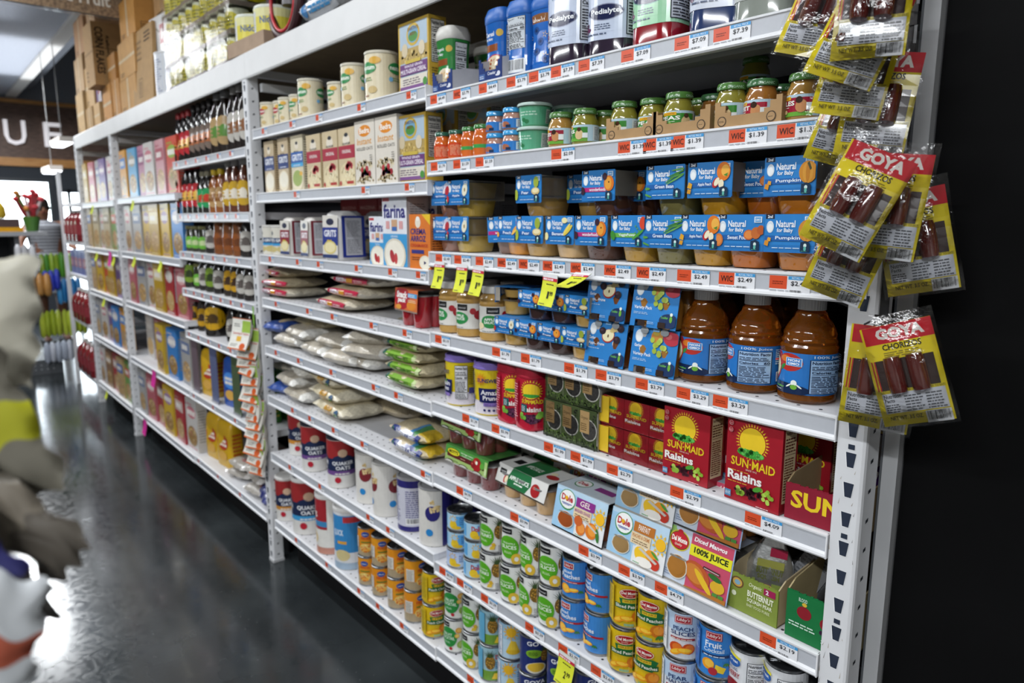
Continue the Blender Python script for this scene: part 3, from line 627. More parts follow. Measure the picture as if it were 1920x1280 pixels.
KIND.update(
    pine_chunk=(can(.037, .107, a_pine('CHUNKS', False)), 'white pineapple chunk can with green oval', 'can'),
    pine_slice=(can(.037, .107, a_pine('SLICES')), 'white pineapple slices can with green oval', 'can'),
    fruit_cock=(can(.036, .107, a_cocktail), 'white fruit cocktail can with dark green disc', 'can'),
    blue_peach=(can(.0365, .101, a_blue_peach), 'blue sliced peaches can with red band', 'can'),
    peach_white=(can(.037, .107, a_white_peach('PEACH', 'SLICES')), 'pale blue and white peach slices can', 'can'),
    pear_white=(can(.037, .107, a_white_peach('PEAR', 'HALVES', True)), 'pale blue and white pear halves can', 'can'),
    blue_cock=(can(.0365, .107, a_blue_cocktail), 'blue fruit cocktail can with navy band', 'can'),
    dm_peach=(can(.037, .107, a_delmonte('100% JUICE', 'Sliced Peaches')), 'yellow sliced peaches can with red crest', 'can'),
    dm_yellow=(can(.037, .107, a_delmonte('LITE', 'Peach Chunks')), 'yellow can with green ribbon', 'can'),
    dole_tall=(can(.0365, .107, a_dole_tall), 'pale blue pineapple can with yellow sun', 'can'),
    dole_pine=(can(.0365, .107, a_dole_pine), 'blue green can with standing pineapple', 'can'),
    goya_pine=(can(.0365, .107, a_goya_pine), 'navy pineapple can with white lettering', 'can'),
    dole_s0=(can(.037, .056, a_dole_small(0)), 'short lilac blue pineapple can', 'can'),
    dole_s1=(can(.037, .056, a_dole_small(1)), 'short sky blue pineapple can', 'can'),
    dole_s2=(can(.037, .056, a_dole_small(2)), 'short green and blue pineapple can', 'can'),
    cherry_can=(can(.038, .099, a_greatv), 'white cherry filling can with nutrition panel', 'can'),
    orange_can=(can(.036, .107, a_orange(0)), 'orange fruit can with beige base', 'can'),
    orange_can2=(can(.036, .107, a_orange(1)), 'amber peach can with beige base', 'can'))
# ---- oats canisters
def a_oats(band, v=0):
    def f(A):
        A.r(0, 0, 1, 1, 'd8d6d2').r(.17, .0, .83, .06, 'd8d6d2')
        A.r(.2, .58, .8, 1, '9c2a2c').r(.2, .36, .8, .62, '1d2a4c').r(.2, .27, .8, .36, band)
        for s in (.22, .52):
            A.e(s + .12, .6, .12, .1, '1d2a4c').e(s + .12, .74, .05, .085, 'cfae92').t('QUAKER', s, .475, s + .24, .565, 'eceef2', .03).t('OATS', s + .04, .385, s + .2, .465, 'eceef2', .03).lines(s + .03, .29, s + .2, .34, 1, 'f0ece6', 3).o(s + .06, .17, .035, 'b22234')
        A.r(.02, .15, .16, .92, 'e6e4e0').lines(.03, .2, .15, .88, 14, '6c6c70', 3).lines(.86, .2, .96, .88, 14, '8c8c90', 5)
    return f
def a_blankcan(a, bnd, word='', c='d9d6d0'):
    def f(A):
        A.r(0, 0, 1, 1, c); A.r(.55, 0, .8, 1, a); A.r(.8, .3, .9, .9, 'e9e9ec').lines(.81, .34, .89, .86, 10, '66666c', 2)
        for s in (.12, .38): A.e(s + .08, .6, .07, .14, bnd, 14).scat(s + .1, .72, .05, .12, 26, .012, ['d9c08c', 'c8a86c', 'e6d4a8'], 5).o(s + .05, .25, .035, '2b86c8')
        if word: A.t(word, .2, .4, .5, .52, 'f0f0f0', .02)
    return f
def a_purple(A):
    A.r(0, 0, 1, 1, '2c2870').r(.02, .1, .98, .86, 'c9c9d6')
    for s in (.05, .3, .55, .8): A.lines(s, .15, s + .18, .82, 16, '55558a', int(s * 20))
    A.bar(.55, .14, .7, .26)
def a_redoats(A):
    A.r(0, 0, 1, 1, 'e0ded8').r(.1, .45, .6, 1, 'a02830').t('OATS', .25, .66, .48, .76, 'f0eee8', .03).r(.2, .5, .6, .6, '3f86b8').e(.38, .28, .1, .13, 'd8c08c').r(0, 0, 1, .12, 'c08878')
def a_quakblue(A):
    A.r(0, 0, 1, 1, 'd8dade').r(.42, .3, .9, .95, '3787c4').t('QUICK', .5, .58, .62, .7, 'e6f0f8', .02).r(.55, .45, .65, .5, 'd8a03c').e(.6, .25, .08, .1, 'cfc08c').r(.62, .83, .8, .93, 'c03a40').r(0, .0, 1, .12, '9fb4c8')
KIND.update(
    oats_purple=(tube_can(.052, .19, a_oats('6f4a8c'), '2b2c38', lidh=.01), 'oats canister with purple band', 'canister'),
    oats_gold=(tube_can(.052, .19, a_oats('c98a34'), 'e8e6e2', lidh=.01), 'oats canister with gold band', 'canister'),
    oats_big=(tube_can(.066, .235, a_oats('3f9ad0'), 'eeeeec', lidh=.014, lidart=lambda A: A.e(.5, .5, .5, .5, '1c2438', 24).t('QUAKER OATS', .2, .5, .75, .7, 'e8eaee', .03).e(.7, .35, .12, .12, '7a2a2c')), 'large oats canister with blue band', 'canister'),
    oats_red=(tube_can(.058, .235, a_redoats, 'f0efec', lidh=.014), 'large red and white oats canister', 'canister'),
    oats_blue=(tube_can(.06, .235, a_quakblue, 'f0efec', lidh=.014), 'large blue and white oats canister', 'canister'),
    tube_red=(tube_can(.052, .18, a_blankcan('7c2830', '7c2830'), 'b8b6b2', lidh=.006), 'white and maroon oats canister', 'canister'),
    tube_navy=(tube_can(.052, .18, a_blankcan('2c2870', '2c2870'), '9a9a9c', lidh=.006), 'white and navy oats canister', 'canister'),
    tube_purple=(tube_can(.05, .175, a_purple, '9a9a9c', lidh=.006), 'navy banded canister with text panel', 'canister'))
# ---- infant cereal canisters
def a_nest(v):
    def f(A):
        A.r(0, 0, 1, 1, 'ddd2b4')
        for s in (.1, .4, .7):
            if v == 2: A.e(s + .07, .7, .085, .13, 'b02a3c')
            else: A.e(s + .07, .7, .095, .13, '2f8a4c')
            A.t('nestum', s - .01, .66, s + .15, .75, 'f2f4ea', .03).lines(s, .42, s + .14, .52, 2, '7a9a5c', 2).o(s + .0, .45, .022, '7ab4dc').e(s + .12, .22, .05, .08, 'c8b07a').e(s + .15, .86, .06, .08, 'd9a83c').lines(s, .08, s + .1, .14, 1, '8a4a3a', 2)
        A.r(.25, .05, .36, .95, 'cfcac0').lines(.26, .1, .35, .9, 16, '66645e', 3)
    return f
for k, r, h, v, d in (('nest_s', .033, .092, 1, 'small cream cereal canister with green cloud'), ('nest_r', .035, .095, 2, 'small cream cereal canister with red cloud'), ('nest_m', .042, .13, 1, 'medium cream cereal canister with green cloud'), ('nest_l', .05, .14, 1, 'large cream cereal canister with green cloud')):
    KIND[k] = (tube_can(r, h, a_nest(v), 'dcd6c4', 'ddd2b4', lidh=.008), d, 'canister')
# ---- cartons on the farther shelves
def f_grits(v):
    def f(A):
        A.r(0, 0, 1, 1, 'd9ceb2' if v == 2 else 'c4b090').e(.5, .82, .16, .07, 'e6dccb').e(.5, .86, .1, .03, '2c3038').lines(.25, .7, .75, .74, 1, '3c3c44', 2)
        A.r(0, .43, 1, .70, '2c3f78' if v < 2 else '2f5fa8').t('GRITS', .08, .54, .92, .66, 'eef0f4', .03)
        if v == 2: A.r(0, .43, 1, .5, '46a6d8')
        A.lines(.2, .45, .8, .49, 1, 'dfe4ee', 4).e(.5, .2, .48, .2, 'e8dcc0').e(.5, .22, .4, .15, 'efe8d6' if v < 2 else '9cae5c')
        if v == 2: A.e(.8, .3, .12, .04, 'e6b23c')
    return f
def f_oatbox(A):
    A.r(0, 0, 1, 1, 'cdbb98').r(0, .48, 1, .7, 'a82a40').e(.5, .8, .22, .09, 'e6dccb').e(.5, .88, .12, .035, '2c3038').t('QUAKER', .25, .71, .75, .75, '2c3038', .02).t('ORIGINAL', .22, .57, .78, .63, 'f0e6e0', .02)
    A.e(.55, .18, .55, .24, 'd8c8a0').e(.55, .2, .46, .2, 'e2d3ac').scat(.55, .22, .4, .16, 40, .035, ['f0e6c8', 'cdb88a', 'e8dab0'], 3); A.scat(.6, .36, .2, .05, 6, .09, ['b03440', 'c84a50'], 2).o(.1, .06, .07, 'b03a34').r(.5, .04, .9, .09, 'b03a34')
def f_instant(A):
    A.r(0, 0, 1, 1, 'ddd6ca').e(.5, .84, .3, .09, 'e08a24', 20).t('Bedra', .25, .8, .75, .89, 'f4efe6', .03).t('Instant', .12, .63, .85, .73, 'dc9a3c', .01, .1).t('ROLLED OATS', .1, .54, .9, .59, '66625c', .01)
    A.scat(.45, .3, .42, .08, 60, .03, ['cbb68a', 'e2d4ac', 'b09a6c'], 4).scat(.5, .2, .35, .07, 10, .08, ['9c2430', '2c3c66', 'b03038', '3a7040'], 6).scat(.5, .08, .45, .05, 40, .03, ['cbb68a', 'b09a6c'], 8).lines(.75, .35, .9, .48, 4, '88847c', 2)
def f_earth(A):
    A.r(0, 0, 1, 1, 'c9a640').r(.05, .03, .95, .96, 'a9bccc').r(.05, .42, .95, .62, 'b49a5c'); A.scat(.5, .5, .44, .08, 50, .03, ['c8ac66', '9c8448', 'd8c080'], 3)
    A.e(.5, .8, .22, .16, 'c8a83c', 18).e(.5, .8, .17, .12, '6fa0c0').e(.5, .77, .15, .07, '4c8c40').t("EARTH'S", .33, .86, .67, .91, '6a4a2c', .02).t('BEST', .4, .79, .6, .83, '7a3a2c', .02)
    A.e(.22, .6, .1, .1, 'cfc0a0').e(.78, .58, .1, .1, 'd6c8ac'); A.r(.05, .24, .95, .4, '6c3f78').t('WHOLE GRAIN', .2, .345, .8, .385, 'e8e0ea', .02).t('MULTI-GRAIN CEREAL', .08, .26, .92, .325, 'efe8f0', .02).r(.05, .08, .95, .22, 'd8d2c4').lines(.15, .1, .85, .2, 3, '5c4a60', 2).r(.05, .03, .95, .08, '7a5088').o(.88, .1, .07, '4c8c40').r(.25, .4, .75, .45, 'c8b04c')
def s_nut(c='c9a640', bg='d8d6d0'):
    def f(A): A.r(0, 0, 1, 1, c).nutri(.12, .35, .9, .95, bg).lines(.12, .08, .9, .3, 6, '6a5a24', 3)
    return f
def f_farina(A):
    A.r(0, 0, 1, 1, 'e2e4ea').r(0, 0, 1, .46, '3f9ad2').r(.02, .92, .3, .97, 'c03038').t('farina', .05, .68, .95, .88, '2c2c78', .03).r(.38, .5, .62, .66, 'c9a07c').r(.4, .5, .6, .56, '3c6cb0').r(.15, .53, .3, .64, 'd8a0a0').r(.7, .53, .85, .64, 'd8a0a0')
    A.t('ORIGINAL', .35, .41, .65, .44, 'e6f2fa', .01).e(.5, .16, .46, .24, 'd8d0bc').e(.5, .17, .4, .2, 'efe9da').e(.4, .14, .09, .1, 'b03038', 12, .4).e(.55, .11, .07, .08, 'c04444')
def s_farina(A): A.r(0, 0, 1, 1, 'b9b9bc').r(.08, .05, .92, .95, 'c9c9cc'); A.lines(.15, .1, .85, .9, 24, '8a8a90', 3)
def f_arroz(A):
    A.r(0, 0, 1, 1, 'd9772c').p([(.6, 1), (1, 1), (1, .8)], 'e6c02c').e(.42, .85, .13, .1, 'e6dccb').e(.42, .92, .09, .04, 'f0ece4').t('CREMA', .06, .63, .8, .74, '2c3078', .03).t('ARROZ', .06, .50, .8, .61, '2c3078', .03)
    A.t('CREAM-RICE', .06, .40, .88, .46, 'c03a2c', .02).r(.1, .28, .7, .35, '34347c').lines(.12, .16, .6, .24, 2, '7a3a1c', 2).e(.75, .12, .28, .13, 'e6e0cc').e(.75, .12, .22, .1, 'f0ead8').p([(.7, .08), (.7, .15), (.82, .12)], '2c2c5c')
def side_text(bg, fg, n=20):
    return lambda A: A.r(0, 0, 1, 1, bg).lines(.1, .06, .9, .94, n, fg, 5)
KIND.update(
    grits_box=(carton(.092, .05, .19, f_grits(1), side_text('bba684', '6a5a44'), 'cbb998'), 'tan grits carton with navy band', 'carton'),
    grits_cheese=(carton(.1, .05, .19, f_grits(2), side_text('c8c0a8', '6a6458'), 'd9ceb2'), 'cream grits carton with light blue band', 'carton'),
    oat_box=(carton(.108, .055, .18, f_oatbox, side_text('c8b48c', '7a5a44'), 'c8b48c'), 'tan oats carton with crimson band', 'carton'),
    instant_box=(carton(.122, .075, .19, f_instant, side_text('c9c4bc', '8a8680'), 'ddd6ca'), 'cream rolled oats carton with orange oval', 'carton'),
    earth_box=(carton(.15, .055, .182, f_earth, s_nut(), 'c9a640'), 'yellow edged multigrain cereal carton', 'carton'),
    farina_box=(carton(.135, .075, .205, f_farina, s_farina, 'dcdde0'), 'white and blue farina carton', 'carton'),
    farina_small=(carton(.1, .05, .145, f_farina, s_farina, 'dcdde0'), 'small white and blue farina carton', 'carton'),
    arroz_box=(carton(.105, .055, .15, f_arroz, side_text('c8702c', '5a3018'), 'd9772c'), 'orange rice cream carton with blue letters', 'carton'))
# ---- raisins
def f_raisin(big):
    def f(A):
        A.r(0, 0, 1, 1, 'a01a28'); A.star(.47, .74, .25, .31, 34, 'e0b82c'); A.o(.47, .74, .235, 'ecc82c', 26); k = A.w / A.h
        A.e(.45, .60, .25, .05, '3d9a3a', 16); A.scat(.45, .61, .22, .03, 22, .035, ['4cae44', '2f8434', '66c058'], 3)
        A.t('SUN·MAID', .1, .425, .9, .53, 'e6c828', .02).t('SINCE 1912', .38, .395, .58, .415, 'e8d8c8', 0).lines(.06, .36, .55, .38, 1, 'd8a83c', 2).t('Raisins', .05, .255, .68, .365, 'f0ece8', .035).lines(.06, .225, .45, .245, 1, 'd8a83c', 3)
        if big:
            A.scat(.5, .14, .2, .055, 46, .028, ['3c1520', '541e2c', '2c0e18'], 4); A.scat(.3, .14, .06, .04, 8, .045, ['8fb43c', 'a9c85a'], 5); grapes(A, .78, .17, .1, 12, ('9cc040', 'b2d05a', '86ac34')); A.e(.62, .22, .09, .03, '4c9a34', 8, .4); A.o(.22, .15, .025, '3c1520')
            A.r(.03, .04, .14, .12, '4f8ab4').t('NON GMO', .04, .06, .13, .1, 'f0f4f8', 0).o(.09, .92, .04, 'd8a0a0', 14).o(.09, .92, .034, 'a01a28', 14).o(.09, .84, .04, 'd8a0a0').o(.09, .84, .034, 'a01a28'); A.lines(.06, .905, .12, .935, 2, 'd8a0a0', 1).lines(.06, .825, .12, .855, 2, 'd8a0a0', 1); A.lines(.62, .02, .85, .04, 1, 'e8d0d0', 1)
    return f
def s_raisin(A): A.r(0, 0, 1, 1, '8f1622').r(.12, .12, .88, .96, 'd8c49c').t('Nutrition Facts', .16, .9, .84, .945, '5a1c18', .02).lines(.16, .7, .84, .88, 5, '5a1c18', 3).r(.16, .67, .84, .675, '5a1c18').lines(.16, .16, .84, .65, 16, '6a2c20', 5)
def t_raisin(A): A.r(0, 0, 1, 1, '8f1622').t('Raisins', .15, .35, .45, .65, 'e8d8c8', .03).r(.55, .35, .9, .6, 'b8a8a4')
def raisin_multi(nx, nz):
    """film-wrapped block of small raisin cartons"""
    def f():
        e = empty('raisin_multipack'); w, h, d = .068, .064, .05
        for i in range(nx):
            for j in range(nz):
                b = M(); b.box(i * w - nx * w / 2, -d / 2, j * h, (i + 1) * w - nx * w / 2 - .0008, d / 2, (j + 1) * h - .0008, 'a01a28', 'coated')
                A = Art(w - .001, h - .001); f_raisin(False)(A); b.art(A, (i * w - nx * w / 2, -d / 2, j * h), (1, 0, 0), (0, 0, 1))
                if i == nx - 1: A = Art(d, h); A.r(0, 0, 1, 1, '8a1420').r(.1, .1, .9, .9, '9c2430').lines(.2, .2, .8, .8, 5, 'd8b0a0', 2); b.art(A, (nx * w / 2 - .0008, -d / 2, j * h), (0, 1, 0), (0, 0, 1))
                b.build('raisin_box', e, 0)
        M().box(-nx * w / 2 - .0015, -d / 2 - .0035, 0, nx * w / 2 + .001, d / 2 + .001, nz * h + .001, 'a84048', 'wrap').build('film', e, 0)
        M().box(-nx * w / 2 + .0, -d / 2 - .0045, .004, -nx * w / 2 + .028, -d / 2 - .0038, nz * h * .95, 'd9b42c', 'coated').build('corner_label', e, 0) if nx > 2 else None
        return e
    return f
KIND.update(
    raisin_big=(carton(.107, .045, .14, f_raisin(True), s_raisin, '8f1622', t_raisin), 'large red raisin carton with yellow sun', 'carton'),
    raisin_front=(carton(.11, .045, .155, f_raisin(True), s_raisin, '8f1622', t_raisin), 'largest red raisin carton with yellow sun', 'carton'),
    raisin_multi=(raisin_multi(3, 1), 'film-wrapped strip of small red raisin boxes', 'multipack'))
# ---- raisin canister / prune canister: rounded plastic tubs with overlapping lid
def canister2(r, h, art, lid, base, taper=.95, lidh=.018, sq=0, name='canister'):
    def f():
        e = empty(name); rf = lambda t: r * (taper + (1 - taper) * t)
        M().lathe([(r * taper * .96, 0), (r * taper, .003), (r, h - lidh)], base, 'coated', 32, sq=sq).build('tub_body', e)
        b = M(); A = Art(2 * PI * rf(.5), h - lidh - .005); art(A); b.wrap(A, (0, 0, .004), rf, -PI / 2, 'gloss', sx=24, sy=4, sq=sq); b.build('label', e, 0)
        M().lathe([(r * 1.0, h - lidh), (r * 1.05, h - lidh + .001), (r * 1.05, h - lidh + .005), (r * 1.02, h - lidh + .006), (r * 1.02, h - .002), (r * .98, h), (r * .93, h), (r * .9, h - .004), (.0001, h - .004)], lid, 'plastic', 32, cap=False, sq=sq).build('lid', e); return e
    return f
def a_prune(A):
    A.r(0, 0, 1, 1, 'd8c024').r(0, 0, 1, .3, 'dcd6de')
    for s in (0, .5):
        A.star(s + .06, .8, .03, .07, 12, 'e08a24'); A.o(s + .06, .8, .03, 'e08a24').t('SUNSWEET', s + .03, .73, s + .25, .82, '2a2c66', .03)
        A.p([(s + .05, .28), (s + .27, .25), (s + .28, .6), (s + .04, .6)], '1e2358').t('Amazin', s + .065, .45, s + .255, .56, 'f2f2f6', .02).t('Prunes', s + .085, .33, s + .24, .43, 'f2f2f6', .02).p([(s + .19, .52), (s + .205, .62), (s + .215, .6), (s + .2, .5)], '6fae3c').r(s + .09, .19, s + .25, .27, '8f78c0').lines(s + .1, .2, s + .24, .26, 2, '3c3470', 2).o(s + .1, .1, .012, '23285c').o(s + .14, .1, .012, '23285c').o(s + .18, .1, .012, '23285c')
        A.nutri(s + .31, .15, s + .42, .95, 'e4e4e8').lines(s + .43, .5, s + .49, .95, 10, '5c5420', 3).r(s + .43, .28, s + .48, .42, '3c3c7c')
    A.lines(.05, .9, .25, .96, 1, '5c5420', 3)
def a_sunmaid_tub(A):
    A.r(0, 0, 1, 1, 'b31c34')
    for s in (0, .5):
        A.star(s + .12, .77, .085, .11, 24, 'e0b82c'); A.e(s + .12, .77, .08, .15, 'ecc82c', 22).e(s + .12, .68, .075, .035, '3d9a3a'); A.t('SUN·MAID', s + .03, .52, s + .23, .6, 'e6c828', .02).t('Raisins', s + .05, .36, s + .21, .46, 'f0ece8', .03).r(s + .02, .34, s + .09, .5, '1f5a5c').lines(s + .03, .36, s + .08, .48, 4, 'cfe0e0', 2)
        A.e(s + .13, .22, .08, .09, '3a1830').scat(s + .13, .22, .07, .08, 34, .013, ['4c2440', '6a3456', '2a1022'], 4).scat(s + .2, .3, .03, .05, 6, .022, ['6ea83c', '8cc04c'], 2).scat(s + .05, .26, .03, .04, 5, .022, ['6ea83c', '8cc04c'], 5)
    A.r(.36, .1, .48, .95, 'a01a30').lines(.37, .2, .47, .9, 14, 'e0a0a8', 3)
KIND.update(
    prune_tub=(canister2(.047, .138, a_prune, '7a68b0', 'd8c024'), 'yellow prune canister with lilac lid', 'canister'),
    raisin_tub=(canister2(.041, .152, a_sunmaid_tub, 'a01c30', 'b31c34', 1.0, .025, 1.5), 'red raisin canister with yellow sun', 'canister'))
# ---- glass jars of baby food
def jar(r, h, food, lidc, art=None, lidart=True, name='baby_food_jar', lidh=.012, squat=1, neck=.8):
    def f():
        e = empty(name); hb = h - lidh + .002
        prof = [(r * .9, 0), (r * .97, .003), (r, .008), (r, hb * .62), (r * .96, hb * .76), (r * (neck + .04), hb * .88), (r * neck, hb * .93), (r * neck, hb)]
        M().lathe(prof, food, 'juice', 30).build('jar_body', e)
        b = M(); b.lathe([(r * (neck + .06), 0), (r * (neck + .1), .001), (r * (neck + .1), lidh * .75), (r * (neck + .06), lidh), (r * .6, lidh), (r * .58, lidh - .001), (.0001, lidh - .001)], lidc, 'gloss', 36, (0, 0, h - lidh), cap=False)
        if lidart: A = Art(2 * PI * r * (neck + .1), lidh * .6); [A.t('ORGANIC', k * .25 + .02, .2, k * .25 + .2, .8, 'a9c8ac', .01) for k in range(4)]; b.wrap(A, (0, 0, h - lidh + .001), lambda t: r * (neck + .1), -PI / 2, 'gloss', sx=24)
        b.build('lid', e)
        if art: b = M(); A = Art(2 * PI * r, hb * .52); art(A); b.wrap(A, (0, 0, hb * .1), lambda t: r, -PI / 2, 'gloss', sx=24); b.build('label', e, 0)
        return e
    return f
def a_jar(word, bg, kind=0):
    def f(A):
        A.r(0, 0, 1, 1, 'b8d2e0').r(.06, 0, .62, .86, bg).r(.06, 0, .62, .2, '6aa83c').r(.25, .76, .42, .93, 'e8b42c').t('2 - 6 MONTHS', .27, .8, .4, .89, '8a3020', .0)
        A.t(word, .22, .5, .46, .72, 'f4f6ee', .03).lines(.26, .4, .42, .46, 1, 'e8f0dc', 3); A.e(.12, .55, .06, .25, 'e0b89a').t("BEST", .08, .5, .16, .6, 'd8482c', .02)
        if kind == 0: A.scat(.3, .24, .1, .08, 10, .016, ['8cc850', 'c8dc6c', '5ca038'], 3); A.e(.52, .4, .05, .3, 'd8bc8c').o(.52, .72, .025, '4a2c1c').r(.56, .2, .62, .5, 'e6ecec')
        else: A.scat(.3, .24, .12, .06, 8, .02, ['c8a83c', 'b8303c', 'e0c48c'], 3); A.e(.52, .45, .05, .3, 'c88c5c').o(.5, .74, .03, '3a2418').r(.56, .25, .62, .6, 'e6ecec')
        A.r(.68, .06, .94, .94, 'd4dce0').lines(.7, .1, .92, .9, 10, '55585c', 3)
    return f
def a_strip(A): A.r(0, 0, 1, 1, 'd0421c').r(0, .55, 1, .8, 'd85a2c').t('beechnut', .1, .6, .4, .78, 'f0e6dc', .01).r(.1, .45, .45, .55, 'e6dccf').lines(.5, .1, .95, .9, 8, 'e0a080', 3)
def a_strip2(A): A.r(0, .35, 1, .6, '3c9a4c').t('carrots', .2, .4, .45, .55, 'f0f6ee', .01).lines(.2, .65, .5, .8, 1, 'f0e0d4', 2)
def a_blue2(A):
    A.r(0, 0, 1, 1, '2f7cc8').lines(.2, .5, .42, .85, 2, 'eef4fa', 3).e(.5, .4, .08, .3, 'a8684c').r(.52, .05, .6, .35, '1c3050').e(.12, .5, .05, .3, 'e8ece8').r(.68, .1, .95, .9, 'd8e0e8').lines(.7, .15, .93, .85, 6, '55585c', 3)
KIND.update(
    jar_apple=(jar(.028, .073, 'a9803c', '4d7a3a', a_jar('APPLES', '9c2038', 1)), 'applesauce baby jar with crimson label', 'jar'),
    jar_pea=(jar(.028, .073, '8a8430', '4d7a3a', a_jar('PEAS', '3c8a34')), 'pea puree baby jar with green label', 'jar'),
    jar_sweet=(jar(.028, .073, '9a6428', '3c6a40', a_jar('SWEET', 'a8283c', 1)), 'sweet potato baby jar with red label', 'jar'),
    jar_orange=(jar(.0235, .072, 'd0641c', '2c5f4c', a_strip, False, neck=.8, lidh=.01), 'orange carrot puree jar with teal lid', 'jar'),
    jar_orange2=(jar(.0245, .075, 'd0641c', '3a7a3c', a_strip2, False, neck=.8, lidh=.01), 'orange carrot puree jar with green lid', 'jar'),
    jar_blue=(jar(.0255, .05, 'b88a78', '3a9ad4', a_blue2, False, lidh=.011, neck=.88), 'squat meat puree jar with blue lid', 'jar'))
def snack_tub(v):
    def f():
        e = empty('snack_tub'); r = .037; h = .052; rf = lambda t: r * (.86 + .12 * t)
        M().lathe([(r * .84, 0), (r * .86, .002), (r * .99, h - .008)], '5aa078', 'plastic', 30).build('tub_body', e)
        b = M(); A = Art(2 * PI * rf(.5), h - .014); A.r(0, 0, 1, 1, '5aa884').lines(.38, .55, .62, .85, 2, 'b8dcc8', 2).e(.42, .3, .03, .12, '2c7a4c').e(.46, .2, .03, .12, '2c7a4c').r(.68, .1, .82, .9, 'c8d4cc').lines(.69, .15, .81, .85, 8, '4c5854', 2).bar(.86, .3, .93, .8, 'd8e4dc')
        A.r(.12, .05, .28, .95, 'b8c4c0').lines(.13, .1, .27, .9, 8, '4c5854', 5); b.wrap(A, (0, 0, .003), rf, -PI / 2, 'gloss', sx=24); b.build('label', e, 0)
        M().lathe([(r * 1.06, h - .008), (r * 1.1, h - .007), (r * 1.1, h - .004), (r * 1.04, h - .001), (r * .95, h), (r * .9, h - .004), (.0001, h - .004)], 'b8ccc4' if v else 'a8b0ac', 'plastic', 30, cap=False).build('lid', e); return e
    return f
KIND['snack_tub'] = (snack_tub(1), 'small green plastic snack tub with clear lid', 'tub')
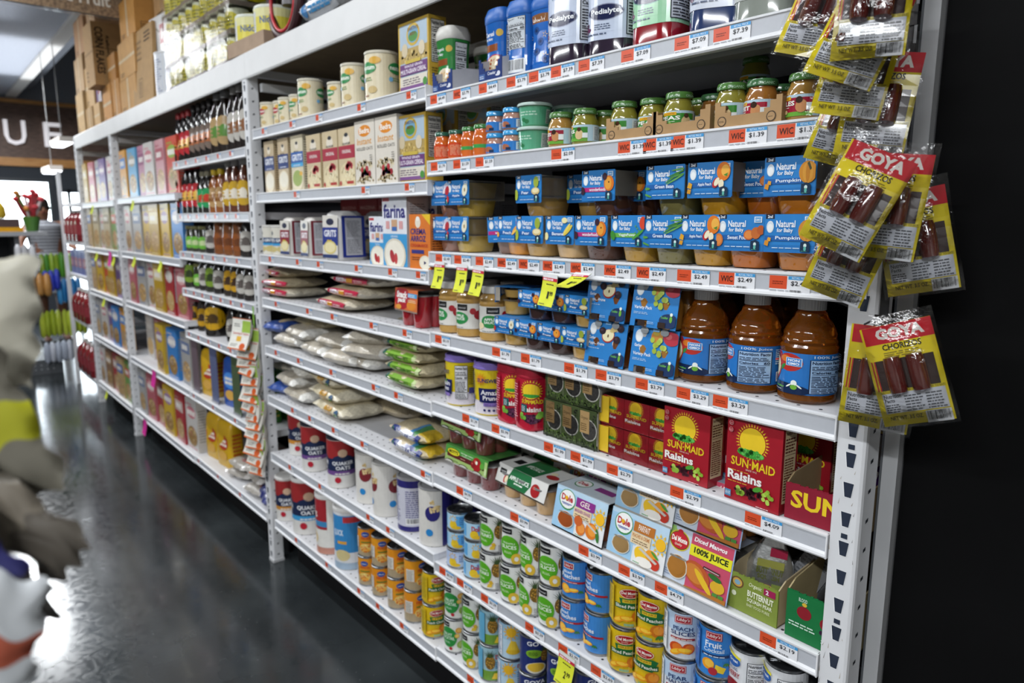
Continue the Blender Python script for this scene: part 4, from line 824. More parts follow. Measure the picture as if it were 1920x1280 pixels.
# ---- two-pack puree tubs in a printed sleeve
def g_head(A, lab, c1, c2='', s=1, sash=None, dark='1d5fa8'):
    A.r(0, 0, 1, 1, '2a80c8').r(0, .0, 1, .2, '2474ba').r(.02, .88, .2, 1.0, '14233c').t('2nd', .06, .9, .16, .98, 'f0f4f8', .02).e(.12, .67, .075, .16, 'd8e2ea', 16).e(.12, .64, .055, .11, 'eef2f4', 12)
    A.t('Natural', .24, .66, .62, .84, 'f2f6fa', .02).t('for Baby', .26, .5, .58, .64, 'f2f6fa', .02).r(.02, .3, .75, .44, sash or dark).t(lab, .24, .32, .24 + min(.5, .07 * len(lab)), .43, 'eef4fa', .015).lines(.18, .11, .78, .16, 1, 'c8def2', 3)
def g_deco(A, kind):
    A.r(.8, .78, .96, .94, 'dfeaf4').r(.82, .8, .94, .92, '5fa0d8').t('GMO', .83, .83, .93, .88, 'f2f8fc', .01)
    if kind == 'pumpkin': A.e(.86, .58, .17, .28, 'cf8a2a', 18).e(.86, .58, .1, .27, 'd99a38', 14).e(.86, .58, .04, .26, 'c47f24', 12); A.p([(.84, .8), (.9, .62), (.93, .66), (.88, .84)], '4a4a30').p([(.02, .2), (.1, .16), (.12, .3), (.04, .32)], 'd8902c').p([(.08, .32), (.15, .28), (.16, .38), (.1, .4)], 'e0a038')
    if kind == 'sweet': A.e(.7, .45, .11, .14, 'c8642c').e(.7, .45, .09, .11, 'e08a44').e(.85, .5, .1, .16, 'c46a30').e(.95, .58, .08, .13, 'b85a28').e(.05, .3, .1, .18, 'cf7434').e(.05, .3, .07, .13, 'e08a44')
    if kind == 'squash': A.e(.82, .72, .15, .26, 'e07a24').e(.86, .74, .09, .16, 'f0b44c').p([(.82, .62), (.9, .58), (.92, .68)], '4c8a34').e(.66, .42, .07, .16, 'b8282c', 12, -.5).e(.68, .44, .05, .13, 'efe6c8', 12, -.5).e(.78, .38, .06, .12, 'efe6c8').p([(0, .3), (.1, .26), (.12, .4), (.04, .46)], 'e0a42c').p([(.0, .14), (.08, .12), (.1, .24), (.02, .26)], 'd8982c')
    if kind == 'bean': [A.e(.72 + .05 * i, .62 + .06 * i - .12 * (i % 2), .24, .025, ['4f8f3a', '6aa84c', '3c7a2e'][i % 3], 12, .5 - .1 * i) for i in range(5)]; A.e(.06, .12, .12, .03, '5a9a40', 10, -.3).e(.05, .32, .08, .04, '5a9a40')
    if kind == 'veg': [A.o(.74 + .05 * (i % 3), .66 - .07 * i, .02, '5ca03c') for i in range(6)]; A.e(.82, .4, .2, .05, '4c9a38', 12, .6).e(.96, .76, .1, .2, 'd8482c').e(.08, .36, .07, .16, '3c8a34', 12, .3)
    if kind == 'prune': A.e(.84, .56, .15, .25, 'd87424', 16).e(.82, .56, .1, .2, 'e8a03c').o(.84, .6, .02, '3a2414').e(.72, .78, .07, .12, '3a2030').e(.04, .34, .07, .13, '3a2030')
    if kind == 'banana': A.e(.82, .5, .2, .07, 'e0c84c', 12, .7).e(.78, .55, .18, .05, 'ecd868', 12, .8).e(.05, .28, .07, .14, 'ece2a8').e(.7, .84, .1, .1, 'ece2a8')
    if kind == 'pear': A.e(.82, .74, .1, .2, '9cae3c').e(.8, .42, .16, .13, 'd8c084').e(.8, .44, .12, .08, 'ece0b4').e(.04, .3, .07, .2, 'a8b840')
    if kind == 'peach': A.e(.9, .75, .1, .16, 'd8703c').e(.75, .5, .14, .06, 'f0a840', 12, .8).e(.72, .4, .12, .05, 'f4c060', 12, .6).e(.03, .3, .06, .1, 'f0a840')
    if kind == 'apple': A.e(.8, .7, .14, .2, 'c8c8d8').e(.72, .6, .12, .1, 'e8e0e8', 12, .6).e(.85, .6, .1, .2, 'b8303c', 12, -.4)
    if kind == 'cut': A.e(.84, .6, .12, .26, 'e8e4cc', 14, -.3).e(.84, .6, .03, .08, '9a7a3c').e(.03, .25, .06, .14, 'c8302c')
    if kind == 'berry': A.o(.5, .12, .05, '2a3c78').e(.85, .5, .14, .2, 'd8d0e0')
    A.p([(.75, .04), (.93, .04), (.93, .26), (.85, .32), (.75, .28)], '14304c').e(.84, .2, .03, .05, 'd8ece8').e(.84, .12, .025, .06, '5fb4a8').lines(.77, .05, .91, .07, 1, '5fc4a8', 2)
def twopack(lab, deco, food, sash=None, w=.1, dark='1d5fa8'):
    def f():
        e = empty('puree_two_pack'); d = .115; h = .091; hs = .034; sw = w / 2
        def tubm(z0, z1, k0, k1):
            def ring(k, z):
                x, y, c = (sw - .004) * k, (d / 2 - .004) * k, .012
                return [(-x + c, -y, z), (x - c, -y, z), (x, -y + c, z), (x, y - c, z), (x - c, y, z), (-x + c, y, z), (-x, y - c, z), (-x, -y + c, z)]
            return M().loft([ring(k0 * .95, z0), ring(k0, z0 + .004), ring(k1, z1)], food, 'juice')
        tubm(0.001, h * .47, .78, .9).build('tub', e, .9); tubm(h * .5, h - .006, .86, .97).build('tub', e, .9)
        b = M(); b.bbox(-sw, -d / 2 - .001, h * .47, sw, d / 2, h * .5, 'b8b0a4', 'clear', .01).bbox(-sw, -d / 2, h - .006, sw, d / 2, h - .003, '8c8478', 'clear', .01); b.build('film_lid', e, 0)
        A = Art(w, .062); g_head(A, lab, '', sash=sash, dark=dark); g_deco(A, deco); b = M()
        t = .0008; yf = -d / 2 - .002
        b.box(-sw - .001, yf - t, hs - .002, sw + .001, yf, h - .0005, '2a80c8', 'coated').box(-sw * .95, yf, h - .002, -sw * .6, d / 2 + .002, h - .0005, '2a80c8', 'coated').box(-sw - .001, d / 2 + .001, hs + .008, sw + .001, d / 2 + .002, h - .001, 'b0a89c', 'card').box(sw * .6, yf, h - .002, sw * .95, d / 2 + .002, h - .0005, '9c968c', 'coated')
        b.art(A, (-sw, yf - t, hs - .004), (1, 0, 0), (0, 0, 1), 'coated'); b.build('sleeve', e, 0)
        b = M(); b.box(sw + .0003, yf, hs + .006, sw + .0009, d / 2, h - .001, 'd8d4cc', 'clear'); b.build('clear_wrap', e, 0)
        return e
    return f
for k, lab, deco, food, sash, w, d in (
    ('tp_pump', 'Pumpkin', 'pumpkin', 'c07420', None, .089, 'pumpkin puree two-pack in blue sleeve'), ('tp_sweet', 'Sweet Potato', 'sweet', 'c06a1e', None, .089, 'sweet potato puree two-pack in blue sleeve'),
    ('tp_squash', 'Apple Peach Squash', 'squash', 'c08c20', None, .089, 'apple peach squash two-pack in blue sleeve'), ('tp_bean', 'Green Bean', 'bean', '7c7442', None, .089, 'green bean puree two-pack in blue sleeve'),
    ('tp_veg', 'VeggiePower', 'veg', 'b98e2c', '6ab04c', .089, 'pea carrot spinach two-pack with green sash'), ('tp_prune', 'wonderfoods', 'prune', '5a382a', 'b82a78', .089, 'prune apple two-pack with magenta sash'),
    ('tp_banana', 'Banana', 'banana', 'd8b27a', None, .089, 'banana puree two-pack in blue sleeve'), ('tp_pear', 'Pear', 'pear', 'c29a54', None, .089, 'pear puree two-pack in blue sleeve'),
    ('tp_peach', 'Peach', 'peach', 'd8902c', None, .089, 'peach puree two-pack in blue sleeve'), ('tp_blueb', 'wonderfoods', 'berry', '8a6a5c', 'b82a78', .089, 'blueberry puree two-pack with magenta sash'),
    ('tp_apple', 'Apple', 'cut', 'c8a84c', None, .089, 'apple puree two-pack in blue sleeve'), ('tp_strawb', 'Apple Strawberry', 'apple', '9a7060', None, .089, 'apple strawberry two-pack in blue sleeve')):
    KIND[k] = (twopack(lab, deco, food, sash, w), d, 'puree pack')
def cuppack(lab, deco, food):   # first-foods pack: round cups in a low sleeve
    def f():
        e = empty('puree_cup_pack'); w = .076; d = .06
        for y in (-.0,):
            M().lathe([(.027, 0), (.031, .003), (.0345, .03), (.035, .034)], food, 'juice', 24, (0, y, 0)).build('cup', e)
            M().lathe([(.031, .044), (.0345, .06), (.035, .062)], food, 'juice', 24, (0, y, 0)).build('cup', e)
        M().lathe([(.037, .034), (.037, .037), (.033, .0375)], 'c8c4bc', 'clear', 24, cap=False).build('cup_rim', e)
        b = M(); A = Art(w, .04); g_head(A, lab, '', dark='1a5090'); g_deco(A, deco)
        b.box(-w / 2, -.044, .03, w / 2, -.043, .07, '2a80c8', 'coated').box(-w / 2, -.043, .069, w / 2, .05, .07, '2a80c8', 'coated').box(-w / 2, .049, .032, w / 2, .05, .069, 'a8a094', 'card').box(w / 2 - .001, -.043, .035, w / 2, -.03, .069, 'a8a094', 'card')
        b.art(A, (-w / 2, -.044, .03), (1, 0, 0), (0, 0, 1), 'coated'); b.build('sleeve', e, 0); return e
    return f
for k, lab, deco, food, d in (('cp_pear', 'Pear', 'pear', 'c29a54', 'round-cup pear puree pack in blue sleeve'), ('cp_prune', 'Prune', 'prune', '3c2420', 'round-cup prune puree pack in blue sleeve'), ('cp_apple', 'Apple', 'cut', 'b8934c', 'round-cup apple puree pack in blue sleeve')):
    KIND[k] = (cuppack(lab, deco, food), d, 'puree pack')
# ---- four-packs of small juice bottles in a blue carrier
def fourpack(v):
    def f():
        e = empty('juice_four_pack'); w = .112; h = .092; d = .1; c = '6a3c1c' if v == 0 else '9a6a2c'
        for x in (-.027, .027):
            for y in (-.024, .024):
                j = M().lathe([(.019, 0), (.0215, .003), (.0215, .05), (.013, .068), (.0125, .074)], c, 'juice', 20, (x, y, 0)).build('bottle', e)
                M().lathe([(.0155, .072), (.016, .073), (.016, .084), (.0145, .086), (.0001, .086)], 'c9c6c2', 'plastic', 24, (x, y, 0), cap=False).build('cap', j)
        y0, y1 = -d / 2, -d / 2 + .018; b = M(); N = 3
        T = Matrix.Translation((0, y0, .001)) @ Matrix.Rotation(-.16, 4, 'X')
        b.box(-w / 2, -.0008, 0.014, w / 2, 0, h, '2a80c8', 'coated', None, T); 
        for x0, x1 in ((-w / 2, -w / 2 + .012), (-.014, .014), (w / 2 - .012, w / 2)): b.box(x0, -.0008, 0, x1, 0, .014, '2a80c8', 'coated', None, T)
        A = Art(w, h)
        A.r(0, .15, 1, 1, '2a80c8').p([(0, 0), (.11, 0), (.11, .15), (0, .15)], '2a80c8').p([(.89, 0), (1, 0), (1, .15), (.89, .15)], '2a80c8')
        A.e(.15, .80, .085, .14, 'd8e2ea').e(.15, .78, .065, .1, 'eef2f4', 12).t('Gerber', .07, .56, .24, .63, 'eef4fa', .02)
        if v == 0:
            A.t('Apple Prune', .07, .42, .48, .51, 'eef4fa', .015).lines(.07, .35, .45, .39, 1, 'a8c8e8', 2); cutapple(A, .55, .68, .16); A.e(.7, .86, .13, .07, 'd8c080', 12, .5); [A.e(x, y, .085, .085, '2c1c24', 12).e(x - .02, y + .02, .04, .03, '4c3440', 8) for x, y in ((.4, .78), (.84, .88), (.78, .62))]
        else:
            A.t('Variety Pack', .06, .36, .46, .45, 'eef4fa', .015).lines(.06, .27, .45, .33, 2, 'a8c8e8', 2); A.e(.55, .82, .13, .15, 'c8883c', 14).e(.53, .94, .08, .1, 'b8a03c'); A.e(.86, .82, .17, .15, 'b83444', 16).e(.8, .86, .07, .06, 'cf6468'); grapes(A, .6, .62, .14, 11); grapes(A, .82, .54, .04, 1)
        A.r(.46, .93, .6, 1, '7fb4e0'); A.e(.85, .18, .2, .15, '16305c'); A.t('Toddler', .68, .22, .84, .27, '6fbe50', .02); A.o(.9, .32, .03, 'e8f0e8').e(.9, .22, .03, .07, '6fae3c').lines(.4, .08, .58, .14, 2, 'a8c8e8', 2)
        for x0, x1 in ((.2, .36), (.64, .8)): A.e((x0 + x1) / 2, .93, .09, .075, '8f9498', 14).r(x0, .02, x1, .14, '2b1a12')
        P0 = T @ Vector((-w / 2, -.0008, 0)); V = (T.to_3x3() @ Vector((0, 0, 1))); b.art(A, P0, (1, 0, 0), V, 'coated')
        T2 = Matrix.Translation((0, -y0, .001)) @ Matrix.Rotation(.16, 4, 'X'); b.box(-w / 2, 0, .0, w / 2, .0008, h, '2a80c8', 'coated', None, T2)
        b.box(-w / 2, -.033, h - .002, w / 2, .033, h - .001, '2a80c8', 'coated'); b.build('carrier', e, 0)
        return e
    return f
KIND.update(four_prune=(fourpack(0), 'blue apple prune juice four-pack', 'juice pack'), four_var=(fourpack(1), 'blue variety juice four-pack with grapes', 'juice pack'))
# ---- apple juice bottle
def a_juice(A):
    A.r(0, 0, 1, 1, '2a76c4')
    A.e(.38, .9, .08, .14, '9c2028').e(.52, .76, .085, .22, 'b8322c', 18).e(.49, .84, .04, .08, 'd8782c').e(.47, .62, .03, .05, '3c8a3c', 10, .7); cutapple(A, .36, .56, .1); A.e(.33, .6, .06, .12, 'efe6bd')
    A.r(.50, .68, .60, .88, 'c8dcf0').r(.505, .69, .595, .87, '4a8ad0').t('NON', .515, .79, .585, .85, 'f4f8fc', .03).t('GMO', .515, .71, .585, .77, 'f4f8fc', .03)
    A.e(.48, .1, .17, .16, '14284c'); A.t('Toddler', .4, .12, .5, .17, '6fbe50', .02).lines(.4, .06, .5, .09, 1, 'd8e8d8', 2); A.o(.56, .27, .018, 'eef4ee').e(.56, .17, .02, .06, '6fae3c').e(.53, .2, .02, .02, 'eef4ee', 8, .6).e(.59, .2, .02, .02, 'eef4ee', 8, -.6)
    A.e(.18, .7, .06, .12, 'd8e2ea').t('Gerber', .08, .45, .26, .55, 'eef4fa', .02); A.t('apple', .1, .3, .25, .4, 'eef4fa', .02)
    A.t('100% Juice', .66, .89, .84, .97, 'd8e8f6', .01); A.nutri(.64, .05, .84, .87, '9fc0e6', '182440'); A.lines(.86, .55, .98, .95, 8, 'c8dcf0', 3).r(.86, .66, .98, .71, 'd8505c').bar(.87, .1, .97, .35, 'e6eaf0')
def juice_bottle():
    e = empty('juice_bottle'); r = .0575; c = '7c420e'
    prof = [(.05, 0), (.0575, .005), (.0575, .012), (.056, .015), (.056, .083), (.0575, .087), (.0575, .092), (.054, .096), (.056, .101), (.052, .107), (.0525, .113), (.049, .120), (.042, .130), (.033, .139), (.025, .146), (.0205, .150), (.0205, .158)]
    k = 1.0
    k = .0465 / .0575; prof = [(a * k if z < .145 else a, z * 1.02) for a, z in prof]
    M().lathe(prof, 'c87420', 'amber', 40).build('bottle_body', e)
    b = M(); A = Art(2 * PI * .0455, .069); a_juice(A); b.wrap(A, (0, 0, .0155), lambda t: .0457, -PI / 2, 'gloss', sx=28); b.build('label', e, 0)
    b = M(); P = []
    for z, rr in ((.154, .0225), (.175, .0225)): P.append([((rr - (.0006 if i % 2 else 0)) * math.cos(2 * PI * i / 60), (rr - (.0006 if i % 2 else 0)) * math.sin(2 * PI * i / 60), z) for i in range(60)])
    b.loft(P, 'c6c6c6', 'plastic'); b.build('cap', e, .3); return e
KIND['juice'] = (juice_bottle, 'amber apple juice bottle with blue label', 'bottle')
# ---- applesauce jar
def a_sauce(A):
    A.r(0, 0, 1, 1, 'dedcd6'); A.r(.46, .72, .6, .97, '1a1a1c').t('essential', .48, .8, .58, .88, 'd8d8d8', 0).e(.5, .42, .11, .25, '2c8a48', 20).t('APPLE', .43, .46, .56, .56, 'f0f4ec', .03).t('SAUCE', .43, .34, .57, .44, 'f0f4ec', .03).o(.66, .7, .035, 'a8202c'); A.e(.38, .25, .05, .13, 'e8d8b0').lines(.4, .04, .6, .09, 1, '6c6c6c', 2)
    A.r(.72, .0, .72, 1, 'dedcd6'); A.r(.02, 0, .3, 1, 'e6e4e0').lines(.04, .1, .28, .9, 10, '5c5c60', 3).o(.72, .55, .05, '9c1c28').lines(.78, .1, .95, .5, 5, '77777a', 2)
def sauce_jar():
    e = empty('applesauce_jar'); prof = [(.034, 0), (.038, .003), (.039, .012), (.0375, .016), (.0375, .03), (.038, .034), (.038, .088), (.0395, .094), (.037, .1), (.0385, .106), (.034, .113), (.0285, .118), (.028, .124)]
    M().lathe(prof, 'b8904c', 'juice', 32).build('jar_body', e)
    b = M(); A = Art(2 * PI * .0385, .066); a_sauce(A); b.wrap(A, (0, 0, .022), lambda t: .0384, -PI / 2, 'gloss', sx=24); b.build('label', e, 0)
    M().lathe([(.031, .12), (.0318, .121), (.0318, .136), (.0305, .138), (.0001, .138)], 'd4d2ce', 'plastic', 36, cap=False).build('lid', e); return e
KIND['sauce'] = (sauce_jar, 'applesauce jar with white lid', 'jar')
# ---- pediatric drink bottles
def ped(bg, juice, logo, top, lid=None):
    def f():
        e = empty('electrolyte_bottle'); M().lathe([(.046, 0), (.0505, .004), (.051, .05), (.0495, .056), (.0495, .18), (.044, .205), (.02, .225), (.018, .235)], juice, 'juice', 36, sq=1.6).build('bottle_body', e)
        b = M(); A = Art(2 * PI * .0495, .125); A.r(0, 0, 1, 1, bg)
        A.r(0, .86, 1, .93, top)
        for s in (.0,):
            A.r(.28, .12, .6, .84, bg).e(.49, .42, .12, .13, logo, 22).e(.49, .42, .113, .115, '1c2348', 22).t('Pedialyte', .395, .37, .585, .475, 'f2f4f8', .02).lines(.42, .16, .55, .26, 3, '55607a', 2).scat(.37, .2, .03, .07, 14, .01, ['6a3458', '54264a'], 3).lines(.36, .08, .54, .13, 1, '55607a', 6).r(.33, .72, .37, .8, '6ab0d8').lines(.42, .74, .55, .8, 2, '6a90b0', 3)
        A.nutri(.62, .05, .82, .97, 'c9cdd6'); A.lines(.02, .1, .2, .9, 14, '66708a', 3); b.wrap(A, (0, 0, .040), lambda t: .0512, -PI / 2, 'gloss', sx=28, sq=1.6); b.build('label', e, 0)
        M().lathe([(.024, .222), (.024, .247), (.0001, .248)], lid or top, 'plastic', 24, cap=False).build('cap', e); return e
    return f
KIND.update(ped_grape=(ped('c2cce0', '2a1f30', '8a90a8', '281c3c'), 'dark grape electrolyte bottle', 'bottle'), ped_green=(ped('9ccfa8', '8a1420', '6a9a8c', '4cae6c', '8a1420'), 'green label electrolyte bottle with red drink', 'bottle'),
    ped_blue=(ped('d0d6e4', '2c3c66', '8a90a8', '3c6cb0'), 'blue raspberry electrolyte bottle', 'bottle'), ped_clear=(ped('b4b8b4', '8a9088', '9a9e9c', '8a8e8c', '9a9e9c'), 'clear unflavored electrolyte bottle', 'bottle'))
def cereal_can(c, lid, v):   # hourglass plastic canisters of infant cereal
    def f():
        e = empty('cereal_canister'); prof = [(.036, 0), (.038, .004), (.037, .04), (.0345, .075), (.037, .12), (.039, .135)]
        def rf(t):
            z = t * .135
            for (a, z0), (b2, z1) in zip(prof, prof[1:]):
                if z0 <= z <= z1: return a + (b2 - a) * (z - z0) / (z1 - z0)
            return prof[-1][0]
        M().lathe(prof, c, 'plastic', 32, sq=1.2).build('canister_body', e)
        b = M(); A = Art(2 * PI * .037, .13); A.r(0, 0, 1, 1, c)
        if v < 2:
            A.e(.36, .8, .04, .09, 'd8e2ea').t('Organic' if v == 0 else 'Cereal', .4, .78, .54, .86, 'f0f4f8', .02).t('for Baby', .4, .7, .52, .76, 'f0f4f8', .02).o(.6, .82, .035, 'c8a84c').r(.34, .52, .58, .64, '8a4a24').t('Grain & grow', .35, .55, .57, .61, 'f0e6dc', .02)
            A.e(.54, .26, .13, .2, 'e6dccb' if v == 0 else 'b83440', 18).e(.54, .27, .11, .17, 'd8c8a8').scat(.54, .3, .09, .1, 26, .014, ['efe6cc', 'c8b088', 'a8482c' if v else 'c8862c'], 3).lines(.33, .3, .42, .48, 3, 'd8e4ec', 2); A.nutri(.66, .1, .8, .95, 'd4d8dc')
        elif v == 2: A.nutri(.4, .45, .6, .98, 'cfd6dc').r(.4, .05, .6, .28, 'd4d8dc').bar(.4, .05, .6, .28, 'd4d8dc'); A.star(.68, .6, .01, .03, 5, 'd8c08c'); A.star(.7, .3, .01, .03, 5, 'd8c08c')
        else:
            A.r(.36, .8, .6, .96, '8a5a34').t('GROW', .4, .82, .56, .92, 'f0e6dc', .03)
            for i, (x, y) in enumerate(((.45, .68), (.5, .5), (.46, .34), (.56, .2))): A.o(x, y, .035, '1f4a8c').o(x, y, .015, '16305c'); A.star(x + .1, y - .08, .012, .035, 5, 'd8c08c')
        b.wrap(A, (0, 0, .002), rf, -PI / 2, 'gloss', sx=26, sy=6, sq=1.2); b.build('label', e, 0)
        M().lathe([(.0395, .133), (.0405, .136), (.0405, .15), (.034, .166), (.02, .168), (.0001, .168)], lid, 'plastic', 32, cap=False, sq=1.2).build('lid', e); return e
    return f
KIND.update(cer_green=(cereal_can('2f7d3c', 'c4c2bc', 0), 'green infant cereal canister with pale lid', 'canister'), cer_blue=(cereal_can('1f62b4', '1f5fb0', 1), 'blue infant cereal canister with cereal bowl', 'canister'),
    cer_side=(cereal_can('1f62b4', '1f5fb0', 2), 'blue canister turned to its nutrition panel', 'canister'), cer_star=(cereal_can('1f62b4', '1f5fb0', 3), 'blue canister with stars and blueberries', 'canister'))
def tray(w, d, h, c, art=None, inner='8f8a84', notch=.45, name='display_tray', low=None):
    """open cardboard display tray: low front with a cut-out, higher sides"""
    def f():
        e = empty(name); t = .002; low_ = low if low is not None else h * notch
        b = M(); b.box(-w / 2, -d / 2, 0, w / 2, d / 2, t, inner, 'card').box(-w / 2, d / 2 - t, 0, w / 2, d / 2, h, inner, 'card')
        for s in (-1, 1):
            x = s * w / 2; P = [(-d / 2, 0), (d / 2, 0), (d / 2, h), (-d / 2 + d * .3, h * .9), (-d / 2, h * .75 if notch < 1 else h)]
            b.loft([[(x, y, z) for y, z in P], [(x - s * t, y, z) for y, z in P]][::s], inner, 'card')
        b.build('tray_body', e, 0)
        b = M(); y = -d / 2
        xs = [-w / 2 + w * i / 12 for i in range(13)]
        def top(x): u = abs(x) / (w / 2); return low_ + (h * .85 - low_) * min(1, max(0, (u - .55) / .35)) ** .7 if notch < 1 else h
        for a, c2 in zip(xs, xs[1:]): b.box(a, y - t, 0, c2, y, min(top(a), top(c2)) if False else (top(a) + top(c2)) / 2, c, 'card')
        if art: A = Art(w, low_ if notch < 1 else h); art(A); b.art(A, (-w / 2, y - t, 0), (1, 0, 0), (0, 0, 1), 'paper')
        b.build('front_panel', e, 0); return e
    return f
def a_crawl(A): A.r(.03, .15, .28, .75, '3c5f9c').lines(.05, .25, .26, .65, 2, 'c8d4e4', 2).t('Crawler', .4, .5, .75, .85, 'd8dce8', .02).e(.88, .5, .07, .25, 'd8dce8').e(.82, .35, .07, .1, 'd8dce8')
def a_ebtray(A): A.o(.12, .55, .07, '4c3c2c').o(.12, .55, .055, 'ab8a62').lines(.07, .45, .17, .65, 3, '4c3c2c', 2).o(.86, .55, .07, '4c3c2c').o(.86, .55, .055, 'ab8a62').lines(.82, .5, .9, .6, 1, '4c3c2c', 2)
KIND.update(tray_blue=(tray(.085, .12, .06, '263a74', a_crawl, 'b8b8bc', .35), 'navy cardboard display tray', 'tray'), tray_brown=(tray(.124, .12, .052, 'ab8a62', a_ebtray, '8c6e4c', .35), 'brown cardboard jar tray', 'tray'))
# ---- cups in folded cardboard sleeves
def cupsleeve(w, h, d, front, body, cups, ncup, side='d8dcdc', topart=None, wins=(), cuph=.05, r=.033, inset=.0, slant=.2, drop=0, rows=2, name='fruit_cup_pack', lidc='c8c8c8'):
    """row of cups (two deep) in a sleeve whose front leans back; the cups may stick out below (drop)"""
    def f():
        e = empty(name); cw = w / ncup; ins = .004 if drop else .002 + slant * cuph
        for i in range(ncup):
            for j in range(rows):
                M().lathe([(r * .72, 0.0005), (r * .78, .003), (r * .97, cuph - .004)], cups, 'juice', 20, (-w / 2 + cw * (i + .5), -d / 2 + ins + r + j * (d - 2 * ins - 2 * r) / max(1, rows - 1), 0)).build('cup', e)
                M().lathe([(r * 1.04, cuph - .004), (r * 1.05, cuph - .001), (r, cuph), (.0001, cuph)], lidc, 'foil', 20, (-w / 2 + cw * (i + .5), -d / 2 + ins + r + j * (d - 2 * ins - 2 * r) / max(1, rows - 1), 0), cap=False).build('foil_lid', e)
        b = M(); y0 = -d / 2; a = math.atan(slant); t = .0007; yt = y0 + slant * (h - drop)
        secs = [(y0 - .001, drop), (y0 - .001 + 0, drop + .004), (yt, h), (-yt, h), (d / 2 + .001, drop + .004), (d / 2 + .001, drop)]
        for (ya, za), (yb, zb) in zip(secs, secs[1:]):
            b.poly([(-w / 2, ya, za), (w / 2, ya, za), (w / 2, yb, zb), (-w / 2, yb, zb)], body, 'coated')
            b.poly([(-w / 2, ya, za - .0003), (w / 2, ya, za - .0003), (w / 2, yb, zb - .0003), (-w / 2, yb, zb - .0003)][::-1], 'b8b4ac', 'card')
        L = math.hypot(yt - y0 + .001, h - drop - .004); A = Art(w, L); front(A); V = (0, yt - (y0 - .001), h - drop - .004)
        b.art(A, (-w / 2, y0 - .001, drop + .004), (1, 0, 0), V, 'coated')
        if topart: A = Art(w, -2 * yt); topart(A); b.art(A, (-w / 2, yt, h), (1, 0, 0), (0, 1, 0), 'coated')
        b.build('sleeve', e, 0)
        vv = Vector(V).normalized(); O = Vector((-w / 2, y0 - .001, drop + .004)); nn = Vector((1, 0, 0)).cross(vv)
        for x0, y_0, x1, y_1, c in wins:   # die-cut windows showing the cups
            q = M(); cx, cy, rx, ry = (x0 + x1) / 2, (y_0 + y_1) / 2, (x1 - x0) / 2, (y_1 - y_0) / 2
            pt = lambda ang, k=1, off=.0028: tuple(O + Vector((1, 0, 0)) * (w * (cx + rx * k * math.cos(ang) * (1 if math.sin(ang) < 0 else .92))) + vv * (L * (cy + ry * k * math.sin(ang) * (1 if math.sin(ang) < 0 else .8))) + nn * off)
            q.poly([pt(2 * PI * i / 22) for i in range(22)], 'ddd8cc', 'coated'); q.poly([pt(2 * PI * i / 22, .92, .0032) for i in range(22)], c, 'juice'); q.poly([pt(2 * PI * i / 22, .72, .0036) for i in range(22)], c, 'juice')
            q.poly([tuple(O + Vector((1, 0, 0)) * (w * (cx + rx * a_)) + vv * (L * (cy + ry * b_)) + nn * .004) for a_, b_ in ((-.8, .52), (.8, .52), (.72, .66), (-.7, .66))], 'd8d4cc', 'foil'); q.build('window', e, 0)
        return e
    return f
def f_motts(A):
    A.r(0, 0, 1, 1, '9cb86c').r(0, .45, 1, 1, '4c9440').r(.05, .3, .95, .6, '5a1c1c').e(.2, .66, .15, .24, '24200c', 20).e(.2, .66, .145, .21, 'd8cc2c', 20).t("MOTT'S", .09, .56, .31, .77, '1c1c10', .04)
    A.t('No Sugar Added', .38, .74, .66, .86, 'dcebd0', .02).t('Applesauce', .4, .6, .62, .7, 'dcebd0', .01).lines(.38, .42, .52, .5, 1, 'e0b0a0', 2).lines(.1, .1, .4, .2, 1, '3c5a2c', 2); apple(A, .76, .5, .1); apple(A, .68, .42, .05, '8a1a20'); A.o(.76, .62, .025, 'e8ecd8').e(.89, .55, .05, .2, '5ca03c', 12, .5).r(.94, 0, 1, .9, 'a9c87c').r(.95, .1, .99, .5, 'c8dca8')
    for x in (.13, .47, .8): A.e(x, .02, .1, .12, '4a4a40').e(x, 0, .085, .09, 'cfcfc4')
def f_asauce(A):
    A.r(0, 0, 1, 1, 'd9d8d4').p([(.25, 0), (.62, 0), (.7, .5), (.68, 1), (.3, 1), (.24, .5)], '1f6a3c').t('APPLE SAUCE', .27, .38, .66, .62, 'eef2ea', .03).r(.38, .22, .55, .3, 'eef2ea').lines(.4, .23, .53, .29, 1, '1f6a3c', 2).r(.06, .5, .19, .78, '17181a').t('essential', .075, .6, .175, .7, 'd8d8d8', 0).t('6', .0, .72, .03, .88, '3c3c3c', .02)
    A.e(.2, .3, .035, .25, 'b83a3c', 12, -.3).e(.22, .3, .03, .2, 'ece0bc', 12, -.3); apple(A, .8, .4, .085)
def t_asauce(A): A.r(0, 0, 1, 1, 'd9d8d4').r(.28, 0, .7, 1, '1f6a3c').t('APPLE SAUCE', .34, .35, .62, .55, 'e6ece0', .02).r(.1, .3, .24, .6, '17181a').e(.85, .4, .1, .14, 'a8282c').e(.78, .6, .05, .1, 'e8dcb8')
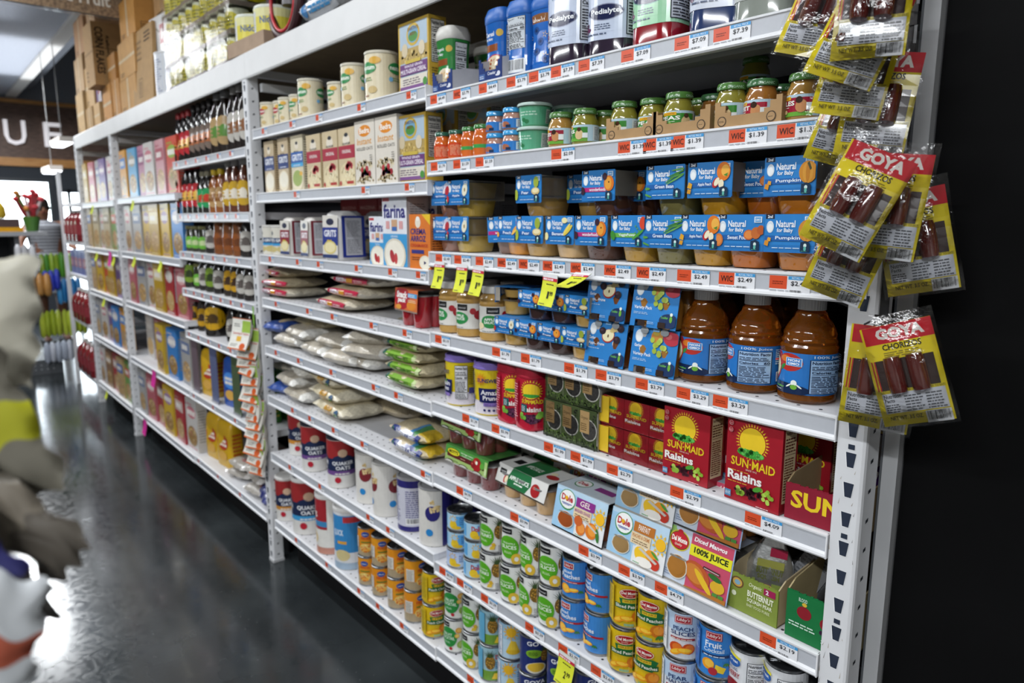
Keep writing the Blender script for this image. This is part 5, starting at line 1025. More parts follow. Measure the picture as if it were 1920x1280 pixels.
def f_dole(word, sub, sc, bgc, deco):
    def f(A):
        A.r(0, 0, 1, 1, 'dfe3e6').r(0, .35, 1, 1, 'b9d4e8').r(0, .0, .45, .9, '9cc6e4').r(.5, .0, 1, .42, 'e6e8ea').e(.24, .72, .165, .25, '3f8a4c', 18).e(.24, .73, .15, .22, 'f2f2f0', 18).t('Dole', .12, .68, .35, .84, 'b8222e', .04).o(.22, .76, .03, 'e8b020').r(.14, .62, .34, .64, '3c4ca0').r(.16, .595, .3, .61, '3c4ca0')
        A.r(.42, .66, .78, .88, sc).t(word, .5, .71, .7, .84, 'f0e6dc', .015, .15).r(.4, .4, .74, .65, 'e6cfa8').t(sub, .42, .54, .72, .62, sc, .02).lines(.43, .43, .71, .52, 2, '77604a', 3)
        A.o(.9, .6, .085, 'efb928'); A.star(.9, .6, .1, .15, 11, 'efc03c')
        if deco == 'or': peach(A, .58, .2, .09, 'd8742c', 'e89444'); peach(A, .78, .26, .11, 'dc7a24', 'ec9a3c'); A.e(.52, .36, .08, .12, 'c8602c').e(.9, .22, .03, .16, '3c7a34', 12, .3).p([(.62, .42), (.66, .45), (.9, .28), (.87, .25)], 'c8c4bc')
        else: A.e(.62, .22, .13, .16, 'efc22c', 14, -.5).e(.78, .3, .1, .12, 'e89a2c').e(.86, .15, .08, .12, 'c83a28').e(.68, .1, .14, .1, 'f0ece4').e(.84, .34, .08, .03, '4c9a3c', 10, -.5).p([(.56, .34), (.6, .38), (.9, .2), (.87, .16)], 'c8c4bc')
        A.lines(.5, .03, .62, .07, 1, '6aa86a', 3)
    return f
def t_dole(A): A.r(0, 0, 1, 1, 'cfdbe4').e(.25, .5, .14, .25, '3f8a4c').e(.25, .5, .125, .21, 'f2f2f0').t('Dole', .16, .42, .34, .6, 'b8222e', .04).r(.5, .4, .85, .65, '8a3a86')
def f_delm(A):
    A.r(0, 0, 1, 1, 'c3cddc').e(.06, .92, .09, .2, '7cb04c', 12, -.3).e(.14, .88, .04, .13, '9cc86a', 12, .3); A.r(.4, .0, .985, 1, 'c24c66').p([(.985, 0), (1, 0), (1, 1), (.985, 1)], '9cb4d8')
    A.e(.23, .76, .15, .19, 'e0c030', 20).e(.23, .76, .14, .17, '1f5a2c', 20).e(.23, .76, .133, .155, 'c02430', 20).e(.23, .92, .04, .05, 'c02430').t('Del Monte', .115, .73, .345, .83, 'f8f2ea', .035).t('Quality', .17, .65, .28, .71, 'f3d7c8', .01, .2)
    A.t('Diced Mangos', .44, .84, .9, .95, 'f4ecec', .03, .12).r(.4, .6, .985, .8, 'e2dc2c').t('100% JUICE', .46, .63, .94, .77, '1e2c1c', .04).lines(.08, .08, .18, .2, 3, '7c8aa8', 3)
    A.e(.55, .3, .2, .2, 'b8562c', 18, -.4).e(.52, .3, .15, .15, 'c87c34', 16, -.4).e(.65, .22, .18, .06, 'e0b82c', 14, -.7).e(.85, .24, .1, .11, 'd8aa2c', 14).e(.8, .38, .1, .05, '2f6a2c', 10, -.2).r(.0, 0, .0, 0, 'c24c66').p([(.4, 0), (.985, 0), (.985, .08), (.4, .02)], 'b0702c').p([(.62, .46), (.86, .44), (.86, .49), (.63, .51)], '4a2c2c').p([(.635, .47), (.85, .45), (.85, .465), (.64, .485)], 'c8b8b4').r(.8, .07, .87, .13, '4c8a3c').r(.88, .07, .95, .13, '4c8a3c')
def f_snack(A):
    A.r(0, 0, 1, 1, 'd8703c').e(.32, .55, .34, .55, 'b01c2c', 20).t('Snack', .08, .55, .55, .88, 'f4f0ec', .05, .1).t('pack', .14, .28, .5, .58, 'f4f0ec', .05, .1).r(.58, .62, .98, .82, '3f9ad0').lines(.6, .65, .96, .8, 2, 'e6f2f8', 2).e(.75, .25, .2, .22, 'e08a2c').e(.2, .12, .12, .12, 'e0a040').lines(.6, .4, .95, .55, 2, 'f0d8b0', 3)
KIND.update(
    motts=(cupsleeve(.198, .088, .12, f_motts, '5c9a48', '7c3c3c', 3, topart=lambda A: A.r(0, 0, 1, 1, '3f7c3a').lines(.1, .3, .6, .6, 2, 'b8d49c', 3), cuph=.07, r=.034, slant=.12, drop=.042), 'green sleeved applesauce cup six-pack with red apple', 'fruit cup pack'),
    asauce=(cupsleeve(.205, .084, .12, f_asauce, 'd9d8d4', 'c8a068', 3, topart=t_asauce, cuph=.066, r=.033, slant=.3, drop=.036), 'white and green applesauce cup six-pack', 'fruit cup pack'),
    dole_gel=(cupsleeve(.165, .098, .125, f_dole('GEL', 'MANDARIN ORANGES', '8a2f86', '', 'or'), 'c9dcea', 'a8501c', 2, topart=t_dole, wins=((.1, .06, .44, .5, '9c4a18'),), r=.027, cuph=.07, slant=.19), 'pale blue mandarin gel cup pack with sun', 'fruit cup pack'),
    dole_parf=(cupsleeve(.155, .098, .12, f_dole('PARFAIT', 'PEACHES & CREME', 'b8702c', '', 'pe'), 'c9dcea', 'b89a68', 2, topart=lambda A: A.r(0, 0, 1, 1, 'b8c8d4').e(.8, .5, .06, .1, 'e8c84c'), wins=((.08, .06, .42, .5, '9c7c4c'),), r=.027, cuph=.07, slant=.19), 'pale blue peach parfait cup pack with sun', 'fruit cup pack'),
    delm_cup=(cupsleeve(.162, .108, .12, f_delm, 'c3cddc', 'b8742c', 2, topart=lambda A: A.r(0, 0, 1, 1, '9aa8bc'), wins=((.1, .06, .42, .56, 'a8702c'),), r=.027, cuph=.07, slant=.19), 'diced mango cup pack with pink panel', 'fruit cup pack'),
    snack_pack=(cupsleeve(.14, .11, .115, f_snack, 'd8703c', 'a81c28', 2, cuph=.095, r=.033, slant=.05, drop=.045, name='gelatin_cup_pack'), 'red gelatin cup four-pack with orange sleeve', 'gelatin pack'))
def f_blk(A):
    A.r(0, 0, 1, 1, '3f4c2c').scat(.5, .5, .5, .5, 260, .012, ['6a8a3c', '2c3820', '8a9a6a', '4c5c34'], 3); A.r(0, .12, 1, .95, 'd8d6cc')
    for i in range(3):
        x = i / 3; A.r(x, .05, x + .3233, 1, '5a6a40').scat(x + .16, .12, .16, .1, 30, .014, ['7a9a4c', '3a4a28'], i); A.o(x + .19, .48, .145, 'dcdad2', 20).o(x + .19, .48, .13, '3c3a38', 20).scat(x + .19, .48, .11, .32, 40, .01, ['4c4a48', '2c2a28'], i + 5)
        A.r(x + .035, .38, x + .2, .95, 'a8895c').t('Organic', x + .05, .72, x + .18, .82, '4c3c24', .0, .2).lines(x + .05, .45, x + .18, .66, 4, '6a5230', i); A.scat(x + .28, .82, .03, .12, 6, .013, ['2a2c24'], i)
def s_blk(A):
    A.r(0, 0, 1, 1, 'd0cec4')
    for i in range(2): x = i / 2; A.r(x, 0, x + .47, 1, 'c8c4b8').o(x + .24, .65, .12, '5a7a34').o(x + .24, .3, .1, '7a9a4c').scat(x + .24, .15, .2, .1, 14, .02, ['3c5a28'], i).scat(x + .24, .85, .2, .1, 10, .03, ['2a2c24'], i + 3)
def blkpack():
    e = empty('fruit_multipack'); w, d, h = .17, .09, .088; b = M().box(-w / 2, -d / 2, 0, w / 2, d / 2, h, '4a5a34', 'coated'); A = Art(w, h); f_blk(A); b.art(A, (-w / 2, -d / 2, 0), (1, 0, 0), (0, 0, 1)); A = Art(d, h); s_blk(A); b.art(A, (w / 2, -d / 2, 0), (0, 1, 0), (0, 0, 1)); b.build('cartons', e, 0)
    M().box(-w / 2 - .001, -d / 2 - .0035, 0, w / 2 + .0035, d / 2 + .001, h + .001, 'f0f0e8', 'wrap').build('film', e, 0); return e
KIND['blk'] = (blkpack, 'film-wrapped green carton block with dark discs', 'multipack')
# ---- trays and pouches on the near end
def f_smtray(A): A.r(0, 0, 1, 1, '8a1c30').t('SUN·MAID', .08, .36, 1.75, .86, 'e8c828', .03)
def f_btray(A): A.r(0, 0, 1, 1, '7f8f3c').e(.18, .78, .13, .16, '6a4a2c').e(.18, .78, .1, .12, 'c8a04c').e(.18, .78, .06, .07, '7fa8c0').o(.12, .45, .05, 'd8dcc0').t('Organic', .42, .78, .68, .92, 'e8ecc8', .01, .2).r(.72, .76, .95, .94, '9c2050').t('2', .76, .79, .82, .91, 'f0e6ea', .03).t('BUTTERNUT', .40, .53, .92, .7, 'eef0d8', .03).t('SQUASH PEAR', .40, .37, .9, .49, 'eef0d8', .015).t('BABY FOOD PUREE', .40, .25, .86, .33, 'dce0b8', .0)
def f_gtray(A):
    A.r(0, 0, 1, 1, '17703c').t('BLOOD', .2, .84, .34, .92, 'd8e8dc', .01).t('SECONDLY', .66, .84, .9, .92, 'd8e8dc', .01)
    A.e(.3, .62, .12, .14, '8a1c28').e(.3, .8, .04, .04, 'd8b43c').e(.68, .56, .12, .14, '8a1c28').e(.68, .74, .04, .04, 'd8b43c').scat(.68, .4, .12, .06, 8, .03, ['6a1424', '3c2440'], 3)
    A.lines(.06, .28, .5, .4, 2, 'c8e0d0', 3).lines(.6, .16, .9, .26, 2, 'c8e0d0', 5)
def trayx(w, d, h, c, art, side, inner, back=.13, scallop=True, name='display_tray'):
    def f():
        e = empty(name); t = .0025; b = M(); b.box(-w / 2, -d / 2, 0, w / 2, d / 2, t, inner, 'card').box(-w / 2, d / 2 - t, 0, w / 2, d / 2, back, inner, 'card')
        for s in (-1, 1):
            x = s * w / 2; P = [(-d / 2, 0), (d / 2, 0), (d / 2, back), (-d / 2 + .02, h + .012), (-d / 2, h)]
            b.loft([[(x, y, z) for y, z in P], [(x - s * t, y, z) for y, z in P]][::s], side, 'card')
        b.build('tray_body', e, 0)
        b = M(); q = random.Random(3); n = 26 if scallop else 4
        for i in range(n):
            a, c2 = -w / 2 + w * i / n, -w / 2 + w * (i + 1) / n; b.box(a, -d / 2 - t, 0, c2, -d / 2, h + (q.uniform(-.001, .0015) if scallop else 0), c, 'card')
        A = Art(w, h - .001); art(A); b.art(A, (-w / 2, -d / 2 - t, 0), (1, 0, 0), (0, 0, 1), 'paper', .0006); b.build('front_panel', e, 0); return e
    return f
KIND.update(
    tray_prune=(trayx(.126, .3, .062, '8a1c30', f_smtray, 'a08a68', '8a7250', .1), 'open maroon tray with big yellow lettering', 'tray'),
    tray_btn=(trayx(.1, .3, .07, '7f8f3c', f_btray, 'b8a888', '8c7c64', .12), 'open olive green pouch tray', 'tray'),
    tray_green=(trayx(.108, .3, .085, '17703c', f_gtray, 'b0a078', '6c6454', .14), 'open dark green pouch tray', 'tray'))
def pouch(front, capc='b01c28', w=.085, h=.12, grey=False):
    def f():
        e = empty('food_pouch'); secs = []; n = 16
        for k in range(9):
            t = k / 8; z = t * h; ww = w / 2 * (1 - .55 * max(0, t - .55) / .45 * 1.1); th = .018 * math.sin(PI * min(1, .18 + t * .86)) * (1 - t * .45) + .002; q = random.Random(k)
            secs.append([(ww * math.cos(2 * PI * i / n) * (1 + .03 * q.uniform(-1, 1)), th * math.copysign(abs(math.sin(2 * PI * i / n)) ** .7, math.sin(2 * PI * i / n)) + q.uniform(-.0015, .0015), z) for i in range(n)])
        b = M(); b.loft(secs, 'c8cacb' if not grey else '84868a', 'foil')
        A = Art(w * .7, h * .8); front(A); b.art(A, (-w * .35, -.021, .012), (1, 0, 0), (0, .12, 1), 'gloss'); b.build('pouch_body', e, .9)
        M().lathe([(.009, 0), (.009, .012)], 'd8d4cc', 'plastic', 12, (0, 0, h)).build('spout', e)
        b = M(); P = []
        for z, r in ((.0, .017), (.004, .018), (.014, .0175), (.02, .014), (.021, .001)): P.append([(r * (1 - .06 * (i % 2)) * math.cos(2 * PI * i / 24), r * (1 - .06 * (i % 2)) * math.sin(2 * PI * i / 24), h + .006 + z) for i in range(24)])
        b.loft(P, capc, 'gloss'); b.build('cap', e, .9); return e
    return f
KIND.update(
    pouch_w=(pouch(lambda A: A.r(.1, .55, .9, .7, 'a0a050').t('BUTTERNUT', .1, .42, .9, .54, '6a7030', .02).t('SQUASH', .15, .3, .8, .4, '6a7030', .02).e(.4, .1, .35, .12, 'd8a860').r(.45, .78, .95, .95, 'a02040').r(0, .0, .1, .3, '8a9a4c').r(.6, .15, .95, .25, '8a9a4c')), 'white foil squash pouch with red cap', 'pouch'),
    pouch_g=(pouch(lambda A: A.r(0, 0, 1, 1, '7c7e82').lines(.08, .1, .92, .92, 12, '55575c', 4), grey=True), 'grey foil pouch with red cap leaning over', 'pouch'),
    prune_bag=(pouch(lambda A: A.r(0, 0, 1, 1, '3c1a5c').lines(.1, .5, .9, .6, 1, 'd8b83c', 2).t('Whole Pitted', .05, .3, .95, .42, 'e6e2ec', .02).t('Prunes', .05, .12, .95, .28, 'e6e2ec', .03).lines(.2, .8, .8, .9, 1, 'd8b83c', 5), '4a2470', .15, .16), 'purple prune bag lying back in its tray', 'bag'))
# ---- soft bags
def pillow(w, d, h, c, band=None, bandc='8fc04c', seed=1, spec=None, m='bagfilm', crimp=True, name='food_bag', art=None, endc=None):
    """soft bag lying flat: w along the shelf, d into it, h thick; a printed band on the front edge"""
    def f():
        e = empty(name); q = random.Random(seed); nx, ny = 22, 18; top = {}; b = M(); ph = [q.uniform(0, 6) for _ in range(8)]
        def pt(i, j, s):
            u, v = i / nx * 2 - 1, j / ny * 2 - 1
            f1 = (1 - abs(u) ** 3.2) ** .55 if abs(u) < 1 else 0; f2 = (1 - abs(v) ** 3.2) ** .55 if abs(v) < 1 else 0
            z = h / 2 * f1 * f2; wob = 1 + .09 * math.sin(5 * u + ph[0]) * math.sin(4 * v + ph[1]) + .05 * math.sin(11 * u + ph[2] + 3 * v)
            z = z * wob if s > 0 else -z * .92
            x = u * w / 2 * (1 - .05 * v * v) + .0025 * math.sin(9 * v + ph[3]); y = v * d / 2 * (1 - .06 * u * u) + .003 * math.sin(8 * u + ph[4])
            if abs(u) > .93 and crimp: z += .004 * math.sin(14 * v + ph[5])
            return (x, y, z + h / 2)
        lc = lin(c); ec = lin(endc or c)
        for s in (1, -1):
            base = len(b.v); b.v += [pt(i, j, s) for i in range(nx + 1) for j in range(ny + 1)]
            for i in range(nx):
                for j in range(ny):
                    k = base + i * (ny + 1) + j; F = (k, k + ny + 1, k + ny + 2, k + 1); k2 = ec if (i < 3 or i >= nx - 3) and endc else lc
                    cc = k2
                    if spec and s > 0: cc = spec(i / nx, j / ny, k2)
                    if spec and s < 0 and j < ny * .3: cc = spec(i / nx, j / ny, k2)
                    b.face(F if s > 0 else F[::-1], cc, m)
        b.build('bag_body', e, 1.2)
        if band:
            A = Art(w * .82, h * .62); band(A); b = M(); dx = 8
            for pts, cl, L in A.it:
                P0 = pts
                for ax, v_, kk in ((0, 0, False), (0, 1, True), (1, 0, False), (1, 1, True)):
                    if len(P0) >= 3: P0 = clip_axis(P0, ax, v_, kk)
                for i in range(dx):
                    P1 = clip_axis(P0, 0, i / dx, False) if len(P0) >= 3 else []
                    P1 = clip_axis(P1, 0, (i + 1) / dx, True) if len(P1) >= 3 else []
                    for j in range(3):
                        P2 = clip_axis(P1, 1, j / 3, False) if len(P1) >= 3 else []
                        P2 = clip_axis(P2, 1, (j + 1) / 3, True) if len(P2) >= 3 else []
                        if len(P2) < 3: continue
                        out = []
                        for p in P2:
                            x = (p[0] - .5) * .82 * w; u = 2 * x / w; hh = h / 2 * (1 - abs(u) ** 3.2) ** .55; z = (p[1] - .5) * 2 * .62
                            # front bulge: invert the thickness profile
                            f2 = min(.97, max(.02, abs(z))); v = (1 - f2 ** (1 / .55)) ** (1 / 3.2)
                            out.append((x, -v * d / 2 * (1 - .06 * u * u) - .0022 - .0001 * L, h / 2 + z * hh))
                        b.poly(out, cl, 'gloss')
            b.build('label', e, 1)
        return e
    return f
def b_green(A): A.r(0, 0, 1, 1, '7fae3c').r(0, 0, .1, 1, '3c6a5c').r(.9, 0, 1, 1, 'c8d8a0').t('LONG GRAIN RICE', .2, .3, .8, .65, '2c5a28', .02)
def b_pink(A): A.r(0, .1, 1, .9, 'b82848').t('CAROLINA', .12, .3, .42, .75, 'e6e2ea', .03).r(.05, .15, .4, .85, 'b82848').t('RICO', .1, .3, .35, .75, 'e8e6f0', .04).r(.42, .25, .6, .75, 'd0902c').lines(.65, .3, .92, .7, 2, 'e8b8c0', 2)
def b_gold(A): A.r(0, 0, .02, .02, 'd0c8a8').t('MEDIUM', .45, .55, .7, .95, 'd09a2c', .04).t('GRAIN', .47, .1, .66, .48, 'd09a2c', .04).e(.88, .5, .07, .42, '34587c').e(.88, .35, .06, .2, '4c8440')
def b_oats(A): A.r(0, 0, 1, 1, '26367c').t('Instant Oats', .2, .15, .85, .85, 'e6e8f0', .03).r(.04, .2, .1, .8, '3c6a4c')
def sp_oats(i, j, c):
    if .55 < i < .8 and j < .5: return lin('4a8a4c') if i > .66 else lin('4a92c8')
    if i > .8 and .1 < j < .5: return lin('c8a82c')
    return c
def sp_top(a, b2, c2):
    def f(i, j, c): return lin(c2) if a < i < b2 and .2 < j < .8 else c
    return f
RICE = 'c4b494'
KIND.update(
    bag_green=(pillow(.215, .17, .05, 'b5a67e', b_green, seed=3, endc='c9bd9c'), 'brown rice bag with green band', 'bag'),
    bag_green2=(pillow(.215, .17, .05, 'b5a67e', b_green, seed=9, endc='c9bd9c'), 'tan rice bag with bright green band', 'bag'),
    bag_pink=(pillow(.27, .19, .048, RICE, b_pink, seed=4, endc='d8d0bc', spec=sp_top(.1, .25, 'b82848')), 'tan rice bag with pink band', 'bag'),
    bag_pink2=(pillow(.23, .19, .045, 'bcae90', b_pink, seed=14, spec=sp_top(.05, .3, 'b82848')), 'rice bag with crimson printed end', 'bag'),
    bag_white=(pillow(.22, .19, .062, 'b9b0a0', None, seed=5, endc='dcdad4'), 'whitish rice bag with silver crimped end', 'bag'),
    bag_white2=(pillow(.19, .2, .06, 'c8c0b0', None, seed=6, endc='e0deda'), 'plump white rice bag', 'bag'),
    bag_blue=(pillow(.15, .16, .05, '2c50a0', None, seed=7, spec=sp_top(.4, .7, 'c9b48c')), 'blue printed rice bag with red lettering', 'bag'),
    bag_gold=(pillow(.27, .2, .064, 'd0c4a4', b_gold, seed=8, endc='ddd4bc'), 'cream rice bag with gold lettering', 'bag'),
    bag_red=(pillow(.2, .19, .06, 'dad6cc', None, seed=11, spec=sp_top(.3, .5, 'b03430')), 'white rice bag with red badge', 'bag'),
    bag_oat=(pillow(.22, .15, .048, 'd0c09c', b_oats, seed=12, spec=sp_oats), 'instant oats bag with navy band', 'bag'),
    bag_rolled=(pillow(.28, .2, .07, 'c8b898', None, seed=13, spec=sp_top(.3, .6, '8a6a2c')), 'tan oats bag lying across the shelf back', 'bag'),
    bag_flatg=(pillow(.24, .2, .055, 'b8ac88', None, seed=15, spec=sp_top(.25, .6, '3c7a34')), 'rice bag with dark green printed top', 'bag'),
    bag_clear=(pillow(.2, .18, .05, 'aaa49c', None, seed=16, endc='d0ccc8', spec=sp_top(.5, .7, 'a8706c')), 'clear bag of pale rolls', 'bag'),
    bag_choc=(pillow(.2, .16, .08, '2a3478', None, seed=17, spec=lambda i, j, c: lin('d0a02c') if i < .5 and j > .3 else (lin('b83040') if j > .6 else c)), 'navy and gold snack bag', 'bag'))
def standbag(w, d, h, c, fr, sd, seed=1):   # upright paper bag of grits
    def f():
        b = M(); q = random.Random(seed); n = 16; secs = []
        def ring(z, kx, ky, jit): return [((w / 2 * kx) * math.copysign(abs(math.cos(a)) ** .35, math.cos(a)) + q.uniform(-jit, jit), (d / 2 * ky) * math.copysign(abs(math.sin(a)) ** .35, math.sin(a)) + q.uniform(-jit, jit), z) for a in [2 * PI * (i + .5) / n for i in range(n)]]
        for z, kx, ky, jt in ((0, .95, .95, 0), (.006, 1, 1, 0), (h * .3, 1.0, 1.02, .0015), (h * .6, .98, 1.0, .002), (h * .85, .94, .93, .003), (h * .95, .88, .78, .003), (h, .8, .5, .002)): secs.append(ring(z, kx, ky, jt))
        e = empty('grits_bag'); b.loft(secs, c, 'coated'); b.build('bag_body', e, .9)
        b = M(); A = Art(w * .9, h * .86); fr(A); b.art(A, (-w * .45, -d / 2 - .004, .008), (1, 0, 0), (0, .03, 1)); A = Art(d * .8, h * .84); sd(A); b.art(A, (w / 2 + .003, -d * .4, .01), (0, 1, 0), (-.03, 0, 1)); b.build('label', e, 0); return e
    return f
def fr_gb(c):
    def f(A): A.r(0, 0, 1, 1, 'd8d4cc').r(0, .3, 1, .72, c).t('GRITS', .1, .5, .9, .66, 'eeeef2', .03).e(.5, .85, .25, .08, '2c3048').e(.5, .25, .42, .16, 'd8c880').e(.5, .25, .34, .12, 'e8dcae').r(0, 0, 1, .08, '2c3c6c').lines(.3, .4, .7, .46, 1, 'e0c030', 2)
    return f
def sd_gb(c):
    def f(A): A.r(0, 0, 1, 1, c).r(.14, .05, .86, .95, 'c2c2c8').lines(.2, .5, .8, .9, 14, '77777f', 3).lines(.2, .1, .8, .45, 8, '85858c', 5)
    return f
KIND.update(grits_red=(standbag(.075, .09, .145, 'd4d0ca', fr_gb('8a2434'), sd_gb('7a2030'), 2), 'upright grits bag with maroon trim', 'bag'), grits_blue=(standbag(.1, .115, .165, 'd4d2d0', fr_gb('2c3c8a'), sd_gb('26368c'), 3), 'upright grits bag with navy trim', 'bag'),
    grits_tub=(tube_can(.033, .115, lambda A: A.r(0, 0, 1, 1, 'd8d4c8').r(.2, .4, .8, .62, '26406c').r(.2, .33, .8, .42, '3f9ad0').t('GRITS', .3, .47, .5, .58, 'f0f0f0', .03).t('GRITS', .52, .47, .72, .58, 'f0f0f0', .03).e(.4, .2, .15, .12, 'c8b87c').e(.65, .2, .12, .12, 'c8b87c').e(.4, .8, .06, .08, '3c4450'), 'e0ded8'), 'small white grits canister', 'canister'),
    red_box=(carton(.15, .06, .07, lambda A: A.r(0, 0, 1, 1, '8a1a20').t('MAIZENA', .1, .4, .9, .6, 'c8908c', .02), None, '8a1a20'), 'dark red carton on the shelf back', 'carton'))
# ================================================================ products on the near rack
def row(row, z, y, items):
    """items: (kind, x, [dz, dy, rot])"""
    for it in items:
        k, x = it[0], it[1]; dz = it[2] if len(it) > 2 else 0; dy = it[3] if len(it) > 3 else 0; rt = it[4] if len(it) > 4 else 0
        place(k, row, x, y + dy, z + dz, rt, it[5] if len(it) > 5 else None)
# top shelf
row('S1', 1.797, 0, [('cer_green', -1.1574, .003, .07, .0), ('cer_blue', -0.9488, .003, .07, -.05), ('cer_side', -0.8588, 0, .062, .15), ('cer_star', -0.7881, 0, .075, .1),
    ('ped_grape', -0.7053, 0, .07, .18, 'nearest the star-printed canister'), ('ped_grape', -0.6184, 0, .1, .35, 'beside the green bottle'), ('ped_green', -0.4812, 0, .085, .12, 'with its label square to the aisle'), ('ped_green', -0.5037, 0, .2, .1, 'set back in the second row'),
    ('ped_blue', -0.3518, 0, .08, .5), ('ped_clear', -0.261, 0, .09, .2, 'nearer the blue bottle'), ('ped_clear', -0.2555, 0, .2, .2, 'nearer the sausage packs')])
row('S1', 1.797, 0, [('tray_blue', -1.113, 0, .064, 0, 'under the green canister'), ('tray_blue', -0.9178, 0, .064, 0, 'under the blue bowl canister')])
place('cer_green', 'S1', -1.2183, .24, 1.797, 0, 'in the shade between two blue trays')
# jars
J = 1.629
row('S2', J, 0, [('jar_orange', -1.1601, 0, .035, 0, 'at the carton end of the row'), ('jar_orange', -1.0973, 0, .035, .1, 'second along from the yellow carton'), ('jar_orange2', -1.0465, 0, .04, .2, 'set slightly back beside the teal-lidded jars'), ('jar_orange2', -0.9852, 0, .032, .15, 'beside the squat blue-lidded jars')])
for dz in (0, .0505): row('S2', J, 0, [('jar_blue', -0.941, dz, .04), ('jar_blue', -0.869, dz, .032)])
row('S2', J, 0, [('snack_tub', -0.8071, 0, .042, .2, 'at the bottom of the stack of two'), ('snack_tub', -0.8071, .0525, .044, .5, 'at the top of the stack of two'), ('snack_tub', -0.7836, 0, .13, .3, 'behind the applesauce jar, lower'), ('snack_tub', -0.7836, .0525, .13, .6, 'behind the applesauce jar, upper')])
row('S2', J, 0, [('jar_apple', -0.7108, 0, .034, .25, 'beside the green snack tubs'), ('jar_pea', -0.6398, 0, .036, .2), ('jar_pea', -0.6342, 0, .09, .2),
    ('jar_pea', -0.5403, .003, .045, .12), ('jar_pea', -0.4808, .003, .06, 1.2), ('jar_pea', -0.4073, .003, .045, 1.0), ('jar_pea', -0.42, .003, .13, 1.2), ('jar_sweet', -0.3749, .003, .11, 1.4),
    ('jar_pea', -0.2938, .003, .042, .15), ('jar_sweet', -0.2404, .003, .05, .1), ('jar_sweet', -0.2458, .003, .12, .6),
    ('jar_apple', -0.1588, 0, .04, .22, 'beside the brown jar tray'), ('jar_apple', -0.136, 0, .09, .5, 'half hidden by the sausage packs'), ('jar_pea', -0.3606, .082, .22, .6, 'stacked in the dark at the back')])
row('S2', J, 0, [('tray_brown', -0.4908, 0, .068), ('tray_brown', -0.3735, 0, .068), ('tray_brown', -0.2399, 0, .068)])
for x, y in ((-1.3103, .16), (-1.2139, .2)): place('earth_box', 'S2', x, y, J, 0, None)
# stacked puree two-packs
Q = 1.391; D2 = .0915
P3 = [('tp_strawb', -1.1466), ('tp_apple', -1.0739), ('tp_peach', -0.8784), ('tp_pear', -0.7942), ('tp_banana', -0.692), ('tp_prune', -0.6005), ('tp_veg', -0.4972), ('tp_bean', -0.4129), ('tp_squash', -0.3267), ('tp_sweet', -0.2485), ('tp_pump', -0.1564)]
for i, (k, x) in enumerate(P3): place(k, 'S3', x, .09 if k == 'tp_peach' else .077, Q, -.02 + .04 * (i % 2))
place('tp_blueb', 'S3', -0.9354, .1, Q, (0, -.05, .35)); place('tp_pump', 'S3', -0.067, .08, Q, 0)
for k, x, y, r in (('tp_strawb', -1.1465, .077, .0), ('tp_apple', -1.072, .077, 0.03), ('tp_pear', -0.7951, .077, -.03), ('tp_pear', -0.6993, .15, .0), ('tp_prune', -0.5822, .077, .02), ('tp_prune', -0.5607, .15, 0), ('tp_bean', -0.4101, .077, -.02), ('tp_squash', -0.3154, .077, .03), ('tp_sweet', -0.2484, .12, 0), ('tp_pump', -0.1617, .077, -.02)):
    place(k, 'S3', x, y, Q + D2, r)
# second row behind
for k, x in (('tp_apple', -.93), ('tp_pear', -.70), ('tp_prune', -.54), ('tp_bean', -.44), ('tp_squash', -.33), ('tp_sweet', -.2), ('tp_pump', -.1)): place(k, 'S3', x, .24, Q, 0)
for k, x in (('tp_prune', -.49), ('tp_squash', -.27), ('tp_pump', -.12)): place(k, 'S3', x, .25, Q + D2, 0)
# juice shelf
Z = 1.172
row('S4', Z, 0, [('sauce', -1.1414, 0, .048, -.15), ('sauce', -1.0563, 0, .045, .05), ('sauce', -0.9631, 0, .05, .6), ('sauce', -1.1164, 0, .15, .3), ('sauce', -1.0235, 0, .16, .4)])
row('S4', Z, 0, [('cp_apple', -0.8743, 0, .054, .02), ('cp_prune', -0.7959, 0, .054, .0), ('cp_prune', -0.7155, 0, .054, .0), ('cp_pear', -0.6375, 0, .054, .0)])
row('S4', Z, 0, [('cp_apple', -0.8944, .071, .07, -1.2), ('cp_prune', -0.7851, .071, .054, .0), ('cp_prune', -0.7079, .071, .054, .03), ('cp_pear', -0.6294, .071, .054, -.02)])
for dz in (0, .0935): row('S4', Z, 0, [('four_prune', -0.5512, dz, .062, -.02), ('four_var', -0.4261, dz, .062, .0)])
for dz in (0, .0935): row('S4', Z, 0, [('four_prune', -0.6318, dz, .19, 0), ('four_var', -0.5097, dz, .19, .0)])
row('S4', Z, 0, [('juice', -0.3435, 0, .068, -.1), ('juice', -0.2376, 0, .07, -.95), ('juice', -0.1365, 0, .07, -.35), ('juice', -0.3945, 0, .19, .1), ('juice', -0.2965, 0, .2, .1), ('juice', -0.2873, 0, .33, .1)])
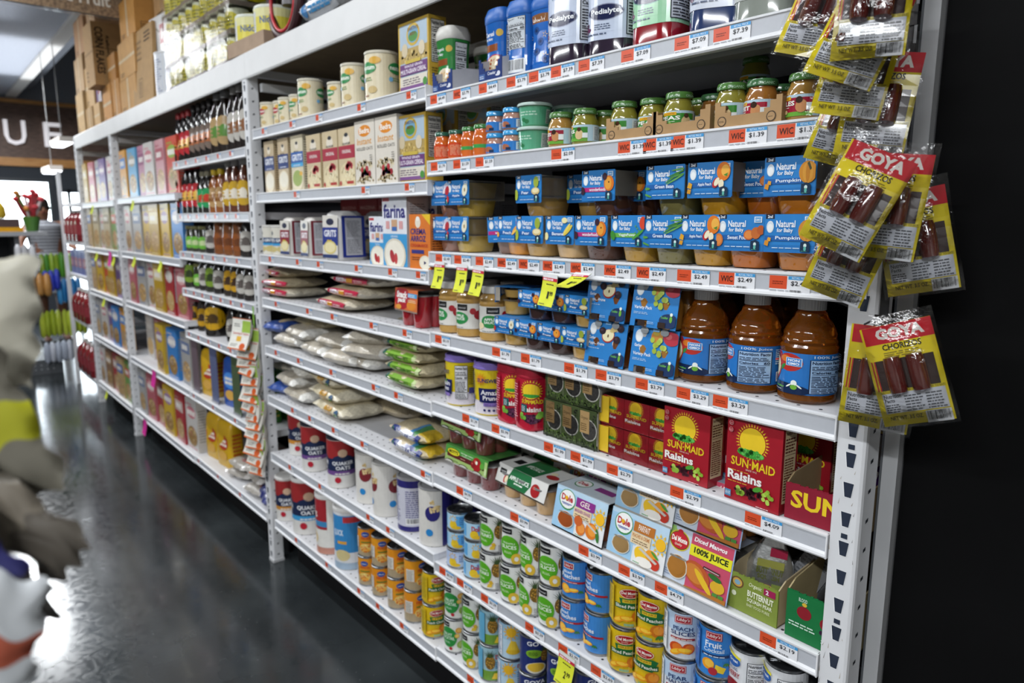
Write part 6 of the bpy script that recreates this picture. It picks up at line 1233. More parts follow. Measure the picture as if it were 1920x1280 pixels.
# raisins
Z = .976
row('S5', Z, 0, [('prune_tub', -1.1092, 0, .055, -1.45), ('prune_tub', -0.9793, 0, .055, -.15), ('raisin_tub', -0.8822, 0, .055, -.1), ('raisin_tub', -0.806, 0, .05, -.15), ('raisin_tub', -0.8415, 0, .15, .2)])
for dz, dx in ((0, 0), (.09, .006)): place('blk', 'S5', -0.6592 + dx, .07, Z + dz, 0)
for dz in (0, .09): place('blk', 'S5', -0.7022, .175, Z + dz, 0)
for dz in (0, .066): place('raisin_multi', 'S5', -0.4712, .055, Z + dz, -.02)
for dz in (0, .066): place('raisin_multi', 'S5', -0.5119, .12, Z + dz, 0)
row('S5', Z, 0, [('raisin_big', -.343, 0, .045, -.02), ('raisin_big', -.245, 0, .105, -.03), ('raisin_big', -.165, 0, .155, -.03), ('raisin_front', -.192, 0, .033, -.05), ('raisin_big', -0.3851, 0, .2, 0)])
place('tray_prune', 'S5', -.068, .166, Z, 0)
place('prune_bag', 'S5', -.07, .17, Z + .02, (-.65, .12, .05)); place('prune_bag', 'S5', -.066, .26, Z + .02, (-.75, -.1, -.05), 'farther back in the maroon tray')
# fruit cups
Z = .766
row('S6', Z, 0, [('motts', -1.0457, 0, .075, -.03), ('motts', -1.0726, .089, .08, -.06), ('motts', -1.1565, 0, .22, 0), ('asauce', -0.8322, 0, .085, -.08), ('asauce', -0.8879, 0, .21, -.05), ('asauce', -0.8459, .085, .2, -.12),
    ('dole_gel', -0.6176, 0, .072, -.04), ('dole_gel', -0.6689, .099, .19, -.03), ('dole_gel', -0.7135, 0, .21, 0)])
for dz, dx in ((0, 0), (.099, .004)): place('dole_parf', 'S6', -0.4499 + dx, .07 + .2 * dz, Z + dz, -.03)
for dz, dx in ((0, 0), (.109, .008)): place('delm_cup', 'S6', -.305 + dx, .07 + .2 * dz, Z + dz, -.04)
place('delm_cup', 'S6', -0.3574, .21, Z, 0)
place('tray_btn', 'S6', -.176, .17, Z, -.04); place('tray_green', 'S6', -.0585, .165, Z, -.02)
place('pouch_w', 'S6', -.195, .09, Z + .008, (.0, .06, .45)); place('pouch_g', 'S6', -.155, .12, Z + .01, (-.3, .38, -.1))
# cans, second-lowest shelf
Z = .496
def stack(row_, k, x, y, z, n=1, rot=0, hh=.1075, ks=None):
    for i in range(n): place(ks[i] if ks else k, row_, x + .0015 * ((i * 7) % 3 - 1), y + .001 * ((i * 5) % 3), z + i * hh, rot + .12 * (i % 2))
YC = .045
stack('S7', None, -1.1194, YC, Z, 3, 0, .0565, ['dole_s0', 'dole_s1', 'dole_s1']); stack('S7', None, -1.0384, YC, Z, 3, .3, .0565, ['dole_s2', 'dole_s1', 'dole_s2'])
stack('S7', 'pine_chunk', -0.9597, YC, Z, 2, -.75); stack('S7', 'pine_slice', -0.8729, YC, Z, 2, -.5); stack('S7', 'pine_slice', -0.7958, YC, Z, 2, -.95); stack('S7', 'pine_slice', -0.7253, YC, Z, 2, -.6)
stack('S7', 'blue_peach', -0.6548, YC + .006, Z, 2, -.55, .1015); stack('S7', 'blue_peach', -0.5754, YC + .006, Z, 2, -1.0, .1015); stack('S7', 'dm_peach', -0.4925, YC, Z, 2, -.15); stack('S7', 'dm_peach', -0.4197, YC, Z, 2, -.6)
stack('S7', None, -0.3449, YC, Z, 2, -.35, .1075, ['pear_white', 'peach_white']); stack('S7', 'blue_cock', -0.2675, YC, Z, 2, -.35); stack('S7', 'cherry_can', -0.1959, YC + .003, Z, 2, -.85, .0995); stack('S7', 'cherry_can', -0.1269, YC + .006, Z, 2, -1.1, .0995)
x7 = [-0.9783, -0.8902, -0.8059, -0.731, -0.657, -0.5791, -0.4987, -0.4254, -0.3464, -0.2683]
for i, x in enumerate(x7): stack('S7', ['pine_chunk', 'pine_slice', 'pine_slice', 'pine_slice', 'blue_peach', 'blue_peach', 'dm_peach', 'dm_peach', 'peach_white', 'blue_cock'][i], x + .004, YC + .08, Z, 2, .3, .102 if 3 < i < 6 else .1075)
# bottom shelf
Z = .222
stack('S8', 'fruit_cock', -1.1394, YC, Z, 2, -.6); stack('S8', None, -1.0458, YC, Z, 2, -.7, .1075, ['pine_slice', 'pine_chunk']); stack('S8', 'dole_pine', -0.9678, YC, Z, 2, .2); stack('S8', 'dole_tall', -0.8854, YC, Z, 2, .0)
stack('S8', 'goya_pine', -0.8004, YC, Z, 2, .1); stack('S8', 'goya_pine', -0.698, YC, Z, 2, -.2); stack('S8', 'goya_pine', -0.6038, YC, Z, 2, .4)
for x in (-.44, -.36): stack('S8', 'goya_pine', x, YC, Z, 2, .3)
for i, x in enumerate([-1.1502, -1.0559, -0.9678, -0.8853, -0.7994]): place(['fruit_cock', 'pine_slice', 'dole_pine', 'dole_tall', 'goya_pine'][i], 'S8', x + .004, YC + .078, Z + .1075, .3); place(['fruit_cock', 'pine_slice', 'dole_pine', 'dole_tall', 'goya_pine'][i], 'S8', x + .004, YC + .078, Z, .3)
# ---------------------------------------------------------------- left section
Z = 1.822
row('L1', Z, 0, [('nest_r', -2.3332, 0, .045, .3), ('nest_r', -2.2669, 0, .07, .3), ('nest_s', -2.1622, 0, .045, .3), ('nest_s', -2.078, 0, .05, .4), ('nest_m', -1.9785, -.0, .05, .45), ('nest_s', -1.7742, 0, .05, .3), ('nest_m', -1.6618, 0, .052, .35), ('nest_l', -1.5084, 0, .06, .3)])
place('earth_box', 'L1', -1.275, .05, Z, 0)
Z = 1.58
row('L2', Z, .04, [('grits_box', -2.2912), ('grits_box', -2.1597), ('grits_cheese', -2.0373), ('oat_box', -1.898), ('oat_box', -1.7736), ('oat_box', -1.6584), ('instant_box', -1.5415, 0, .01), ('instant_box', -1.4152, 0, .01)])
place('earth_box', 'L2', -1.2992, .05, Z, .02)
Z = 1.34
row('L3', Z, 0, [('grits_tub', -2.3855, 0, .045, .2), ('grits_tub', -2.2893, 0, .045, .4), ('grits_red', -2.1818, 0, .06, .1), ('grits_red', -2.0007, 0, .06, -.05), ('grits_blue', -1.8112, 0, .075, .12), ('grits_blue', -1.8215, 0, .23, .1), ('farina_small', -1.4923, 0, .045, 0), ('farina_box', -1.3883, 0, .055, .0), ('arroz_box', -1.2386, 0, .035, 0)])
for i in range(5): place('farina_box', 'L3', -1.36 + .0 * i, .14 + .077 * i, Z, 0) if i < 4 else None
for i in range(4): place('red_box', 'L3', -2.3 + .155 * i, .38, Z + .15, 0)
for i in range(4): place('red_box', 'L3', -2.3 + .155 * i, .38, Z, 0)
Z = 1.167
for i, (k, x, y, r) in enumerate((('bag_pink', -2.3508, .115, .05), ('bag_pink2', -2.335, .11, .12), ('bag_pink2', -2.3614, .12, -.1))): place(k, 'L4', x, y, Z + .038 * i, r)
for i, (x, y, r) in enumerate(((-1.8138, .105, -.06), (-1.7486, .115, -.02), (-1.704, .12, .03))): place('bag_pink', 'L4', x, y, Z + .043 * i, r)
place('bag_clear', 'L4', -1.93, .3, Z, .3, 'behind the crimson-ended bags'); place('snack_pack', 'L4', -1.3206, .068, Z, -.08)
Z = .97
for k, dx, y, dz, r in (('bag_white', -2.2762, .12, 0, .1), ('bag_white', -2.0125, .11, 0, -.05), ('bag_white', -1.7947, .1, 0, .12), ('bag_white', -2.1516, .11, .044, -.1), ('bag_white', -1.8835, .12, .044, .1), ('bag_white', -1.6517, .11, .044, .3), ('bag_blue', -2.403, .1, .045, .3), ('bag_flatg', -2.1513, .17, .088, .1), ('bag_white2', -1.6646, .12, .09, .5), ('bag_white', -1.7067, .13, 0, -.1)):
    place(k, 'L5', dx, y, Z + dz, r)
for i in range(4): place(['bag_green', 'bag_green2'][i % 2], 'L5', [-1.3786, -1.3711, -1.3876, -1.3711][i], .1 + .004 * (i % 2), Z + .037 * i, -.03 + .03 * (i % 3))
place('bag_green2', 'L5', -1.4508, .12, Z + .145, (.05, .12, -.3), 'slumped askew over the stack')
Z = .762
for k, x, y, dz, r in (('bag_blue', -2.3799, .1, 0, .4), ('bag_white', -2.1975, .11, 0, -.05), ('bag_white', -2.2701, .11, .045, -.1), ('bag_gold', -1.9054, .12, 0, -.04), ('bag_gold', -1.936, .12, .05, -.06), ('bag_gold', -1.9671, .13, .1, -.1), ('bag_gold', -2.1037, .2, .15, .05), ('bag_red', -2.1669, .12, .1, -.25), ('bag_white', -2.5127, .2, .05, .1), ('bag_rolled', -1.787, .28, 0, .1), ('bag_oat', -1.3553, .09, 0, -.06), ('bag_oat', -1.3629, .095, .043, -.1)):
    place(k, 'L6', x, y, Z + dz, r)
Z = .515
row('L7', Z, 0, [('oats_gold', -2.3142, 0, .1, .3, 'on the upper oats shelf by the packet strip'), ('oats_purple', -2.0969, 0, .06, .25), ('oats_purple', -2.0589, 0, .17, .25), ('oats_purple', -1.8727, 0, .06, .3), ('tube_red', -1.6742, 0, .07, .9), ('tube_red', -1.5412, 0, .06, 1.75), ('tube_purple', -1.3872, 0, .06, .2), ('tube_navy', -1.2532, 0, .06, -.6), ('tube_navy', -1.24, .2, 0, .0)] if False else
    [('oats_gold', -2.3142, 0, .1, .3, 'on the upper oats shelf by the packet strip'), ('oats_purple', -2.0969, 0, .06, .25), ('oats_purple', -2.0589, 0, .17, .25), ('oats_purple', -1.8727, 0, .06, .3), ('tube_red', -1.6742, 0, .07, .9), ('tube_red', -1.5412, 0, .06, 1.75), ('tube_purple', -1.3872, 0, .06, .2), ('tube_navy', -1.2589, 0, .06, 1.0)])
for x in (-1.45, -1.3): place('tube_navy', 'L7', x, .2, Z, .4)
Z = .215
row('L8', Z, 0, [('oats_gold', -2.3891, 0, .06, .2, 'on the bottom shelf by the packet strip'), ('oats_gold', -2.3755, 0, .2, .2, 'behind the largest canister'), ('oats_big', -2.22, 0, .075, .3), ('oats_red', -1.9915, 0, .065, .2), ('oats_blue', -1.8348, 0, .065, -.1)])
for i, x in enumerate([-1.6664, -1.5706, -1.4666, -1.3629]): stack('L8', None, x, YC, Z, 2, .3 * i, .1075, [['orange_can2', 'orange_can'], ['orange_can', 'orange_can2'], ['orange_can2', 'orange_can'], ['orange_can', 'orange_can2']][i])
stack('L8', 'dm_yellow', -1.2541, YC, Z, 2, .4)
for i, x in enumerate([-1.6664, -1.5706, -1.4666, -1.3629]): stack('L8', 'orange_can', x + .01, YC + .08, Z, 2, .3)
# ================================================================ farther racks
def f_cereal(c1, c2, bowl='c8a468', v=0):
    def f(A):
        A.r(0, 0, 1, 1, c1); A.r(.06, .62, .94, .84, c2) if v % 2 == 0 else A.e(.5, .74, .4, .12, c2)
        A.lines(.14, .68, .86, .8, 1, 'f0ece6', v, .8).lines(.1, .88, .6, .94, 1, c2, v + 2).e(.5, .27, .42, .2, bowl).scat(.5, .3, .34, .14, 26, .04, ['e8d0a0', 'b8864c', c2, 'd8b880'], v).lines(.1, .03, .9, .08, 1, c2, v)
    return f
CER = {}
def cereal(k, c1, c2, desc, bowl='c8a468', v=0, h=.29, w=.185, side=None):
    KIND[k] = (carton(w, .055, h, f_cereal(c1, c2, bowl, v), lambda A: A.r(0, 0, 1, 1, side or c1).r(.1, .08, .9, .9, c1).lines(.15, .2, .85, .85, 12, '8c8680', v), c1, name='cereal_box'), desc, 'cereal box')
for k, c1, c2, d, v in (('ce_org', 'd8982c', '4c86c8', 'orange cereal box with blue panel', 0), ('ce_sky', '5fa6cf', 'a8a090', 'sky blue cereal box with grey bowl', 1), ('ce_plum', 'b0708c', '8a2a66', 'mauve cereal box with plum edge', 0), ('ce_wht', 'c8c4c0', 'c87884', 'white cereal box with rose panel', 1), ('ce_rose', 'c89098', 'a83c50', 'rose cereal box', 0), ('ce_red', 'c8442c', '8fae3c', 'red orange cereal box with green title', 1),
    ('ce_yel', 'd0ac34', '9c7aa0', 'yellow cereal box with mauve title', 1), ('ce_yel2', 'b8942c', 'e0d0a0', 'dull yellow cereal box', 0), ('ce_grey', 'a8a6a4', '6c7a9c', 'grey cereal box with slate title', 0), ('ce_blue', '3c80c4', 'c8c4cc', 'bright blue cereal box with pale title', 1), ('ce_cream', 'c0b496', '8a7a5c', 'cream cereal box', 0), ('ce_pink', 'b8626c', 'd8a8a8', 'pink cereal box', 1), ('ce_crim', 'a83038', 'c8b0a8', 'crimson cereal box', 0), ('ce_tan', 'b89c6c', '4a68a8', 'tan cereal box with blue base', 0), ('ce_purp', '6c5490', 'a88cb0', 'purple cereal box', 1), ('ce_green', '6c9a4c', 'c8503c', 'green cereal box with red title', 0), ('ce_brn', '8c6a50', 'c8a880', 'brown cereal box', 1)):
    cereal(k, c1, c2, d, '9c7a48' if v else 'b89460', v)
def nutbox(k, c, desc): KIND[k] = (carton(.185, .055, .29, f_cereal(c, 'd8d0c8', v=3), lambda A: A.r(0, 0, 1, 1, c).nutri(.1, .25, .9, .9, 'd4d4d6'), c, name='cereal_box'), desc, 'cereal box')
nutbox('ce_nred', 'a82c34', 'red cereal box turned to its nutrition panel'); nutbox('ce_nwht', 'd0ccc8', 'white cereal box turned to its nutrition panel')
def crow(rw, z, x0, x1, kinds, y=.045, rots=None):
    n = len(kinds)
    for i, k in enumerate(kinds): place(k, rw, x0 + (x1 - x0) * (i + .5) / n, y + .006 * (i % 3), z, (.02 if i % 2 else -.03) if not rots else rots[i])
crow('B1', 1.615, -4.76, -3.52, ['ce_org', 'ce_sky', 'ce_plum', 'ce_wht', 'ce_rose', 'ce_red'])
crow('B2', 1.275, -4.76, -3.52, ['ce_wht', 'ce_grey', 'ce_yel', 'ce_yel2', 'ce_yel', 'ce_blue'])
crow('B3', .95, -4.76, -3.52, ['ce_pink', 'ce_grey', 'ce_wht', 'ce_yel2', 'ce_nred', 'ce_pink'])
crow('B4', .575, -4.76, -4.35, ['ce_nwht', 'ce_crim'], .12); crow('B4', .575, -4.24, -3.52, ['ce_yel', 'ce_blue', 'ce_grey'])
crow('B5', .21, -4.76, -3.52, ['ce_grey', 'ce_pink', 'ce_crim', 'ce_yel', 'ce_crim', 'ce_wht'])
crow('C1', 1.606, -6.0, -4.98, ['ce_yel2', 'ce_pink', 'ce_grey', 'ce_purp', 'ce_wht']); crow('C2', 1.272, -6.0, -4.98, ['ce_tan', 'ce_cream', 'ce_wht', 'ce_cream', 'ce_green']); crow('C3', .942, -6.0, -4.98, ['ce_tan', 'ce_yel', 'ce_red', 'ce_yel2', 'ce_purp'])
crow('C4', .578, -6.0, -4.98, ['ce_grey', 'ce_wht', 'ce_purp', 'ce_blue', 'ce_org']); crow('C5', .198, -6.0, -4.98, ['ce_wht', 'ce_brn', 'ce_crim', 'ce_tan', 'ce_green'])
def syrup(r, h, body, capc, lab, lc, waist=.8, capr=.4, sq=0, labh=(.12, .6), spray=False):
    def f():
        e = empty('syrup_bottle'); M().lathe([(r * .9, 0), (r, .004), (r, h * .3), (r * waist, h * .48), (r * .92, h * .62), (r * capr, h * .82), (r * capr * .9, h * .9)], body, 'juice', 18, sq=sq).build('bottle_body', e)
        M().lathe([(r * capr * 1.15, h * .87), (r * capr * 1.15, h * .98), (r * capr * .8, h), (.0001, h)], capc, 'plastic', 14, cap=False).build('cap', e)
        rf = lambda t: r * (1 if labh[0] + t * (labh[1] - labh[0]) < .3 else 1 - (1 - waist) * min(1, (labh[0] + t * (labh[1] - labh[0]) - .3) / .18) if labh[0] + t * (labh[1] - labh[0]) < .48 else waist + (.92 - waist) * (labh[0] + t * (labh[1] - labh[0]) - .48) / .14)
        b = M(); A = Art(2 * PI * r, h * (labh[1] - labh[0])); A.e(.58, .5, .2, .48, lab).lines(.45, .3, .7, .7, 3, lc, 2); A.e(.58, .5, .08, .2, lc)
        b.wrap(A, (0, 0, h * labh[0]), rf, -PI / 2, 'gloss', sx=14, sy=4, sq=sq); b.build('label', e, 0); return e
    return f
for k, a, d in (('sy_red', (.034, .25, '0e0a0a', 'a81c24', 'b82c34', 'e0b04c'), 'black syrup bottle with red cap'), ('sy_dark', (.034, .26, '120c0a', '1c1414', '7a6a60', 'b86a3c'), 'dark syrup bottle with pale label'), ('sy_tan', (.042, .27, '1c120c', '8c8c8c', 'b09468', '5c8a3c', .95), 'dark sauce bottle with tan label'), ('sy_wht', (.036, .27, '160c0a', 'b0aeac', 'c0bcb4', '8a5c3c', .95), 'dark bottle with grey cap and white label'),
    ('sy_green', (.036, .2, '1a1610', '7a745c', '2c9a5c', 'c8402c', .92), 'dark jar with green label'), ('sy_honey', (.034, .2, '8a4c18', 'd0b01c', 'b89464', '8a5c2c', .8), 'amber honey bottle with yellow cap'), ('sy_amber', (.034, .23, '5c2c14', '9c9a98', 'c8a02c', 'e8e0d0', .9), 'brown syrup bottle with clear cap'), ('sy_hjar', (.038, .17, '7a4418', 'c8a81c', '8a4c20', '6a3818', 1, .85), 'brown honey jar with gold lid'),
    ('sy_lime', (.03, .13, '2c2c1c', '6c6a3c', '6ab03c', 'c8d8a0', 1, .8), 'small jar with lime label'), ('sy_gold', (.032, .2, '1c100a', 'c89c1c', 'c8981c', '3c2410', .85), 'dark syrup bottle with gold cap'), ('sy_mrn', (.034, .19, '140c0c', '7a1c24', 'c0bcb4', '5c5450', .9), 'dark bottle with maroon cap'), ('sy_olive', (.036, .2, '1a1a10', '4c4c40', '7a9a2c', '2c3c14', .9), 'dark bottle with olive label'), ('sy_big', (.055, .25, '0f0a08', 'c8a01c', 'd0a018', '4c3408', .95, .35), 'large dark syrup bottle with yellow oval label')):
    KIND[k] = (syrup(*a), d, 'bottle')
def srow(rw, z, specs):
    for k, x, *r in specs: place(k, rw, x, r[0] if r else .05, z, .5)
def xs(a, b, n, y=.05): return [a + (b - a) * i / (n - 1) for i in range(n)]
for i, x in enumerate([-3.5542, -3.4718, -3.392, -3.3065, -3.224, -3.1444, -3.0675]): place('sy_red' if i < 3 else 'sy_dark', 'T1', x, .06, 1.765, .5)
for i, x in enumerate([-2.9408, -2.8497, -2.7362, -2.666, -2.5982]): place(['sy_tan', 'sy_tan', 'sy_wht', 'sy_wht', 'sy_wht'][i], 'T1', x, .055, 1.765, .4)
for i, x in enumerate([-3.5729, -3.4713, -3.3912, -3.3053, -3.2143, -3.1425, -3.0501, -2.9614]): place(['sy_red', 'sy_red', 'sy_red', 'sy_red', 'sy_green', 'sy_green', 'sy_honey', 'sy_honey'][i], 'T2', x, .055, 1.507, .4)
for i, x in enumerate([-2.8554, -2.7743, -2.6708]): place('sy_amber', 'T2', x, .055, 1.507, .4)
for i, x in enumerate([-3.468, -3.3794, -3.2606, -3.1397, -3.0025, -2.8804, -2.7582, -2.6742]): place(['sy_lime', 'sy_lime', 'sy_lime', 'sy_mrn', 'sy_hjar', 'sy_hjar', 'sy_hjar', 'sy_mrn'][i], 'T3', x, .055, 1.317, .4)
for i, x in enumerate([-3.518, -3.3836, -3.2813, -3.1752, -3.0661, -2.926, -2.835, -2.7544, -2.664]): place(['sy_olive', 'sy_lime', 'sy_mrn', 'sy_olive', 'sy_dark', 'sy_gold', 'sy_gold', 'sy_mrn', 'sy_wht'][i] if i not in (4, 8) else 'sy_mrn', 'T4', x, .055, 1.128, .4)
for i, x in enumerate([-3.5522, -3.4161, -3.213, -2.9669, -2.8532, -2.7451]): place(['sy_gold', 'sy_gold', 'sy_big', 'sy_mrn', 'sy_mrn', 'sy_mrn'][i], 'T5', x, .07, .905, .4)
for i, x in enumerate([-3.6261, -3.5523, -3.3178, -3.2524, -3.0364, -2.9355]): place('snk_y' if i < 2 else 'snk_b' if i < 4 else 'snk_g', 'T6', x, .1 + .07 * (i % 2), .575 + .0 * i, .3) if 0 else None
def snack(c1, c2, seed): return standbag(.17, .08, .24, c1, lambda A: A.e(.5, .6, .4, .2, c2).lines(.2, .5, .8, .7, 2, 'f0e8d8', seed, .7).e(.5, .25, .3, .12, 'd8a850'), lambda A: A.lines(.1, .1, .9, .9, 8, c2, seed), seed)
def snackk(c1, c2, seed):
    g = snack(c1, c2, seed)
    def f(): e = g(); e.name = 'snack_bag'; return e
    return f
KIND.update(snk_y=(snackk('d0a41c', 'b83c24', 3), 'yellow snack bag', 'bag'), snk_b=(snackk('2450a4', '4c8ad8', 4), 'blue snack bag', 'bag'), snk_g=(snackk('3c8a2c', 'c8c04c', 5), 'green snack bag', 'bag'))
for k, x, y in (('snk_y', -3.33, .08), ('snk_y', -3.3, .2), ('snk_b', -3.02, .09), ('snk_b', -2.98, .2), ('snk_g', -2.68, .09), ('snk_g', -2.66, .2)): place(k, 'T6', x, y, .575, .15)
for i, x in enumerate((-3.45, -3.15, -2.84)):
    e = empty('shelf_divider', (x, .02, .575)); tag(e, ['grey plastic divider standing between cereal boxes and yellow snack bags', 'slate plastic divider between the yellow and blue snack bags', 'mossy plastic divider between the blue and green snack bags'][i], 'divider', 'upright dividers on the snack bag shelf')
    b = M(); b.box(-.05, 0, 0, .05, .003, .29, ['6c5c64', '5c6488', '4c5c40'][i], 'plastic'); b.build('divider_panel', e, 0); M().box(-.05, -.004, 0, .05, .02, .008, '8c8c94', 'plastic').build('divider_foot', e, 0)
Z = .215
for k, x, y, dz, r in (('bag_clear', -2.72, .1, 0, .1), ('bag_clear', -2.74, .12, .05, -.1), ('bag_clear', -2.7, .1, .1, .15), ('bag_clear', -2.75, .13, .15, 0), ('bag_choc', -2.57, .09, 0, -.3), ('bag_clear', -3.0, .12, 0, .2), ('bag_clear', -2.98, .12, .05, 0)): place(k, 'T7', x, y, Z + dz, r)
for i, x in enumerate((-3.4, -3.22)): place('snk_y', 'T7', x, .1, Z, .1, ['beside the lowest crimson box', 'next to the clear roll bags'][i])
# sale tags hanging from the rails
def tagcard(c, w, h, txt='', head='c82c44'):
    def f():
        b = M(); n = 6; seg = [(-.002 - .012 * (k / n) ** 2 * 1.2, -h * k / n) for k in range(n + 1)]
        for (y0, z0), (y1, z1) in zip(seg, seg[1:]):
            b.poly([(-w / 2, y1, z1), (w / 2, y1, z1), (w / 2, y0, z0), (-w / 2, y0, z0)], c, 'paper'); b.poly([(-w / 2, y1 + .0008, z1), (w / 2, y1 + .0008, z1), (w / 2, y0 + .0008, z0), (-w / 2, y0 + .0008, z0)][::-1], 'd8d8d0', 'paper')
        A = Art(w, h)
        if txt:
            A.r(0, .88, 1, 1, 'e4e4e6').r(0, .78, 1, .88, head).lines(.06, .8, .94, .87, 1, 'f0dce0', 2, .8).lines(.3, .66, .85, .7, 1, '3c3c20', 3, .8).t(txt[0], .48, .24, .6, .46, '20221a', .03).t(txt[2:], .64, .33, .84, .47, '20221a', .02).lines(.1, .05, .5, .12, 1, '8c8c3c', 3)
        off = 0
        for pts, cl, L in A.it:
            for k in range(n):
                P = clip_axis(pts, 1, 1 - (k + 1) / n, False); P = clip_axis(P, 1, 1 - k / n, True) if len(P) >= 3 else P
                if len(P) < 3: continue
                b.poly([((p[0] - .5) * w, -.002 - .0144 * (1 - p[1]) ** 2 - .0004 - .00012 * L, -h * (1 - p[1])) for p in P], cl, 'paper')
        return b.build('sale_tag', smooth=0)
    return f
KIND.update(sale=(tagcard('dbe03a', .046, .07, '1.99'), 'yellow 1.99 sale tag', 'sale tag'), sale2=(tagcard('dbe03a', .052, .075, '2.99'), 'yellow 2.99 sale tag', 'sale tag'), sale_y=(tagcard('d0dc3c', .05, .06), 'small lime paper tag', 'sale tag'), sale_p=(tagcard('d8309a', .08, .1), 'pink paper tag', 'sale tag'))
for i, (x, wh) in enumerate(zip([-1.122, -1.022, -0.9532, -0.6945], ('under the strawberry two-packs at the section seam', 'second from the section seam under the apple two-packs', 'third from the section seam, beside two like it', 'hanging alone under the peach and pear two-packs'))): place('sale', 'S3', x, -.006, 1.366 - .003 * i, (-.0, .06 * (i > 1), 0), wh)
place('sale', 'S3', -0.5894, -.012, 1.364, (-1.0, 0, 0), 'curled up under the banana two-pack'); place('sale2', 'S7', -0.6244, -.006, .478, (0, .06, 0), 'on the rail below the blue peach cans')
for i, (px, z, wh) in enumerate((([-5.5628, -4.3538]), ())[:1] and ((0, 0, 0),)): pass
for x, z, wh in ((-5.5628, 1.58, 'on the highest window-end shelf'), (-4.3538, 1.59, 'below the orange cereal box'), (-5.5693, 1.24, 'on the second window-end shelf'), (-5.0075, 1.23, 'on the second window-end shelf beside the post'), (-4.4343, 1.25, 'below the white cereal boxes'), (-3.8448, 1.25, 'below the yellow cereal boxes'), (-5.4608, .91, 'on the third window-end shelf'), (-5.6839, .17, 'on the lowest window-end shelf')):
    place('sale_y', 'B1', x, -.006, z, (0, .25, 0), wh)
for x, z, wh in ((-4.5345, .19, 'hanging from the lowest cereal shelf'), (-4.1988, .572, 'on the rail under the blue flakes box'), (-5.1225, 1.262, 'on the short rack rail near the windows')): place('sale_p', 'B5', x, -.006, z, (0, .1, 0), wh)
# ---------------------------------------------------------------- hanging sausage packs by the near post
def a_saus(A):
    A.r(0, 0, 1, 1, 'e6d21a').r(.03, .82, 1, 1, 'c81f2e').t('GOYA', .2, .86, .88, .97, 'eeeae6', .05).t('CHORIZOS', .25, .75, .8, .81, '2a2410', .03).lines(.25, .68, .9, .74, 3, '8a7a1c', 2).r(.04, .66, .06, .36, 'c03024').r(.08, .66, .10, .36, 'c03024')
    A.r(.1, .36, .92, .66, '2c1512'); A.r(.06, .33, .98, .36, 'c8b81c').t('LISTOS PARA COMER', .08, .335, .5, .355, '4a3c10', 0).t('READY TO EAT', .7, .335, .96, .355, '4a3c10', 0)
    A.r(.08, .13, .96, .33, 'c6cad4').t('Nutrition', .1, .28, .34, .32, '24262c', .02).t('Facts', .1, .24, .24, .275, '24262c', .02).lines(.1, .14, .34, .23, 4, '3c3e46', 2).lines(.38, .14, .64, .31, 6, '55585f', 3).lines(.68, .14, .94, .31, 6, '55585f', 5)
    A.t('NET WT. 3.5 OZ.', .12, .06, .58, .1, '3a3210', .015).bar(.62, .0, .97, .12, 'dcdee2')
def a_saus_back(A): A.r(0, 0, 1, 1, 'e6d21a').r(0, .82, 1, 1, 'c81f2e').r(.1, .36, .9, .66, '4a2420').lines(.1, .1, .9, .3, 6, '6a641c', 3)
def saus_pack(bend, w=.104, h=.175, twist=0, folded=False):
    def f():
        e = empty('sausage_pack'); nz = 10
        def bf(x, z, y=0):  # x in [-w/2,w/2], z 0 (top) .. -h (bottom): curls as it hangs
            t = -z / h; a = twist * t; yy = y - .02 * bend * t * t + .003 * math.sin(6 * t)
            return (x * math.cos(a) - yy * math.sin(a) * 0, yy - x * math.sin(a), z + abs(bend) * .008 * t * t)
        def sheet(b, A, y, m, s=1):
            for pts, cl, L in A.it:
                for ax, v, k in ((0, 0, False), (0, 1, True), (1, 0, False), (1, 1, True)):
                    pts = clip_axis(pts, ax, v, k) if len(pts) >= 3 else pts
                if len(pts) < 3: continue
                for k in range(nz):
                    P = clip_axis(pts, 1, 1 - (k + 1) / nz, False); P = clip_axis(P, 1, 1 - k / nz, True) if len(P) >= 3 else P
                    for j in range(3):
                        Q = clip_axis(P, 0, j / 3, False) if len(P) >= 3 else []; Q = clip_axis(Q, 0, (j + 1) / 3, True) if len(Q) >= 3 else []
                        if len(Q) >= 3: b.poly([bf((p[0] - .5) * w * .94 * s, -(1 - p[1]) * (h - .016) - .012, y - s * .0002 * L) for p in Q][::s], cl, m)
        b = M(); A = Art(w, h); a_saus(A); sheet(b, A, 0, 'gloss'); A = Art(w, h); a_saus_back(A); sheet(b, A, .0012, 'gloss', -1); b.build('printed_sleeve', e, 0)
        for sx in (-.15, .15):
            pts = [bf(sx * w, -.012 - (h - .016) * t, -.0085) for t in (.3, .315, .36, .5, .62, .665, .685)]
            M().tube(pts, [.003, .0115, .013, .0132, .013, .0115, .003], '5a150d', 'juice', 14).build('sausage', e)
        for s, dy in ((1, -.0215), (-1, .004)):
            b = M(); nx = 8; V = []
            q = random.Random(int(bend * 10) + 5)
            for k in range(13):
                for i in range(nx + 1):
                    u = i / nx * 2 - 1; t = k / 12; puff = (1 - u ** 4) * math.sin(PI * min(1, max(0, (t - .05) / .9))) ** .6
                    V.append(bf(u * w / 2 * 1.04, -h * 1.03 * t + .004, (-.0035 if s > 0 else .003) + dy * puff + q.uniform(-.0016, .0016)))
            b.v = V
            for k in range(12):
                for i in range(nx): a_ = k * (nx + 1) + i; b.face((a_, a_ + nx + 1, a_ + nx + 2, a_ + 1) if s > 0 else (a_, a_ + 1, a_ + nx + 2, a_ + nx + 1), 'e8e8ee', 'wrap')
            b.build('clear_film', e, 1.5)
        return e
    return f
